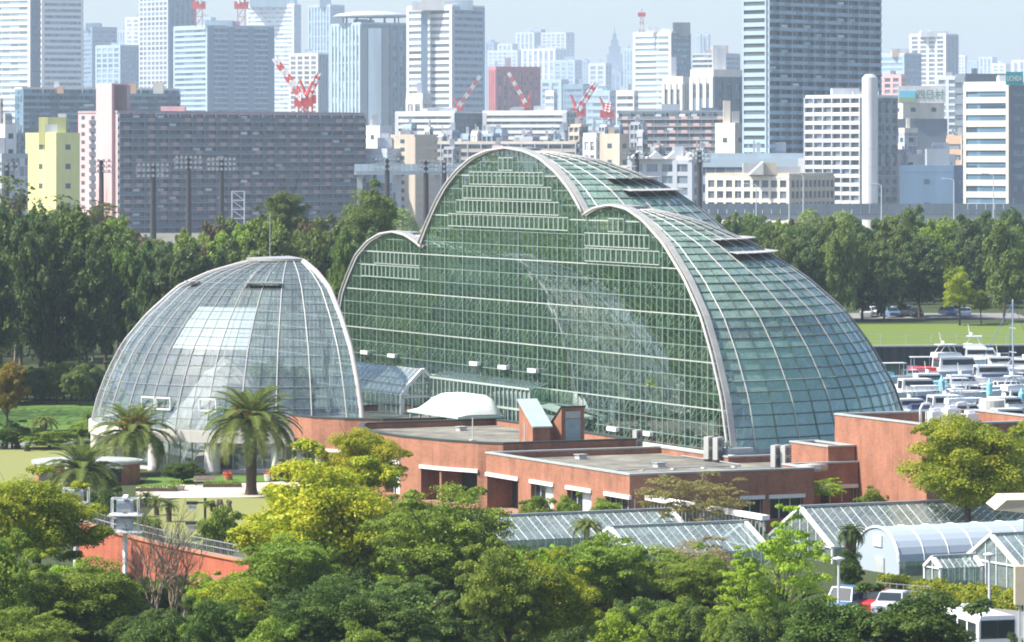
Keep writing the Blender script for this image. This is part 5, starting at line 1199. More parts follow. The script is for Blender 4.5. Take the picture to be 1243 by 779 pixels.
def cg(k): return MAT["cwall_" + k] if "cwall_" + k in MAT else (towerglass("cwall_" + k, PAL[k]) if k in ("glass", "glassblue", "slate", "dark", "deepblue", "blue", "teal", "lightblue", "grey", "brown") else cc(k))
def FD(Y): return Y if Y <= 2200 else min(11200.0, 2200 + (Y - 2200) * 1.7)
_unit = {}
def ubox(mat):
    if mat not in _unit: _unit[mat] = MB().box(0, 0, 0, 1, 1, 1).mesh("block", mat)
    return _unit[mat]
def face(T, body, C, d, w, z0, z1, fh, style, wall, pier=None, glass=None, bay=4.0, zmin=0.0):
    """dress one face: C lower corner, d unit direction along the face, outward normal to its right."""
    nrm = Vector((d.y, -d.x)); ang = math.atan2(d.y, d.x); n = int((z1 - z0) / fh)
    def put(name, t0, t1, za_, zb_, dep, mat):
        # unit box: x along the face, y inwards
        o = T.inst(name, ubox(mat), (C.x + d.x*t0 + nrm.x*dep, C.y + d.y*t0 + nrm.y*dep, za_), (0, 0, ang), (t1 - t0, dep + .05, zb_ - za_), parent=body); return o
    wm = cc(wall); pm = cc(pier or wall)
    vis = [i for i in range(n) if z1 - i * fh > zmin]
    if style == 'band':
        for i in vis: zt = z1 - i*fh; put("spandrel", 0, w, zt - fh*.52, zt, .35, wm)
        put("pier", 0, min(w*.06, 2), z0, z1, .42, pm); put("pier", w - min(w*.06, 2), w, z0, z1, .42, pm)
    elif style == 'grid':
        for i in vis: zt = z1 - i*fh; put("floor_slab", 0, w, zt - fh*.36, zt, .30, wm)
        k = max(2, int(w / bay))
        for i in range(k + 1): t = i*(w - w*.25/k)/k; put("pier", t, t + w*.28/k, z0, z1 - .02, .38, pm)
    elif style == 'cells':
        k = max(2, int(w / bay)); rn = random.Random(3)
        for i in vis: zt = z1 - i*fh; put("balcony_front", 0, w, zt - fh, zt - fh*.66, 1.0, wm); put("floor_slab", 0, w, zt - fh*.10, zt, 1.05, pm)
        for i in range(k + 1): t = i*(w - .4)/k; put("party_wall", t, t + .4, z0, z1, 1.1, pm)
        for i in vis:
            for j in range(k):
                if rn.random() < .4: zt = z1 - i*fh; t = (j + .2)*w/k; put("window", t, t + w/k*.55, zt - fh*.62, zt - fh*.2, .1, cc(rn.choice(["glassblue", "pale", "lightblue"])))
    elif style == 'fins':
        k = max(3, int(w / bay))
        for i in range(k + 1): t = i*(w*(1 - .4/k))/k; put("fin", t, t + w*.4/k, z0, z1, .6, wm)
        for i in vis[::3]: zt = z1 - i*fh; put("floor_slab", 0, w, zt - fh*.25, zt, .15, pm)
    elif style == 'balcony':
        rn = random.Random(int(C.x * 7 + w)); k = max(2, int(w / bay))
        for i in vis:
            zt = z1 - i*fh; put("balcony_front", 0, w, zt - fh, zt - fh*.58, 1.2, wm); put("floor_slab", 0, w, zt - fh*1.06, zt - fh*.985, 1.3, pm)
        for i in range(k + 1): t = i*(w - .35)/k; put("party_wall", t, t + .35, z0, z1, 1.05, wm)
        if pier:
            for i in vis:
                for j in range(k):
                    if rn.random() < .82: t = (j + .32)*w/k; zt = z1 - i*fh; put("balcony_panel", t, min(w, t + w/k*.5), zt - fh*.98, zt - fh*.57, 1.28, cc(rn.choice([pier, pier, pier, wall])))
            for _ in range(int(len(vis)*k*.12)):
                j = rn.randrange(k); i = rn.choice(vis); zt = z1 - i*fh; t = j*w/k + .6; put("laundry", t, t + w/k*.5, zt - fh*.6, zt - fh*.25, 1.0, cc(rn.choice(["white", "pale", "lightblue"])))
    elif style == 'holes':
        k = max(1, int(w / bay))
        for i in vis:
            for j in range(k): t = (j + .5)*w/k; zt = z1 - i*fh; hw_ = min(bay*.2, 1.0); hh_ = min(fh*.47, 1.7); put("window", t - hw_, t + hw_, zt - fh*.3 - hh_, zt - fh*.3, .06, cc(glass or "glass"))
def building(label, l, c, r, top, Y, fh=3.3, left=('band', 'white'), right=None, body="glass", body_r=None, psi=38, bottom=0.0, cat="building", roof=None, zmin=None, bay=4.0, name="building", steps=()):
    """left face spans image columns l..c (sunlit), right face c..r (shaded, the shade often put into its wall colour too); Y is the distance of the near corner."""
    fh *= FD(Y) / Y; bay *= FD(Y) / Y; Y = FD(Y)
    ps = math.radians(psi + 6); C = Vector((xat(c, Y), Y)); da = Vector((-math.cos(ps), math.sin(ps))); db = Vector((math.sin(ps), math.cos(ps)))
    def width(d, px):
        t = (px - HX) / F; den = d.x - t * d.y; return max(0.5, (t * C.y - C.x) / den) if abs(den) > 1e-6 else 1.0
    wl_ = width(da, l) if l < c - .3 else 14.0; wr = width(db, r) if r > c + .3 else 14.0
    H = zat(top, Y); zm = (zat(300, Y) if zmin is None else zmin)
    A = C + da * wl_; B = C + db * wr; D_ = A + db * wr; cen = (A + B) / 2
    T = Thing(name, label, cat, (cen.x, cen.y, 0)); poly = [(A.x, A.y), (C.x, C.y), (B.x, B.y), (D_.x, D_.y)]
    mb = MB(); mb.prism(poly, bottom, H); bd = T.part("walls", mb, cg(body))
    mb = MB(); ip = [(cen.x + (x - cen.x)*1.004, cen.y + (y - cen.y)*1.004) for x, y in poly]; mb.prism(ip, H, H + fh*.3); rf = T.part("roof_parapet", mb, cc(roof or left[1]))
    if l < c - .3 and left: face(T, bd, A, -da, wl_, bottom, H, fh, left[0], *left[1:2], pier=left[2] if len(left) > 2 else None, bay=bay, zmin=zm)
    rt = right or left  # right-hand colours are often darker or bluer to stand for shade
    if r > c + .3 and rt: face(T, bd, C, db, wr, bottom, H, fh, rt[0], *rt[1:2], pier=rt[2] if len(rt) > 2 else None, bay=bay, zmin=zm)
    # roof machinery
    rn = random.Random(int(l * 13 + top)); k = rn.choice((1, 2, 2, 3))
    for i in range(k):
        u, v = rn.uniform(.2, .7), rn.uniform(.2, .6); q = C + da*wl_*u + db*wr*v; s = min(wl_, wr)*rn.uniform(.12, .22); mb = MB(); mb.prism([(q.x-s, q.y-s*.8), (q.x+s, q.y-s*.8), (q.x+s, q.y+s*.8), (q.x-s, q.y+s*.8)], H, H + fh*rn.uniform(.7, 1.3)); T.part("roof_house", mb, cc(rn.choice(["pale", "grey", left[1] if left else "grey"])))
    for (sl, sr, st, col) in steps:      # raised boxes on the roof, by image column and row
        zt = zat(st, Y + 4); x0, x1 = xat(sl, Y + 4), xat(sr, Y + 4); mb = MB(); mb.box(x0, Y + 4, H - 2, x1, Y + 4 + (x1 - x0), zt); T.part("roof_tower", mb, cc(col))
    return T

# nearer blocks
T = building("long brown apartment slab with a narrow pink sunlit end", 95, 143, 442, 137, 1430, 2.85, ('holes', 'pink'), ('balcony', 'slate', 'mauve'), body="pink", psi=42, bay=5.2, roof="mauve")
bd = T.e.children[0]
# the long side's shade is put into a near-black wall colour
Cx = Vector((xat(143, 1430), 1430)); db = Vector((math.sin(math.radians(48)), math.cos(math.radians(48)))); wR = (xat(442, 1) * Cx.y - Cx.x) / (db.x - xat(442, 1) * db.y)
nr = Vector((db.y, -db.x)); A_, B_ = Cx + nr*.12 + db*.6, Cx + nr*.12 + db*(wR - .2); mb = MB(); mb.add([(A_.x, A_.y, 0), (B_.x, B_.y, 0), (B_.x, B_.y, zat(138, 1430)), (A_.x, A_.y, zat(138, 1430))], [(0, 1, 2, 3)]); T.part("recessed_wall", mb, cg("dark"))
ps_ = math.radians(48); dl = Vector((-math.cos(ps_), math.sin(ps_))); nl = Vector((-math.sin(ps_), -math.cos(ps_)))
def onleft(px, o): t = (px - HX)/F; w = (t*Cx.y - Cx.x)/(dl.x - t*dl.y); q = Cx + dl*w + nl*o; return (q.x, q.y)
mb = MB(); mb.prism([onleft(120, 1.2), onleft(139, 1.2), onleft(139, -6), onleft(120, -6)], 0, zat(101, 1430)); T.part("stair_tower", mb, cc("pink"))
e0, e1 = Vector(onleft(139, .2)), Vector(onleft(139, .2)) + db*7; mb = MB(); mb.prism([tuple(e0), tuple(e1), tuple(e1 + dl*4), tuple(e0 + dl*4)], zat(138, 1430), zat(103, 1430)); T.part("lift_house", mb, cc("mauve"))
for i in range(14):
    z = zat(145 + 9.8*i, 1420); mb = MB(); mb.prism([onleft(109, .35), onleft(118, .35), onleft(118, -.5), onleft(109, -.5)], z - 1.5, z); T.part("stair_opening", mb, cc("dark"))
T = building("plain yellow block with a smaller yellow tower on top", 31, 68, 97, 168, 1350, 6.4, ('holes', 'yellow'), None, body="yellow", psi=40, bay=9.0, steps=((47, 58, 142, "yellow"), (58, 80, 142, "olive")))  # olive half of the roof tower carries its shaded side in colour
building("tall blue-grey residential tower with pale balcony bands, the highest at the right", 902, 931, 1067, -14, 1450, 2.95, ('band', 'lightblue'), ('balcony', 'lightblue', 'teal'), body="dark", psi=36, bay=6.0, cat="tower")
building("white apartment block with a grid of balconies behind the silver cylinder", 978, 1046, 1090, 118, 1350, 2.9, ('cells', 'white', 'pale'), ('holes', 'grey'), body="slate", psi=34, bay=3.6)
T = Thing("water_tower", "tall plain silver-white cylinder shaft before the white apartment block", "tower", (xat(1056, 1340), 1340, 0)); Rr = 9.6*1340/F; zt = zat(94, 1340)
for i in range(9):
    mb = MB(); mb.lathe([(Rr, zt*i/9), (Rr, zt*(i+1)/9 - .05)], 40, (xat(1056, 1340), 1340)); T.part("shaft_ring", mb, cc("white"), smooth=True)
mb = MB(); mb.lathe([(Rr - .1, zt), (Rr*.6, zt + 1), (0, zt + 1.2)], 28, (xat(1056, 1340), 1340)); T.part("top", mb, cc("pale"))
T = building("long low cream school building with three rows of windows, right of the great greenhouse", 857, 958, 1012, 214, 1300, 3.5, ('grid', 'cream'), ('grid', 'beige'), body="dark", psi=24, bay=3.0, roof="beige")
x0, x1 = xat(910, 1300), xat(927, 1300); mb = MB(); mb.add([(x0, 1301, zat(212, 1300)), (x1, 1301, zat(212, 1300)), (x1, 1301, zat(196, 1300)), (x0, 1312, zat(212, 1300)), (x1, 1312, zat(212, 1300)), (x1, 1312, zat(196, 1300))], [(0, 1, 2), (3, 5, 4), (0, 2, 5, 3), (1, 4, 5, 2)]); T.part("roof_gable", mb, cc("white"))
mb = MB(); mb.box(x1, 1302, zat(212, 1300), xat(943, 1300), 1312, zat(197, 1300)); T.part("roof_house", mb, cc("beige"))
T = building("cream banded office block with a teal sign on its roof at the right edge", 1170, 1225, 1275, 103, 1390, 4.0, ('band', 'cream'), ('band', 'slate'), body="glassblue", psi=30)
def board(T, name, pl, pr, pt, pb, Y, mat, th_=.6):
    mb = MB(); mb.box(xat(pl, Y), Y, zat(pb, Y), xat(pr, Y), Y + th_, zat(pt, Y)); return T.part(name, mb, mat)
def text(T, parent, s, px, py, hpx, Y, mat, wpx=None):
    cu = bpy.data.curves.new("lettering", 'FONT'); cu.body = s; cu.align_x = 'CENTER'; cu.align_y = 'CENTER'; cu.size = 1.0; cu.extrude = 0.02
    o = bpy.data.objects.new("lettering", cu); COL.objects.link(o); bpy.context.view_layer.update(); me = bpy.data.meshes.new_from_object(o.evaluated_get(bpy.context.evaluated_depsgraph_get())); bpy.data.objects.remove(o)
    me.materials.clear(); me.materials.append(mat); co = np.empty(len(me.vertices)*3); me.vertices.foreach_get("co", co); co = co.reshape(-1, 3)
    ext = co.max(0) - co.min(0); mid = (co.max(0) + co.min(0))/2; k = hpx*Y/F/ext[1]; kx = (wpx*Y/F/ext[0]) if wpx else k
    co2 = np.stack([(co[:, 0]-mid[0])*kx, -(co[:, 2])*1.0, (co[:, 1]-mid[1])*k], 1); me.vertices.foreach_set("co", co2.ravel()); me.update()
    o = bpy.data.objects.new("lettering", me); link(o, parent); p = P(px, py, Y); o.location = (p[0]-T.off[0], p[1]-.15-T.off[1], p[2]-T.off[2]); return o
sg = board(T, "rooftop_sign", 1221, 1242, 87, 103, 1386, cm("sign_teal", (.02, .26, .28))); text(T, sg, "UCHIDA", 1231.5, 95, 6.2, 1386, cc("white"), 18)
T = building("grey block carrying a big white billboard with green characters", 1086, 1096, 1146, 126, 1700, 5.0, ('holes', 'pale'), ('holes', 'pale'), body="cream", psi=70, bay=6)
sg = board(T, "billboard", 1090, 1148, 104, 125, 1690, cc("white")); text(T, sg, "四日村", 1129, 114.5, 12, 1690, cm("sign_green", (.03, .22, .13)), 33)
pb = board(T, "painted_sky", 1091.5, 1111, 110, 118, 1689.6, cm("sign_blue", (.16, .55, .72)), .3); pb.parent = sg; pb = board(T, "painted_field", 1091.5, 1111, 118, 123.5, 1689.6, cm("sign_field", (.28, .40, .20)), .3); pb.parent = sg
board(T, "lower_wall", 1088, 1150, 144, 200, 1692, cc("slate"))
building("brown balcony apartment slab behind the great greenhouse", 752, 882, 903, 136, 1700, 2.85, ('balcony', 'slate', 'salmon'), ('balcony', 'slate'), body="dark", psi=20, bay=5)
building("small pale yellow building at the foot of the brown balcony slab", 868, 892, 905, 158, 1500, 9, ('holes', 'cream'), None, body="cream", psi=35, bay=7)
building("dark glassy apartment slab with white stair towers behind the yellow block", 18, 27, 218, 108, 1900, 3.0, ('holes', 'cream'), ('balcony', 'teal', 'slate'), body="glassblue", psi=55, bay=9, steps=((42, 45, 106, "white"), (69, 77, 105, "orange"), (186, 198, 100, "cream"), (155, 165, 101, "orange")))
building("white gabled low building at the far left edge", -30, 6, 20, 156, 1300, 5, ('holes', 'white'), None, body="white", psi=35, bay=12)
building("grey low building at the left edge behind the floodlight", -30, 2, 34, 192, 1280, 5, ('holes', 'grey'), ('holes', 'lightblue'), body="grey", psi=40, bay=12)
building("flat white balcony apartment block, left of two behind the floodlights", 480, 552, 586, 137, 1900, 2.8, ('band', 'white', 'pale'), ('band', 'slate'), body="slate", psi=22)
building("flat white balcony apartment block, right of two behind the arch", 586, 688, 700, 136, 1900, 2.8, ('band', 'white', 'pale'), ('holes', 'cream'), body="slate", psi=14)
building("plain beige end wall of a low apartment block by the floodlights", 474, 503, 530, 166, 1500, 3.0, ('holes', 'beige'), ('band', 'beige'), body="beige", psi=32, bay=14)
building("low beige balcony apartments peeping over the big arch", 503, 700, 704, 174, 1560, 3.0, ('cells', 'beige', 'pale'), None, body="slate", psi=9, bay=5)
building("white stepped low building behind the brown slab's right end", 443, 461, 476, 158, 1600, 6, ('holes', 'white'), ('holes', 'pale'), body="white", psi=40, bay=12)
building("pale low sheds right of the brown apartment slab", 440, 470, 500, 186, 1500, 6, ('holes', 'pale'), None, body="lightblue", psi=40, bay=12)
building("small white house-like block with a yellow roof sign among the low apartments", 493, 513, 523, 119, 2000, 8, ('grid', 'white'), None, body="grey", psi=30, bay=8, steps=((498, 508, 113, "yellow"),))
T = building("white pavilion with zigzag roof before the brown balcony slab", 762, 840, 852, 194, 1400, 4, ('grid', 'pale'), None, body="slate", psi=15, bay=5, roof="white")
for k_, (pl, pr) in enumerate(((764, 786), (786, 808), (808, 830), (830, 850))):
    x0, x1 = xat(pl, 1402), xat(pr, 1402); zb_ = zat(193, 1402); zt_ = zat(183, 1402); mb = MB(); mb.add([(x0, 1402, zb_), (x1, 1402, zb_), ((x0+x1)/2, 1402, zt_), (x0, 1420, zb_), (x1, 1420, zb_), ((x0+x1)/2, 1420, zt_)], [(0, 1, 2), (3, 5, 4), (0, 2, 5, 3), (1, 4, 5, 2), (0, 3, 4, 1)]); T.part("roof_gable", mb, cc("white"))
building("low grey-brown shed right behind the big arch", 728, 752, 764, 168, 1500, 6, ('holes', 'beige'), ('holes', 'grey'), body="beige", psi=35, bay=9)
building("small white building right behind the big arch", 708, 724, 730, 166, 1520, 5, ('grid', 'white'), None, body="grey", psi=30, bay=5)
building("long low white and blue warehouse belt before the tall right tower", 846, 976, 990, 192, 1440, 6, ('band', 'lightblue', 'white'), None, body="slate", psi=8)
building("low blue warehouse between the cylinder and the cream offices", 1092, 1158, 1172, 209, 1420, 8, ('holes', 'shed'), None, body="shed", psi=10, bay=20)
building("white cluttered low workshops before the billboard block", 1090, 1150, 1160, 192, 1500, 5, ('holes', 'white'), None, body="white", psi=12, bay=9)
building("small pale block with a chimney before the billboard building", 1091, 1098, 1114, 161, 1550, 6, ('holes', 'cream'), ('holes', 'grey'), body="grey", psi=55, bay=9, steps=((1095, 1098, 155, "cream"),))
building("small orange and cream striped office beside the cream banded block", 1149, 1168, 1174, 168, 1600, 4.2, ('band', 'orange', 'cream'), None, body="slate", psi=25)
# the further towers
T = building("huge white banded tower at the left edge, cut off by the frame", -40, 37, 50, -70, 2700, 4.0, ('band', 'white'), ('fins', 'glassblue'), body="teal", psi=26, zmin=20, cat="tower")
building("shaded grey-blue wing of the white banded tower at the left", 50, 51, 101, -60, 2690, 4.0, ('band', 'white'), ('band', 'white'), body="blue", psi=62, zmin=20, cat="tower")
building("stepped grey-blue tower right of the white banded tower", 101, 112, 142, 34, 3600, 4, ('band', 'blue'), ('band', 'blue'), body="deepblue", psi=55, zmin=30, steps=((104, 122, 28, "blue"),))
building("grid-fronted pale office in front of the stepped grey-blue tower", 116, 146, 170, 56, 3300, 4.2, ('grid', 'lightblue'), ('band', 'blue'), body="blue", psi=35, zmin=30, bay=7)
building("far white tower with dark windows behind the grid-fronted office", 152, 170, 174, 22, 5000, 5, ('grid', 'white'), None, body="grey", psi=20, zmin=40, bay=7)
building("tall grey tower with a fine window grid and a blue shaded side", 169, 204, 238, -24, 3000, 3.6, ('grid', 'pale'), ('fins', 'blue'), body="slate", psi=42, zmin=30, bay=4.5, cat="tower")
T = building("dark blue tower under construction wrapped in netting with red cranes on top", 211, 252, 332, 32, 2600, 3.4, ('band', 'lightblue'), ('grid', 'lightblue', 'blue'), body="deepblue", psi=48, zmin=20, bay=16, cat="tower")
building("white finely striped tower behind the tower under construction", 300, 357, 365, 6, 3800, 4, ('band', 'white'), ('fins', 'lightblue'), body="lightblue", psi=20, zmin=40, cat="tower", steps=((303, 358, -2, "lightblue"),))
building("smooth blue glass tower with a darker right side", 374, 401, 418, 7, 4200, 5, ('fins', 'lightblue'), ('fins', 'blue'), body="glassblue", psi=35, zmin=40, cat="tower", steps=((388, 401, -1, "blue"),))
building("cream columned tower with a blue-tinted shaded side behind the left red crane", 351, 386, 398, 66, 3000, 3.6, ('grid', 'cream', 'cream'), ('fins', 'blue'), body="slate", psi=24, zmin=30, bay=6)
# oval-roofed tower
T = building("blue glass tower with a thin oval disc roof on columns", 402, 438, 494, 29, 2500, 3.8, ('fins', 'lightblue'), ('fins', 'teal'), body="teal", psi=55, zmin=20, bay=5, cat="tower")
Ym = FD(2500) + 24; sO = Ym / 2520; cxm = xat(450, Ym); z = zat(20, Ym); prof = [(0, z - .5), (21.5*sO, z - .6), (23.5*sO, z), (20*sO, z + 1.8), (10*sO, z + 3.2), (0, z + 3.6)]
dm = MB(); dm.lathe(prof, 40, (0, 0)); dm.v = [(cxm + x*1.0, Ym + y*.7, z_) for x, y, z_ in dm.v]; T.part("disc_roof", dm, cc("pale"), smooth=True)
for i in range(12):
    a = i*math.pi/6; mb = MB(); x, y = cxm + 17*sO*math.cos(a), Ym + 11*math.sin(a); mb.box(x-.4, y-.4, zat(30, Ym), x+.4, y+.4, z); T.part("roof_column", mb, cc("slate"))
for (pl, pr, col) in ((447, 463, "lightblue"), (438, 446, "slate"), (464, 472, "slate")): board(T, "facade_strip", pl, pr, 34, 185, FD(2500) - 12 + (pl < 446)*3, cc(col), 2)
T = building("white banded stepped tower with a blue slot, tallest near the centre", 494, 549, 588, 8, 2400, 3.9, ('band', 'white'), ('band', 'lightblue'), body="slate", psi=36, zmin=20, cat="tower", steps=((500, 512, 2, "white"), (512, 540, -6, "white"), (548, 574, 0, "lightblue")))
board(T, "glass_slot", 511, 519, 14, 190, FD(2400) + 8, cc("blue"), 3)
building("dark brick-red windowless block behind the big arch", 594, 602, 656, 84, 2600, 6, ('fins', 'red'), ('fins', 'brown'), body="brown", psi=66, zmin=20, bay=3.5)
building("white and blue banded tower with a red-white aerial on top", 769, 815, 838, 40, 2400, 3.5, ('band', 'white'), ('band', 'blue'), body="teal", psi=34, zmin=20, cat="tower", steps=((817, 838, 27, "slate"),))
building("windowless cream block with dark slot, left of two before the aerial tower", 804, 829, 838, 101, 2050, 12, ('fins', 'cream'), None, body="slate", psi=24, zmin=20, bay=10)
building("windowless cream block with a blue-tinted shaded ribbed side, right of two", 838, 866, 903, 93, 2000, 12, ('fins', 'cream'), ('fins', 'slate'), body="deepblue", psi=44, zmin=20, bay=8)
building("pale banded apartment tower with a reddish crane base on its roof", 841, 880, 898, 66, 2700, 3.2, ('balcony', 'pale', 'cream'), ('band', 'lightblue'), body="slate", psi=24, zmin=20, bay=8, steps=((864, 884, 55, "orange"),))
building("low white office left of the aerial tower's foot", 748, 770, 774, 112, 2300, 4, ('band', 'white'), None, body="slate", psi=20, zmin=10)
building("blue banded office right of the tallest right tower", 1068, 1098, 1118, 66, 3000, 4, ('band', 'lightblue'), ('band', 'blue'), body="blue", psi=38, zmin=20, steps=((1083, 1100, 62, "orange"),))
building("pinkish grid apartment block in front of the blue banded office", 1071, 1094, 1100, 92, 2400, 3.4, ('grid', 'pink'), None, body="slate", psi=22, zmin=10, bay=4)
building("tall white gridded tower with a blue-tinted shaded side in the right distance", 1104, 1148, 1163, 42, 3300, 3.6, ('grid', 'white'), ('fins', 'blue'), body="slate", psi=24, zmin=30, bay=7, cat="tower", steps=((1118, 1140, 38, "white"),))
building("grey gridded block right above the billboard", 1136, 1164, 1173, 94, 2300, 3.6, ('grid', 'pale'), ('holes', 'slate'), body="slate", psi=24, zmin=10, bay=5)
building("dark banded slab behind the cream banded offices", 1160, 1172, 1232, 93, 1900, 5, ('band', 'slate'), ('grid', 'slate'), body="dark", psi=60, zmin=10, bay=5)
# the hazy skyline far away
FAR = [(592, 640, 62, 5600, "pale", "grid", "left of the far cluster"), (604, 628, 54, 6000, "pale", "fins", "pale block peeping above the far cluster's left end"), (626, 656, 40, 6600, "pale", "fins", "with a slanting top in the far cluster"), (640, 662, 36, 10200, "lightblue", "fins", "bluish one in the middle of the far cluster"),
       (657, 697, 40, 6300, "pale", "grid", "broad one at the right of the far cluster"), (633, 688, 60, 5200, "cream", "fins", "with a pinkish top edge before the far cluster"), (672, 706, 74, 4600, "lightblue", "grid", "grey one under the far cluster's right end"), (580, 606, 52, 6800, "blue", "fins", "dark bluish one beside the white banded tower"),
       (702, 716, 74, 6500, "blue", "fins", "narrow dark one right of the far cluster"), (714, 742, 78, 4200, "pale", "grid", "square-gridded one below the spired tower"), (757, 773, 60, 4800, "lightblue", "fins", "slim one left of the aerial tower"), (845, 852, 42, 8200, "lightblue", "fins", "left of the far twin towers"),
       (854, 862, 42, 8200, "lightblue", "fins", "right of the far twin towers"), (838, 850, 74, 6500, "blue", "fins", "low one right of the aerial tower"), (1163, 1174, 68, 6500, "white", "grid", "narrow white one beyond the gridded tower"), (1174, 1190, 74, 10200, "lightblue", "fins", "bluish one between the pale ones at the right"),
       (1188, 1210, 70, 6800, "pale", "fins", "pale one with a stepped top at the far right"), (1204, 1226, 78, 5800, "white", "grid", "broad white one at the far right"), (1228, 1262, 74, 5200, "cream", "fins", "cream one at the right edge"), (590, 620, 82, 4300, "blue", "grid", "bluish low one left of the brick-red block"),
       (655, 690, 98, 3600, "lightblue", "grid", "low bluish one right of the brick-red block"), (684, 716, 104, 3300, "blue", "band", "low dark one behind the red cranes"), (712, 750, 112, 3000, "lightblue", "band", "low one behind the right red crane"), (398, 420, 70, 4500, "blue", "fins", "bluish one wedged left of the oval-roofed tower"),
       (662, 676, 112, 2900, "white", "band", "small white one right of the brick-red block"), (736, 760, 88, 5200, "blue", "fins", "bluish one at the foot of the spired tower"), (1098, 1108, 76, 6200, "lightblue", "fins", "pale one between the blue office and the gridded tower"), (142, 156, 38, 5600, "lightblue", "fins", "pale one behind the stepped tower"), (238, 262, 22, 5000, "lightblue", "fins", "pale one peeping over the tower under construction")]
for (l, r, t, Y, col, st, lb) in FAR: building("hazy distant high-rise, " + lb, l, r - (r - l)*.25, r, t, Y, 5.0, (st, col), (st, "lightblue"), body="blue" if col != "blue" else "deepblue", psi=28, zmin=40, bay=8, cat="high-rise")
# spired tower
T = Thing("spired_tower", "far stepped tower ending in a needle spire, blue with haze", "tower", (xat(746, 10200), 10200, 0)); x = xat(746, 10200)
for i, (hw, pt, pb) in enumerate(((12, 80, 185), (9.5, 66, 80), (7, 56, 66), (4.5, 48, 56), (2.4, 41, 48))):
    w = hw*10200/F; mb = MB(); mb.box(x - w, 10200 - w + i, zat(pb, 10200) if i else 0, x + w, 10200 + w, zat(pt, 10200)); T.part("stage", mb, cc("blue"))
mb = MB(); mb.tube([(x, 10200, zat(41, 10200)), (x, 10200, zat(31, 10200))], [2.0, .3], 6); T.part("spire", mb, cc("slate"))
# aerial on the banded tower
YA = FD(2400) + 6; x = xat(779, YA); T = Thing("roof_aerial", "red and white lattice aerial on the banded tower", "aerial", (x, YA, zat(40, YA)))
for i in range(6):
    zb_, zt = zat(40 - 5*i, YA), zat(35 - 5*i, YA); mb = MB(); w = 1.5 - .2*i
    for sx in (-1, 1):
        mb.bar((x + sx*w, YA, zb_), (x + sx*(w-.2), YA, zt), .35); mb.bar((x + sx*w, YA, zb_), (x - sx*w, YA, zt), .25)
    if i == 4: mb.box(x - 2.4, YA - 1, zb_, x + 2.4, YA + 1, zt)
    T.part("lattice_stage", mb, cc("redcrane" if i % 2 == 0 else "white"))
# cranes
def crane(label, px, pb, Y, mast_top, tipx, tipy, w=1.6, cab=True):
    w *= FD(Y) / Y; Y = FD(Y); x = xat(px, Y); T = Thing("tower_crane", label, "crane", (x, Y, zat(pb, Y)), group=None); zb_, zt = zat(pb, Y), zat(mast_top, Y); n = max(2, int((zt - zb_)/(3*w)))
    mb = MB()
    for sx in (-1, 1): mb.bar((x + sx*w, Y, zb_), (x + sx*w, Y, zt), .5)
    for i in range(n): za_, zc = zb_ + (zt - zb_)*i/n, zb_ + (zt - zb_)*(i+1)/n; mb.bar((x - w, Y, za_), (x + w, Y, zc), .4); mb.bar((x - w, Y, zc), (x + w, Y, zc), .4)
    T.part("mast", mb, cc("redcrane"))
    mb = MB(); mb.box(x - w*1.9, Y - w, zt - w*.6, x + w*1.9, Y + w, zt + w*1.4); T.part("cab", mb, cc("redcrane"))
    mb = MB(); mb.tube([(x, Y, zt), (x - (1 if tipx > px else -1)*w*2.0, Y, zt + w*5)], [w*.6, w*.25], 5); T.part("back_mast", mb, cc("redcrane"))
    p0, p1 = Vector((x, Y - w, zt + w)), Vector(P(tipx, tipy, Y)); k = 7
    for i in range(k):
        a_, b_ = p0.lerp(p1, i/k), p0.lerp(p1, (i+1)/k); mb = MB(); r = w*.62*(1 - .3*i/k); d = (b_ - a_).normalized(); s_ = d.cross(Vector((0, 1, 0)))
        for sg_ in (-1, 1): mb.bar(a_ + s_*r*sg_, b_ + s_*r*sg_, w*.42)
        mb.bar(a_ + s_*r, b_ - s_*r, w*.3); mb.bar(a_ - s_*r, b_ + s_*r, w*.3); T.part("jib_section", mb, cc("redcrane" if i % 2 else "white"))
crane("red and white crane leaning left behind the brown apartment slab", 368, 150, 1550, 126, 333, 70, 1.7)
crane("red and white crane leaning right behind the brown apartment slab", 374, 150, 1560, 122, 388, 88, 1.6)
crane("left red crane on the tower under construction", 241, 32, 2600, 8, 262, -40, 2.3); crane("right red crane on the tower under construction", 293, 32, 2600, 8, 280, -40, 2.3)
crane("red and white crane leaning right above the low roofs behind the arch", 702, 150, 2000, 138, 724, 100, 1.9); crane("short upright red crane above the low roofs behind the arch", 737, 150, 2000, 140, 739, 124, 1.8)
crane("thin red and white crane leaning right before the white banded tower", 557, 138, 2200, 132, 583, 92, 1.3); crane("thin red and white crane leaning left before the brick-red block", 638, 136, 2200, 128, 617, 88, 1.3)
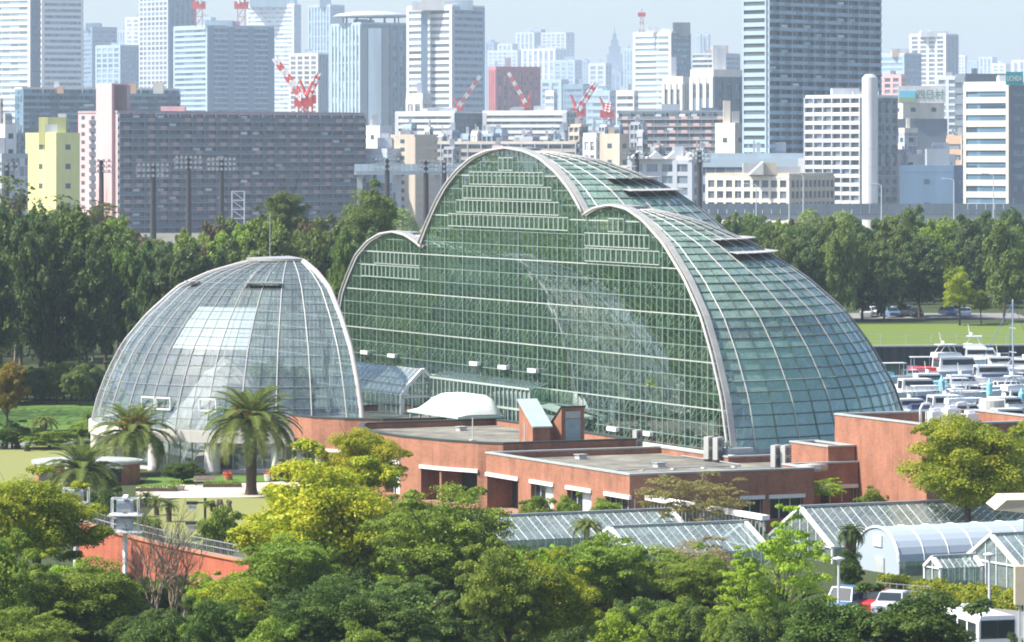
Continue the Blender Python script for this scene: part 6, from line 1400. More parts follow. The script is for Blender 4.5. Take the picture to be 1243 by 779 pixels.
# elevated expressways
T = Thing("expressway_viaduct", "grey-blue noise wall of the elevated road behind the trees at the right", "viaduct", (xat(1060, 1200), 1200, 0))
n = 42
for i in range(n):
    x0, x1 = xat(850, 1200) + i*2.6*1.0, xat(850, 1200) + (i+1)*2.6 - .12; mb = MB(); mb.box(x0, 1200, 10.0, x1, 1200.3, zat(247, 1200)); T.part("wall_panel", mb, cc("slate"))
mb = MB(); mb.box(xat(850, 1200), 1200.4, 8.4, xat(850, 1200) + n*2.6, 1214, 10.2); T.part("deck", mb, cc("grey"))
for i in range(9): mb = MB(); x = xat(850, 1200) + 5 + i*13; mb.box(x - 1, 1204, 0, x + 1, 1209, 8.4); T.part("pier", mb, cc("grey"))
T = Thing("expressway_viaduct", "pale elevated road passing between the brown slab and the big arch", "viaduct", (xat(520, 1380), 1380, 0))
for i in range(26): mb = MB(); x0 = xat(430, 1380) + i*2.4; mb.box(x0, 1380, zat(208, 1380), x0 + 2.3, 1380.3, zat(199, 1380)); T.part("wall_panel", mb, cc("lightblue"))
mb = MB(); mb.box(xat(430, 1380), 1380.4, zat(212, 1380), xat(430, 1380) + 62.4, 1392, zat(207, 1380)); T.part("deck", mb, cc("pale"))
for i in range(5): mb = MB(); x = xat(436, 1380) + i*13; mb.box(x - .9, 1384, 0, x + .9, 1388, zat(212, 1380)); T.part("pier", mb, cc("grey"))
# street lamps of the expressway
for i, px in enumerate((918, 958, 975, 1070, 1158, 1206)):
    x = xat(px, 1195); T = Thing("street_lamp", ordinal(i + 1) + " tall pale road lamp from the left along the noise wall", "street lamp", (x, 1195, 0), group="road lamps on the expressway"); zt = zat(225 - 6*(i % 3), 1195)
    mb = MB(); mb.tube([(x, 1195, 0), (x, 1195, zt)], [.22, .13], 6); T.part("pole", mb, cc("pale")); mb = MB(); mb.tube([(x, 1195, zt), (x - 1.2, 1195, zt + .5), (x - 2.8, 1195, zt + .6)], .1, 5); T.part("arm", mb, cc("pale")); mb = MB(); mb.box(x - 3.6, 1194.7, zt + .5, x - 2.6, 1195.3, zt + .75); T.part("head", mb, cc("white"))

# low-rise clutter between the towers and the park
CL = random.Random(33); zones = [(440, 560, 150, 205), (560, 720, 158, 182), (700, 860, 150, 190), (846, 905, 168, 208), (1088, 1172, 165, 222), (-10, 34, 120, 200)]; spots = []
for (pa, pb, ta, tb_) in zones:
    for _ in range(max(4, int((pb - pa) / 7))): spots.append((CL.uniform(pa, pb), CL.uniform(ta, tb_)))
spots.sort()
for i, (px, tp) in enumerate(spots):
    w = CL.uniform(8, 22); Y = CL.uniform(1560, 1890) - (tp - 150) * 2.2; col = CL.choice(["white", "pale", "grey", "beige", "cream", "lightblue", "teal", "salmon"]); c2 = CL.choice(["grey", "slate", "pale", "blue"])
    building(ordinal(i + 1) + " small low-rise from the left among the rooftops below the towers", px - w*.6, px, px + w*.4, tp, Y, CL.uniform(2.9, 3.6), (CL.choice(["band", "holes", "grid", "holes", "cells"]), col), (CL.choice(["holes", "band"]), c2), body=CL.choice([col, "slate", "grey"]), psi=CL.uniform(22, 50), bay=CL.uniform(3, 5), zmin=zat(230, Y), cat="low-rise", name="low_rise")
# ------------------------------------------------------------------ stadium floodlights
lampm = MB(); lampm.lathe([(0, .25), (.3, .2), (.42, -.12), (.40, -.18), (0, -.14)], 10); lampm.v = [(x, z_, y) for x, y, z_ in lampm.v]; lampme = lampm.mesh("lamp", MAT["lamp_dark"])
for i, (px, top, Y, wpx, rows) in enumerate(((8, 198, 880, 32, 2), (123, 194, 900, 26, 3), (186, 199, 860, 40, 3), (229, 190, 930, 34, 3), (269, 192, 930, 36, 3), (470, 192, 930, 32, 3), (517, 194, 860, 20, 3), (539, 195, 930, 30, 3), (773, 185, 950, 34, 2), (849, 182, 930, 26, 3))):
    x = xat(px, Y); zt = zat(top, Y); w = wpx*Y/F/2
    T = Thing("floodlight_mast", ordinal(i + 1) + " dark floodlight mast from the left, standing behind the trees", "floodlight", (x, Y, 0), group="stadium floodlight masts")
    mb = MB(); mb.tube([(x, Y, 0), (x, Y, zt)], [.75, .5], 10); T.part("mast", mb, MAT["dark_metal"])
    mb = MB()
    for r in range(rows): mb.bar((x - w, Y - .2, zt - .4 - r*1.15), (x + w, Y - .2, zt - .4 - r*1.15), .16)
    for s in (-1, -.5, .5, 1): mb.bar((x + w*s, Y - .2, zt - .3), (x + w*s, Y - .2, zt - .5 - (rows-1)*1.15), .12)
    T.part("lamp_frame", mb, MAT["grey_metal"]); k = max(4, int(w*2/.95))
    for r in range(rows):
        for j in range(k): T.inst("lamp", lampme, (x - w + (j + .5)*2*w/k, Y - .45, zt - .1 - r*1.15), (0, 0, 0), (.8, .8, .8))
T = Thing("lattice_pylon", "pale lattice frame standing before the brown apartment slab", "pylon", (xat(289, 1000), 1000, 0)); x = xat(289, 1000); mb = MB(); zt = zat(232, 1000)
for sx in (-1.5, 1.5): mb.bar((x + sx, 1000, 0), (x + sx, 1000, zt), .3)
for i in range(5): z = zt - i*2.2; mb.bar((x - 1.5, 1000, z), (x + 1.5, 1000, z), .2); mb.bar((x - 1.5, 1000, z), (x + 1.5, 1000, z - 2.2), .15)
T.part("frame", mb, MAT["steel_light"])

# ------------------------------------------------------------------ round kiosk, lawn furniture
X, Y, _ = G(106, 586); 
T = Thing("round_kiosk", "low brick kiosk with a flat grey oval roof behind the shorter palm", "kiosk", (X, Y, 0)); ex, ey = 4.75, 3.4; zt = zat(558, Y) 
def oval(s, n=36): return [(X + ex*s*math.cos(2*math.pi*i/n), Y + ey*s*math.sin(2*math.pi*i/n)) for i in range(n)]
ov = oval(.94); wall = MB()
for i in range(36):
    a, b = ov[i], ov[(i+1) % 36]; wall.add([(*a, 0), (*b, 0), (*b, zt - .25), (*a, zt - .25)], [(0, 1, 2, 3)])
T.part("wall", wall, MAT["brick"])
mb = MB(); mb.prism(oval(1.0), zt - .25, zt); T.part("roof", mb, MAT["coping"]); mb = MB(); mb.prism(oval(.93), zt, zt + .06); T.part("roof_deck", mb, MAT["lamp_glass"])
for (t, w) in ((-2.35, .8), (-1.0, .7), (-1.75, .6)):
    c = Vector((X + ex*.95*math.cos(t), Y + ey*.95*math.sin(t))); tn = Vector((-ex*math.sin(t), ey*math.cos(t))).normalized(); nn = Vector((tn.y, -tn.x)); mb = MB(); mb.obox((c.x, c.y, .85), (*(tn*w), 0), (*(nn*.12), 0), (0, 0, .55)); T.part("hatch", mb, MAT["recess_shade"]); mb = MB(); mb.obox((c.x + nn.x*.1, c.y + nn.y*.1, 1.5), (*(tn*(w+.1)), 0), (*(nn*.2), 0), (0, 0, .09)); T.part("lintel", mb, MAT["soffit_white"])
def planter(label, px, py, r, h, mat, fl):
    X, Y, _ = G(px, py); T = Thing("planter", label, "planter", (X, Y, 0), group=None); mb = MB(); mb.lathe([(0, 0), (r*.85, 0), (r, h), (r*.9, h), (r*.85, h - .08), (0, h - .08)], 16, (X, Y)); T.part("tub", mb, MAT[mat])
    rng = np.random.default_rng(int(px)); mbp = rng.normal(size=(260, 3))*np.array([r*.4, r*.4, .14]) + np.array([X, Y, h + .12]); V, Q = leaf_quads(mbp, unit(rng.normal(size=mbp.shape) + np.array([0, 0, 1])), .07, rng); o = bpy.data.objects.new("flowers", np_mesh("flowers", V - np.array(T.off), Q, MAT[fl])); link(o, T.e)
planter("round white planter on the pale path before the dome", 214, 596, .75, .5, "white_concrete", "leaf_green")
planter("round white planter with orange flowers right of the tall palm", 328, 584, .55, .6, "white_concrete", "flower_red")
planter("terracotta pot of orange flowers at a dome column", 277, 583, .4, .45, "terracotta", "flower_red")
planter("dark tub at the left edge of the far lawn", 3, 546, .35, .35, "dark_metal", "leaf_dark"); planter("dark tub beside the far path, second from the left", 21, 545, .35, .35, "dark_metal", "leaf_dark"); planter("dark tub beside the far path near the small fan palm", 33, 548, .35, .35, "dark_metal", "leaf_dark")
X, Y, _ = G(270, 592); T = Thing("flower_bed", "low wooden flower box on the pale path behind the tall palm", "flower box", (X, Y, 0)); mb = MB(); mb.box(X-1.6, Y-.4, 0, X+1.6, Y+.4, .32); T.part("box", mb, MAT["bark"]); rng = np.random.default_rng(5); pp = rng.uniform(-1, 1, (500, 3))*np.array([1.5, .35, .14]) + np.array([X, Y, .45]); V, Q = leaf_quads(pp, unit(rng.normal(size=pp.shape) + np.array([0, 0, 1])), .08, rng); o = bpy.data.objects.new("plants", np_mesh("plants", V - np.array(T.off), Q, MAT["leaf_green"])); link(o, T.e)
X, Y, _ = G(190, 597); T = Thing("flower_bed", "low wooden flower box on the pale path right of the kiosk", "flower box", (X, Y, 0)); mb = MB(); mb.box(X-1.7, Y-.4, 0, X+1.7, Y+.4, .3); T.part("box", mb, MAT["bark"]); rng = np.random.default_rng(6); pp = rng.uniform(-1, 1, (500, 3))*np.array([1.6, .35, .14]) + np.array([X, Y, .42]); V, Q = leaf_quads(pp, unit(rng.normal(size=pp.shape) + np.array([0, 0, 1])), .08, rng); o = bpy.data.objects.new("plants", np_mesh("plants", V - np.array(T.off), Q, MAT["leaf_olive"])); link(o, T.e)
X, Y, _ = G(248, 590); T = Thing("park_bench", "pale wooden bench on the grass strip before the dome", "bench", (X, Y, 0)); 
mb = MB(); mb.box(X-.9, Y-.2, .4, X+.9, Y+.2, .46); T.part("seat", mb, MAT["bark_pale"]); mb = MB(); mb.box(X-.9, Y+.18, .5, X+.9, Y+.24, .85); T.part("backrest", mb, MAT["bark_pale"])
for s in (-.7, .7): mb = MB(); mb.box(X+s-.05, Y-.18, 0, X+s+.05, Y+.22, .4); T.part("leg", mb, MAT["dark_metal"])

# ------------------------------------------------------------------ red retaining wall with its fence
T = Thing("retaining_wall", "long red brick retaining wall descending to the right behind the bare trees", "wall", (*G(200, 700)[:2], 0)); wp = []
for (px, tp) in ((96, 634), (118, 641), (150, 650), (185, 659), (215, 666), (250, 673), (285, 680), (303, 683)):
    Y = 275 - (px - 96)*.09; wp.append((xat(px, Y), Y, zat(tp, Y)))
for i, (p, q) in enumerate(zip(wp, wp[1:])):
    mb = MB(); v = [(p[0], p[1], -.1), (q[0], q[1], -.1), (q[0], q[1], q[2]), (p[0], p[1], p[2])]; b2 = [(x + .1, y + .5, z) for x, y, z in v]
    mb.add(v + b2, [(0, 1, 2, 3), (7, 6, 5, 4), (3, 2, 6, 7), (0, 3, 7, 4), (1, 5, 6, 2)]); T.part("wall_panel", mb, MAT["brick_red"])
    mb = MB(); mb.bar((p[0]+.05, p[1]+.25, p[2]+.04), (q[0]+.05, q[1]+.25, q[2]+.04), .6, .1); T.part("coping", mb, MAT["terracotta"])
mb = MB(); p, q = wp[3], wp[-1]; v = [(p[0]+.3, p[1]-1.0, -.1), (q[0]+.3, q[1]-2.2, -.1), (q[0]+.3, q[1]-2.2, q[2]-.1), (p[0]+.3, p[1]-1.0, p[2]-2.0)]; mb.add([(x, y, z) for x, y, z in v], [(0, 1, 2, 3)]); 
x0, y0_, z0_ = wp[4]; mb = MB(); mb.box(x0, y0_ - 4.5, 0, wp[-1][0] + .4, wp[-1][1] - 1.0, 1.35); T.part("lower_wall", mb, MAT["brick_red"])
px_, py_, pz_ = wp[-1]; mb = MB(); mb.box(px_-.05, py_-.3, 0, px_+.75, py_+.5, pz_+.85); T.part("end_pillar", mb, MAT["brick_red"]); mb = MB(); mb.box(px_-.12, py_-.37, pz_+.85, px_+.82, py_+.57, pz_+.95); T.part("pillar_cap", mb, MAT["soffit_white"])
T = Thing("railing", "grey mesh railing on top of the red retaining wall", "fence", (wp[3][0], wp[3][1] + .4, wp[3][2]))
for p, q in zip(wp, wp[1:]):
    for h in (.15, .55, .95): mb = MB(); mb.bar((p[0], p[1]+.4, p[2]+h), (q[0], q[1]+.4, q[2]+h), .045); T.part("rail", mb, MAT["grey_metal"])
    for k in range(4): t = k/4; c = [p[j]+(q[j]-p[j])*t for j in range(3)]; mb = MB(); mb.bar((c[0], c[1]+.4, c[2]), (c[0], c[1]+.4, c[2]+1.0), .06); T.part("post", mb, MAT["grey_metal"])
    mb = MB()
    for k in range(16): t = k/16; c = [p[j]+(q[j]-p[j])*t for j in range(3)]; mb.bar((c[0], c[1]+.4, c[2]+.1), (c[0], c[1]+.4, c[2]+.95), .02)
    T.part("mesh_infill", mb, MAT["steel_light"])

# white lamp frames on posts
def lampframe(label, px, top, base, Y, s):
    x = xat(px, Y); zt = zat(top, Y); zb_ = zat(base, Y); T = Thing("caged_floodlight", label, "floodlight", (x, Y, 0), group="white framed floodlights on posts")
    mb = MB(); mb.tube([(x, Y, 0), (x, Y, zt)], .16*s, 8); T.part("post", mb, MAT["white_gloss"])
    h = zt - zb_; w = .82*s
    for k in (0, 1):
        z0_, z1_ = zt - h*(k+1)/2 + .06, zt - h*k/2 - .04
        mb = MB(); mb.obox((x, Y - .15, (z0_+z1_)/2), (w*.62, 0, 0), (0, .28, 0), (0, 0, (z1_-z0_)*.40)); lm = T.part("lamp_body", mb, MAT["grey_metal" if False else "film_white"]); mb = MB(); mb.obox((x, Y - .45, (z0_+z1_)/2), (w*.5, 0, 0), (0, .02, 0), (0, 0, (z1_-z0_)*.3)); T.part("lens", mb, MAT["lamp_glass"], parent=lm)
        mb = MB(); pts = [(sx*w, sy*.55, zz_) for zz_ in (z0_, z1_) for (sx, sy) in ((-1, -1), (1, -1), (1, 1), (-1, 1))]; pts = [(x+a, Y+b, c) for a, b, c in pts]
        for (i, j) in ((0,1),(1,2),(2,3),(3,0),(4,5),(5,6),(6,7),(7,4),(0,4),(1,5),(2,6),(3,7)): mb.bar(pts[i], pts[j], .06*s)
        T.part("cage", mb, MAT["white_gloss"])
    for zz_ in (zb_ + h*.5, zb_): mb = MB(); mb.box(x - w*1.25, Y - .75, zz_ - .05, x + w*1.35, Y + .5, zz_ + .03); T.part("platform", mb, MAT["white_gloss"])
    mb = MB(); mb.bar((x, Y - .6, zt - .02), (x, Y + .6, zt + .1), .3, .1); T.part("top_bracket", mb, MAT["white_gloss"])
lampframe("white caged floodlight on a post, left one, half hidden by the gold-tipped tree", 92, 592, 630, 268, 1.0)
lampframe("white caged floodlight on a post, right one, before the red wall", 152, 604, 645, 258, 1.0)
# black double lamp post on the lawn
X, Y, _ = G(249, 655); Y = 288; X = xat(249, Y); T = Thing("lamp_post", "black lamp post with two box arms standing on the lawn", "lamp post", (X, Y, 0)); mb = MB(); zt = zat(604, Y); mb.tube([(X, Y, 0), (X, Y, zt)], .09, 8); T.part("post", mb, MAT["dark_metal"])
for (z, l) in ((zt - .35, 1.05), (zt - 1.75, 1.1)):
    mb = MB(); mb.bar((X, Y, z), (X - l*.6, Y, z), .1); a = T.part("arm", mb, MAT["dark_metal"]); mb = MB(); mb.box(X - l - .25, Y - .25, z - .12, X - l*.5, Y + .25, z + .1); T.part("lamp_head", mb, MAT["dark_metal"], parent=a); mb = MB(); mb.box(X - l - .1, Y - .2, z - .5, X - l*.6, Y + .2, z - .22); T.part("lamp_glass", mb, MAT["soffit_white"], parent=a)

# ------------------------------------------------------------------ car park: lamps, van, cars, bus
def parklamp(label, px, top, Y):
    x = xat(px, Y); zt = zat(top, Y); T = Thing("car_park_lamp", label, "lamp post", (x, Y, 0), group="car park lamps"); mb = MB(); mb.tube([(x, Y, 0), (x, Y, zt)], [.09, .07], 8); T.part("pole", mb, MAT["steel_light"]); mb = MB(); mb.lathe([(0, zt + .14), (.36, zt + .05), (.38, zt - .03), (.2, zt - .08), (.1, zt - .22), (0, zt - .24)], 16, (x, Y)); T.part("lamp_head", mb, MAT["lamp_glass"], smooth=True)
parklamp("disc-headed lamp post beside the blue van", 1018, 678, 246); parklamp("disc-headed lamp post between the right-hand glasshouse and the bus", 1201, 673, 236)
def wheel(T, x, y, z, r, parent=None, axis='y'):
    mb = MB(); mb.tube([(x, y - .1, z), (x, y + .1, z)] if axis == 'y' else [(x - .1, y, z), (x + .1, y, z)], r, 16); w = T.part("wheel", mb, MAT["black_rubber"]); mb = MB(); mb.tube([(x, y - .11, z), (x, y + .11, z)] if axis == 'y' else [(x - .11, y, z), (x + .11, y, z)], r*.6, 12); T.part("rim", mb, MAT["car_silver"], parent=w)
def car(label, X, Y, rot, mat, L=4.3, W=1.7, H=1.45, z0=0.07, group=None, name="parked_car", small=False):
    T = Thing(name, label, "car", (X, Y, z0), 'L', rot, group); k = L/4.3
    side = [(-2.1, .35), (-2.12, .75), (-1.95, .88), (-1.0*1.0, .95), (-.45, H), (.95, H), (1.75, .98), (2.1, .9), (2.12, .4), (1.9, .25), (-1.9, .25)]
    mb = MB(); n = len(side)
    def wid(z): return W/2*(1 - .16*max(0, (z - .9)/.6))
    v = [(x*k, -wid(z), z) for x, z in side] + [(x*k, wid(z), z) for x, z in side]; mb.add(v, [(i, (i+1) % n, n+(i+1) % n, n+i) for i in range(n)] + [tuple(range(n))[::-1], tuple(range(n, 2*n))]); body = T.part("body", mb, MAT[mat])
    for (a, b) in (((-.98, .97), (-.50, H - .05)), ((1.68, 1.0), (1.0, H - .06))):
        mb = MB(); w1, w2 = wid(a[1])*.9, wid(b[1])*.9; o = .015 if a[0] < 0 else -.015; mb.add([(a[0]*k - o*1.5, -w1, a[1] + .015), (a[0]*k - o*1.5, w1, a[1] + .015), (b[0]*k - o*1.5, w2, b[1] + .015), (b[0]*k - o*1.5, -w2, b[1] + .015)], [(0, 1, 2, 3)]); T.part("windscreen", mb, MAT["dark_glass"])
    for s in (-1, 1):
        mb = MB(); mb.add([(-.8*k, s*(wid(.97)+.008), .97), (1.45*k, s*(wid(.97)+.008), .97), (.9*k, s*(wid(H-.1)+.008), H - .1), (-.42*k, s*(wid(H-.1)+.008), H - .1)], [(0, 1, 2, 3)]); T.part("side_window", mb, MAT["dark_glass"])
        if not small:
            for x in (-1.35, 1.3): wheel(T, x*k, s*(W/2 - .08), .31, .31)
        mb = MB(); mb.box(-2.14*k, s*.62 - .14, .62, -2.09*k, s*.62 + .14, .78); T.part("headlight", mb, MAT["lamp_glass"])
    return T
X, Y, _ = G(1026, 748); car("blue van-like car parked under the disc-headed lamp", X, Y, math.radians(62), "car_blue", 4.2, 1.7, 1.75)
X, Y, _ = G(1062, 746); car("small red car parked right of the blue one, half hidden", X, Y, math.radians(70), "car_red", 3.8, 1.6, 1.5)
X, Y, _ = G(1084, 748); car("pale silver car parked behind the clipped dark trees", X, Y, math.radians(70), "car_silver", 4.2, 1.65, 1.45)
# bus, its back towards the camera
Y = 224; X = xat(1211, Y); T = Thing("bus", "white coach with dark rear window parked at the bottom right", "bus", (X, Y, .07), 'L', math.radians(15)); W, L, H = 2.2, 6.2, 2.75
pr = [(-W/2, .35), (W/2, .35), (W/2, 2.4), (W/2 - .12, 2.72), (W/2 - .4, H), (-W/2 + .4, H), (-W/2 + .12, 2.72), (-W/2, 2.4)]
mb = MB(); mb.extrude_y(pr, 0, L); T.part("body", mb, MAT["white_gloss"])
mb = MB(); mb.box(-W/2 + .12, -.03, 1.5, W/2 - .12, .01, 2.5); rw = T.part("rear_window", mb, MAT["dark_glass"]); mb = MB(); mb.box(-.03, -.045, 1.5, .03, -.02, 2.5); T.part("window_bar", mb, MAT["dark_metal"], parent=rw)
for s in (-1, 1):
    for i in range(4): mb = MB(); x = s*(W/2 + .004); mb.box(min(x, x - s*.02), .4 + i*1.45, 1.45, max(x, x - s*.02), 1.65 + i*1.45, 2.3); T.part("side_window", mb, MAT["dark_glass"])
    for y in (1.4, 4.9): wheel(T, s*(W/2 - .13), y, .45, .45, axis='x')
    mb = MB(); mb.box(s*.95 - .12, -.03, .75, s*.95 + .12, .0, 1.15); T.part("tail_light", mb, MAT["red_paint"])
mb = MB(); mb.box(-.35, -.02, .72, .75, .0, 1.25); pnl = T.part("painted_panel", mb, cm("bus_blue", (.10, .33, .62))); mb = MB(); mb.box(-.8, -.02, .95, -.62, 0.0, 1.15); mb.box(-.58, -.02, .95, -.48, 0.0, 1.1); T.part("emblem", mb, MAT["navy_cover"])
mb = MB(); mb.box(-W/2 - .02, -.05, .35, W/2 + .02, .05, .55); T.part("bumper", mb, MAT["grey_metal"])
mb = MB(); mb.box(-.45, 2.5, H, .45, 4.2, H + .18); T.part("roof_unit", mb, MAT["white_gloss"])
# beige gateway shelter cut by the right edge
Y = 200; T = Thing("gate_shelter", "beige shelter with a slab roof and a square pillar at the right edge", "shelter", (xat(1245, Y), Y, 0)); mb = MB(); x0 = xat(1208, Y)
mb.add([(x0, Y, zat(619, Y)), (x0 + .55, Y, zat(607, Y)), (x0 + 5, Y + .4, zat(605, Y)), (x0 + 5, Y + .4, zat(632, Y)), (x0, Y + 4, zat(619, Y)), (x0 + .55, Y + 4, zat(607, Y)), (x0 + 5, Y + 4, zat(605, Y)), (x0 + 5, Y + 4, zat(632, Y))], [(0, 3, 2, 1), (4, 5, 6, 7), (0, 1, 5, 4), (1, 2, 6, 5), (0, 4, 7, 3), (2, 3, 7, 6)]); T.part("roof_slab", mb, MAT["beige_panel"])
mb = MB(); mb.box(xat(1233, Y), Y + .2, zat(735, Y), xat(1275, Y), Y + .9, zat(688, Y)); T.part("panel", mb, MAT["beige_panel"]); mb = MB(); mb.box(xat(1237.5, Y), Y + .35, 0, xat(1241, Y), Y + .5, zat(700, Y)); T.part("post", mb, MAT["steel_light"])
mb = MB(); mb.box(xat(1246, Y), Y + .3, 0, xat(1254, Y), Y + 1.1, zat(612, Y)); T.part("pillar", mb, MAT["beige_panel"])
# chain fence beside the car
p0, p1 = G(1064, 731), G(1130, 737); T = Thing("chain_fence", "grey mesh fence behind the parked cars", "fence", ((p0[0]+p1[0])/2, (p0[1]+p1[1])/2, 0))
for i in range(9): t = i/8; x, y = p0[0]+(p1[0]-p0[0])*t, p0[1]+(p1[1]-p0[1])*t; mb = MB(); mb.bar((x, y, 0), (x, y, 1.3), .06); T.part("post", mb, MAT["grey_metal"])
for z in (.2, .55, .9, 1.25): mb = MB(); mb.bar((p0[0], p0[1], z), (p1[0], p1[1], z), .03); T.part("rail", mb, MAT["grey_metal"])

# ------------------------------------------------------------------ marina
def boat(label, px, py, L, rot, kind, cover=None):
    L *= .88
    X, Y, _ = G(px, py, .05); T = Thing("motor_yacht" if kind != 'sail' else "sailing_yacht", label, "boat", (X, Y, .05), 'L', rot, "boats moored in the marina"); B = L*.155; fb = L*.10 + .25
    st = [(-.5, .82, .9), (-.3, 1.0, .92), (0, 1.0, .98), (.25, .82, 1.06), (.42, .42, 1.18), (.5, .03, 1.28)]
    mb = MB(); v = []; f = []
    for (t, w, h) in st:
        for (yy, zz_) in ((-w*B, fb*h), (-w*B*.72, -.1), (0, -.25), (w*B*.72, -.1), (w*B, fb*h)): v.append((t*L, yy, zz_))
    for i in range(len(st)-1):
        for j in range(4): f.append((i*5+j, (i+1)*5+j, (i+1)*5+j+1, i*5+j+1))
        f.append((i*5+4, (i+1)*5+4, (i+1)*5, i*5))
    f.append((4, 3, 2, 1, 0)); mb.add(v, f); hull = T.part("hull", mb, MAT["white_gloss"])
    mb = MB(); mb.bar((-L*.5, -B*.84, fb*.8), (L*.25, -B*.86, fb*.95), .04, .12); mb.bar((-L*.5, B*.84, fb*.8), (L*.25, B*.86, fb*.95), .04, .12); T.part("rubbing_strake", mb, MAT["navy_cover"], parent=hull)
    def cabin(nm, x0, x1, z0_, h, w, rake=.35, mat="white_gloss", win=True):
        mb = MB(); a = [(x0, z0_), (x1, z0_), (x1 - h*rake*2, z0_ + h), (x0 + h*.1, z0_ + h)]; mb2 = [(x, -w, z) for x, z in a] + [(x, w, z) for x, z in a]; mb.add(mb2, [(0, 1, 2, 3), (7, 6, 5, 4), (0, 4, 5, 1), (1, 5, 6, 2), (2, 6, 7, 3), (3, 7, 4, 0)]); c = T.part(nm, mb, MAT[mat])
        if win:
            mb = MB()
            for s in (-1, 1): y = s*(w + .012); mb.add([(x0 + .25*h, y, z0_ + h*.45), (x1 - h*rake*1.3, y, z0_ + h*.45), (x1 - h*rake*1.9, y, z0_ + h*.85), (x0 + .25*h, y, z0_ + h*.85)], [(0, 1, 2, 3)])
            e = .015; mb.add([(x1 - h*rake*2*.35 + e, -w*.85, z0_ + h*.38), (x1 - h*rake*2*.35 + e, w*.85, z0_ + h*.38), (x1 - h*rake*2*.85 + e, w*.8, z0_ + h*.86), (x1 - h*rake*2*.85 + e, -w*.8, z0_ + h*.86)], [(0, 1, 2, 3)])
            mb.add([(x0 + h*.03 - e, -w*.8, z0_ + h*.2), (x0 + h*.03 - e, w*.8, z0_ + h*.2), (x0 + h*.085 - e, w*.8, z0_ + h*.85), (x0 + h*.085 - e, -w*.8, z0_ + h*.85)], [(0, 1, 2, 3)]); T.part("cabin_window", mb, MAT["dark_glass"], parent=c)
        return c
    if kind in ('cruiser', 'fly'):
        cabin("cabin", -L*.22, L*.24, fb*.95, L*.11 + .35, B*.74); z2 = fb*.95 + L*.11 + .35
        if kind == 'fly':
            cabin("flybridge", -L*.24, L*.06, z2, .55, B*.62, .5, win=False); mb = MB()
            for s in (-1, 1): mb.bar((-L*.2, s*B*.5, z2 + .5), (-L*.14, s*B*.5, z2 + 1.5), .07); mb.bar((-L*.02, s*B*.5, z2 + .5), (-L*.06, s*B*.5, z2 + 1.5), .07)
            mb.box(-L*.2, -B*.55, z2 + 1.45, L*.0, B*.55, z2 + 1.55); T.part("bimini", mb, MAT["white_gloss"]); mb = MB(); mb.tube([(-L*.15, 0, z2 + 1.5), (-L*.18, 0, z2 + 3.0)], .05, 6); mb.sphere((-L*.14, 0, z2 + 1.75), .25, 8, 5); T.part("radar_mast", mb, MAT["white_gloss"])
        else: mb = MB(); mb.tube([(-L*.05, 0, z2), (-L*.07, 0, z2 + 1.4)], .04, 6); mb.sphere((-L*.03, 0, z2 + .25), .22, 8, 5); T.part("radar_mast", mb, MAT["white_gloss"])
    elif kind == 'open':
        cabin("cabin", -L*.05, L*.22, fb*.95, .75, B*.6, .5); mb = MB()
        for s in (-1, 1):
            for x in (-L*.4, -L*.1): mb.bar((x, s*B*.7, fb*.9), (x, s*B*.7, fb*.9 + 1.6), .05)
        mb.box(-L*.43, -B*.75, fb*.9 + 1.58, -L*.05, B*.75, fb*.9 + 1.66); T.part("canopy", mb, MAT["white_gloss"])
    else:
        cabin("cabin", -L*.15, L*.2, fb*.95, .55, B*.5, .6); H = L*1.2; mb = MB(); mb.tube([(L*.08, 0, fb), (L*.08, 0, H)], [.11, .07], 8); m = T.part("mast", mb, MAT["steel_light"])
        for z, w in ((H*.45, 1.3), (H*.7, 1.0)): mb = MB(); mb.bar((L*.08, -w, z), (L*.08, w, z), .08); T.part("spreader", mb, MAT["steel_light"], parent=m)
        mb = MB(); mb.tube([(L*.08, 0, fb + 1.2), (-L*.32, 0, fb + 1.15)], .2, 8); T.part("boom_cover", mb, MAT["navy_cover"]); mb = MB()
        for e in ((L*.5, 0, fb*1.2), (-L*.5, 0, fb), (L*.05, B*.9, fb), (L*.05, -B*.9, fb)): mb.tube([(L*.08, 0, H*.97), e], .03, 4)
        T.part("rigging", mb, MAT["rope_blue"])
    if cover: mb = MB(); mb.box(-L*.47, -B*.75, fb*.85, -L*.25, B*.75, fb*.85 + .6); T.part("deck_cover", mb, MAT[cover])
    mb = MB()
    for s in (-1, 1):
        for i in range(4): t = -.05 + .13*i; wv = float(np.interp(t, [q[0] for q in st], [q[1] for q in st]))*B*.95; mb.bar((t*L, s*wv, fb), (t*L, s*wv, fb + .65), .035)
        mb.bar((-.05*L, s*.95*B, fb + .65), (.34*L, s*.62*B, fb + .72), .035)
    T.part("bow_rail", mb, MAT["steel_light"], parent=hull)
R_ = math.radians
boat("large white flybridge cruiser with a red cover lying across the middle of the marina", 1160, 463, 13.5, R_(15), 'fly', "red_paint")
boat("white cruiser moored under the sheet pile wall, farthest of the boats", 1192, 447, 11.5, R_(-8), 'fly')
boat("white boat with a flat canopy next to the greenhouse's right edge", 1102, 466, 9, R_(12), 'open', "cyan_cover")
boat("white cruiser with dark raked windows left of the cyan pole", 1114, 487, 11, R_(10), 'cruiser')
boat("white cruiser with a blue striped hull at the foot of the sailing yacht", 1205, 470, 11.5, R_(5), 'cruiser', "navy_cover")
boat("sailing yacht with a tall silver mast and blue stays", 1222, 480, 10.5, R_(12), 'sail')
boat("white cabin boat at the right edge behind the mast", 1240, 458, 10, R_(170), 'cruiser')
boat("white cruiser at the right edge of the picture, nearest", 1240, 500, 10, R_(20), 'fly')
boat("white cruiser in the second row behind the tank pipes", 1150, 508, 10.5, R_(14), 'cruiser', "navy_cover")
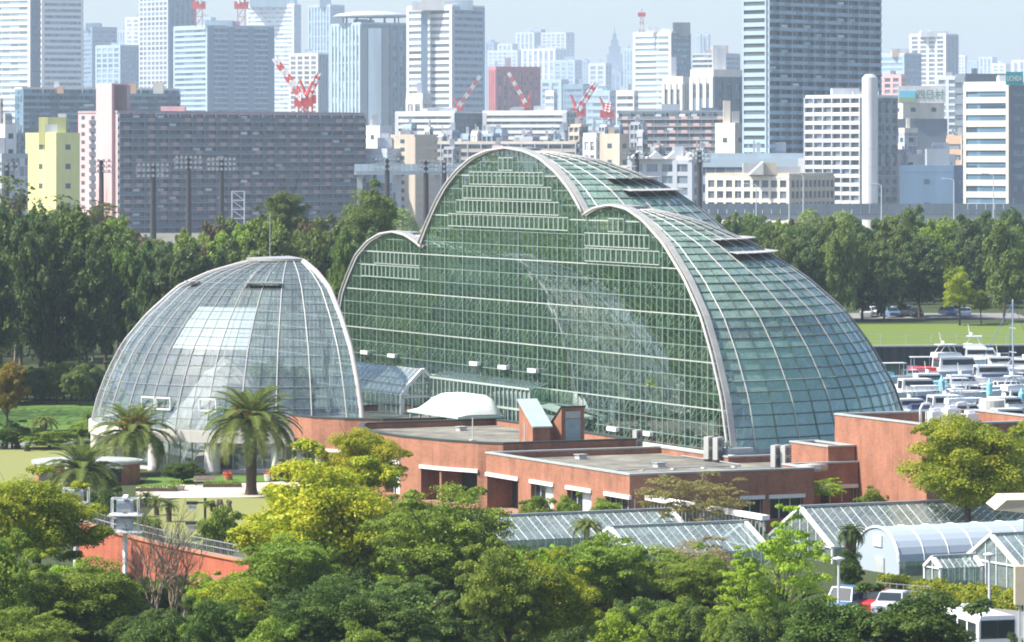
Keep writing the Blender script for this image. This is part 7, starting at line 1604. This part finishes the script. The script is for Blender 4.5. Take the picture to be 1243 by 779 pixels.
boat("small open boat with a navy cover before the sailing yacht", 1190, 503, 8.5, R_(8), 'open', "navy_cover")
boat("small open boat with white awning between the two cruisers", 1178, 486, 8.5, R_(6), 'open', "navy_cover")
boat("small white cruiser low at the greenhouse's right foot", 1106, 508, 8.5, R_(16), 'cruiser')
boat("white motor boat behind the yellow-green tree's crown", 1225, 522, 9, R_(15), 'cruiser', "navy_cover")
boat("white cruiser just right of the domed glass above the brick block", 1128, 476, 9, R_(9), 'cruiser')
for k, (px, py, L, an, kd, lb) in enumerate((
    (1138, 458, 9, 8, 'open', "white open boat behind the canopy boat near the pile wall"), (1215, 455, 9.5, 4, 'cruiser', "white cruiser lying close behind the mast"), (1168, 478, 9, 10, 'cruiser', "white cruiser in the middle row right of the flybridge cruiser"),
    (1142, 496, 8.5, 12, 'open', "white open boat under the cyan capped pile"), (1222, 508, 9.5, 16, 'cruiser', "white cruiser in the near row left of the right-hand pile"), (1170, 516, 9, 12, 'fly', "white flybridge boat in the near row behind the tree top"),
    (1232, 470, 9, 6, 'open', "white awning boat right of the mast"), (1196, 512, 8, 14, 'open', "white open boat beside the stubby concrete tank"))): boat(lb, px, py, L, R_(an), kd, ("navy_cover", None, "cyan_cover")[k % 3])
for i, (px, py) in enumerate(((1143, 488), (1201, 492), (1240, 505))):
    X, Y, _ = G(px, py); T = Thing("mooring_pile", ("left", "middle", "right")[i] + " one of three mooring piles with turquoise caps", "mooring pile", (X, Y, 0)); mb = MB(); mb.tube([(X, Y, -.5), (X, Y, 1.6)], .3, 10); T.part("pile", mb, MAT["concrete"]); mb = MB(); mb.lathe([(.34, 1.2), (.34, 2.4), (.2, 2.6), (.05, 3.0), (0, 3.05)], 12, (X, Y)); T.part("cap", mb, MAT["cyan_cover"])
for i, (p0, p1) in enumerate((((1100, 496), (1250, 492)), ((1110, 474), (1250, 470)))):
    a, b = G(*p0), G(*p1); T = Thing("pontoon", ("near", "far")[i] + " floating pontoon between the moored boats", "pontoon", (a[0], a[1], 0)); mb = MB(); mb.bar((a[0], a[1], .25), (b[0], b[1], .25), 1.4, .35); T.part("deck", mb, MAT["concrete"])
X, Y, _ = G(1205, 520); T = Thing("concrete_silo", "stubby round concrete tank behind the yellow-green tree", "tank", (X, Y, 0)); mb = MB(); mb.lathe([(0, 0), (1.35, 0), (1.35, 2.9), (1.2, 3.0), (0, 3.05)], 20, (X, Y)); T.part("tank_body", mb, MAT["concrete"])
# cars and vans parked under the trees beyond the bank
for i, px in enumerate((1052, 1062, 1072, 1082, 1091, 1101, 1112, 1150, 1160, 1172)):
    Y = 612 + (i % 3)*4; car(ordinal(i + 1) + " parked car from the left in the shade beyond the grass bank", xat(px, Y), Y, R_(80 + (i*37) % 30), ("car_silver", "white_gloss", "car_dark", "car_blue")[i % 4], z0=3.55, group="cars parked beyond the bank", small=True)
sheet("car_park", [(xat(1000, 600), 608), (xat(1260, 600), 608), (xat(1260, 600), 628), (xat(1000, 600), 628)], 3.53, "asphalt")

# ------------------------------------------------------------------ haze over the bay
mh, nth, oh = nmat("haze_air")
pv = N(nth, "ShaderNodeVolumePrincipled"); pv.inputs["Color"].default_value = (0.74, 0.87, 1.0, 1); pv.inputs["Density"].default_value = 0.00011; pv.inputs["Anisotropy"].default_value = 0.0
nth.links.new(pv.outputs[0], oh.inputs["Volume"])
mb = MB(); mb.box(-5600, -400, -1.5, 5600, 12500, 215); hz = struct("haze", mb, mh, kind="stuff")
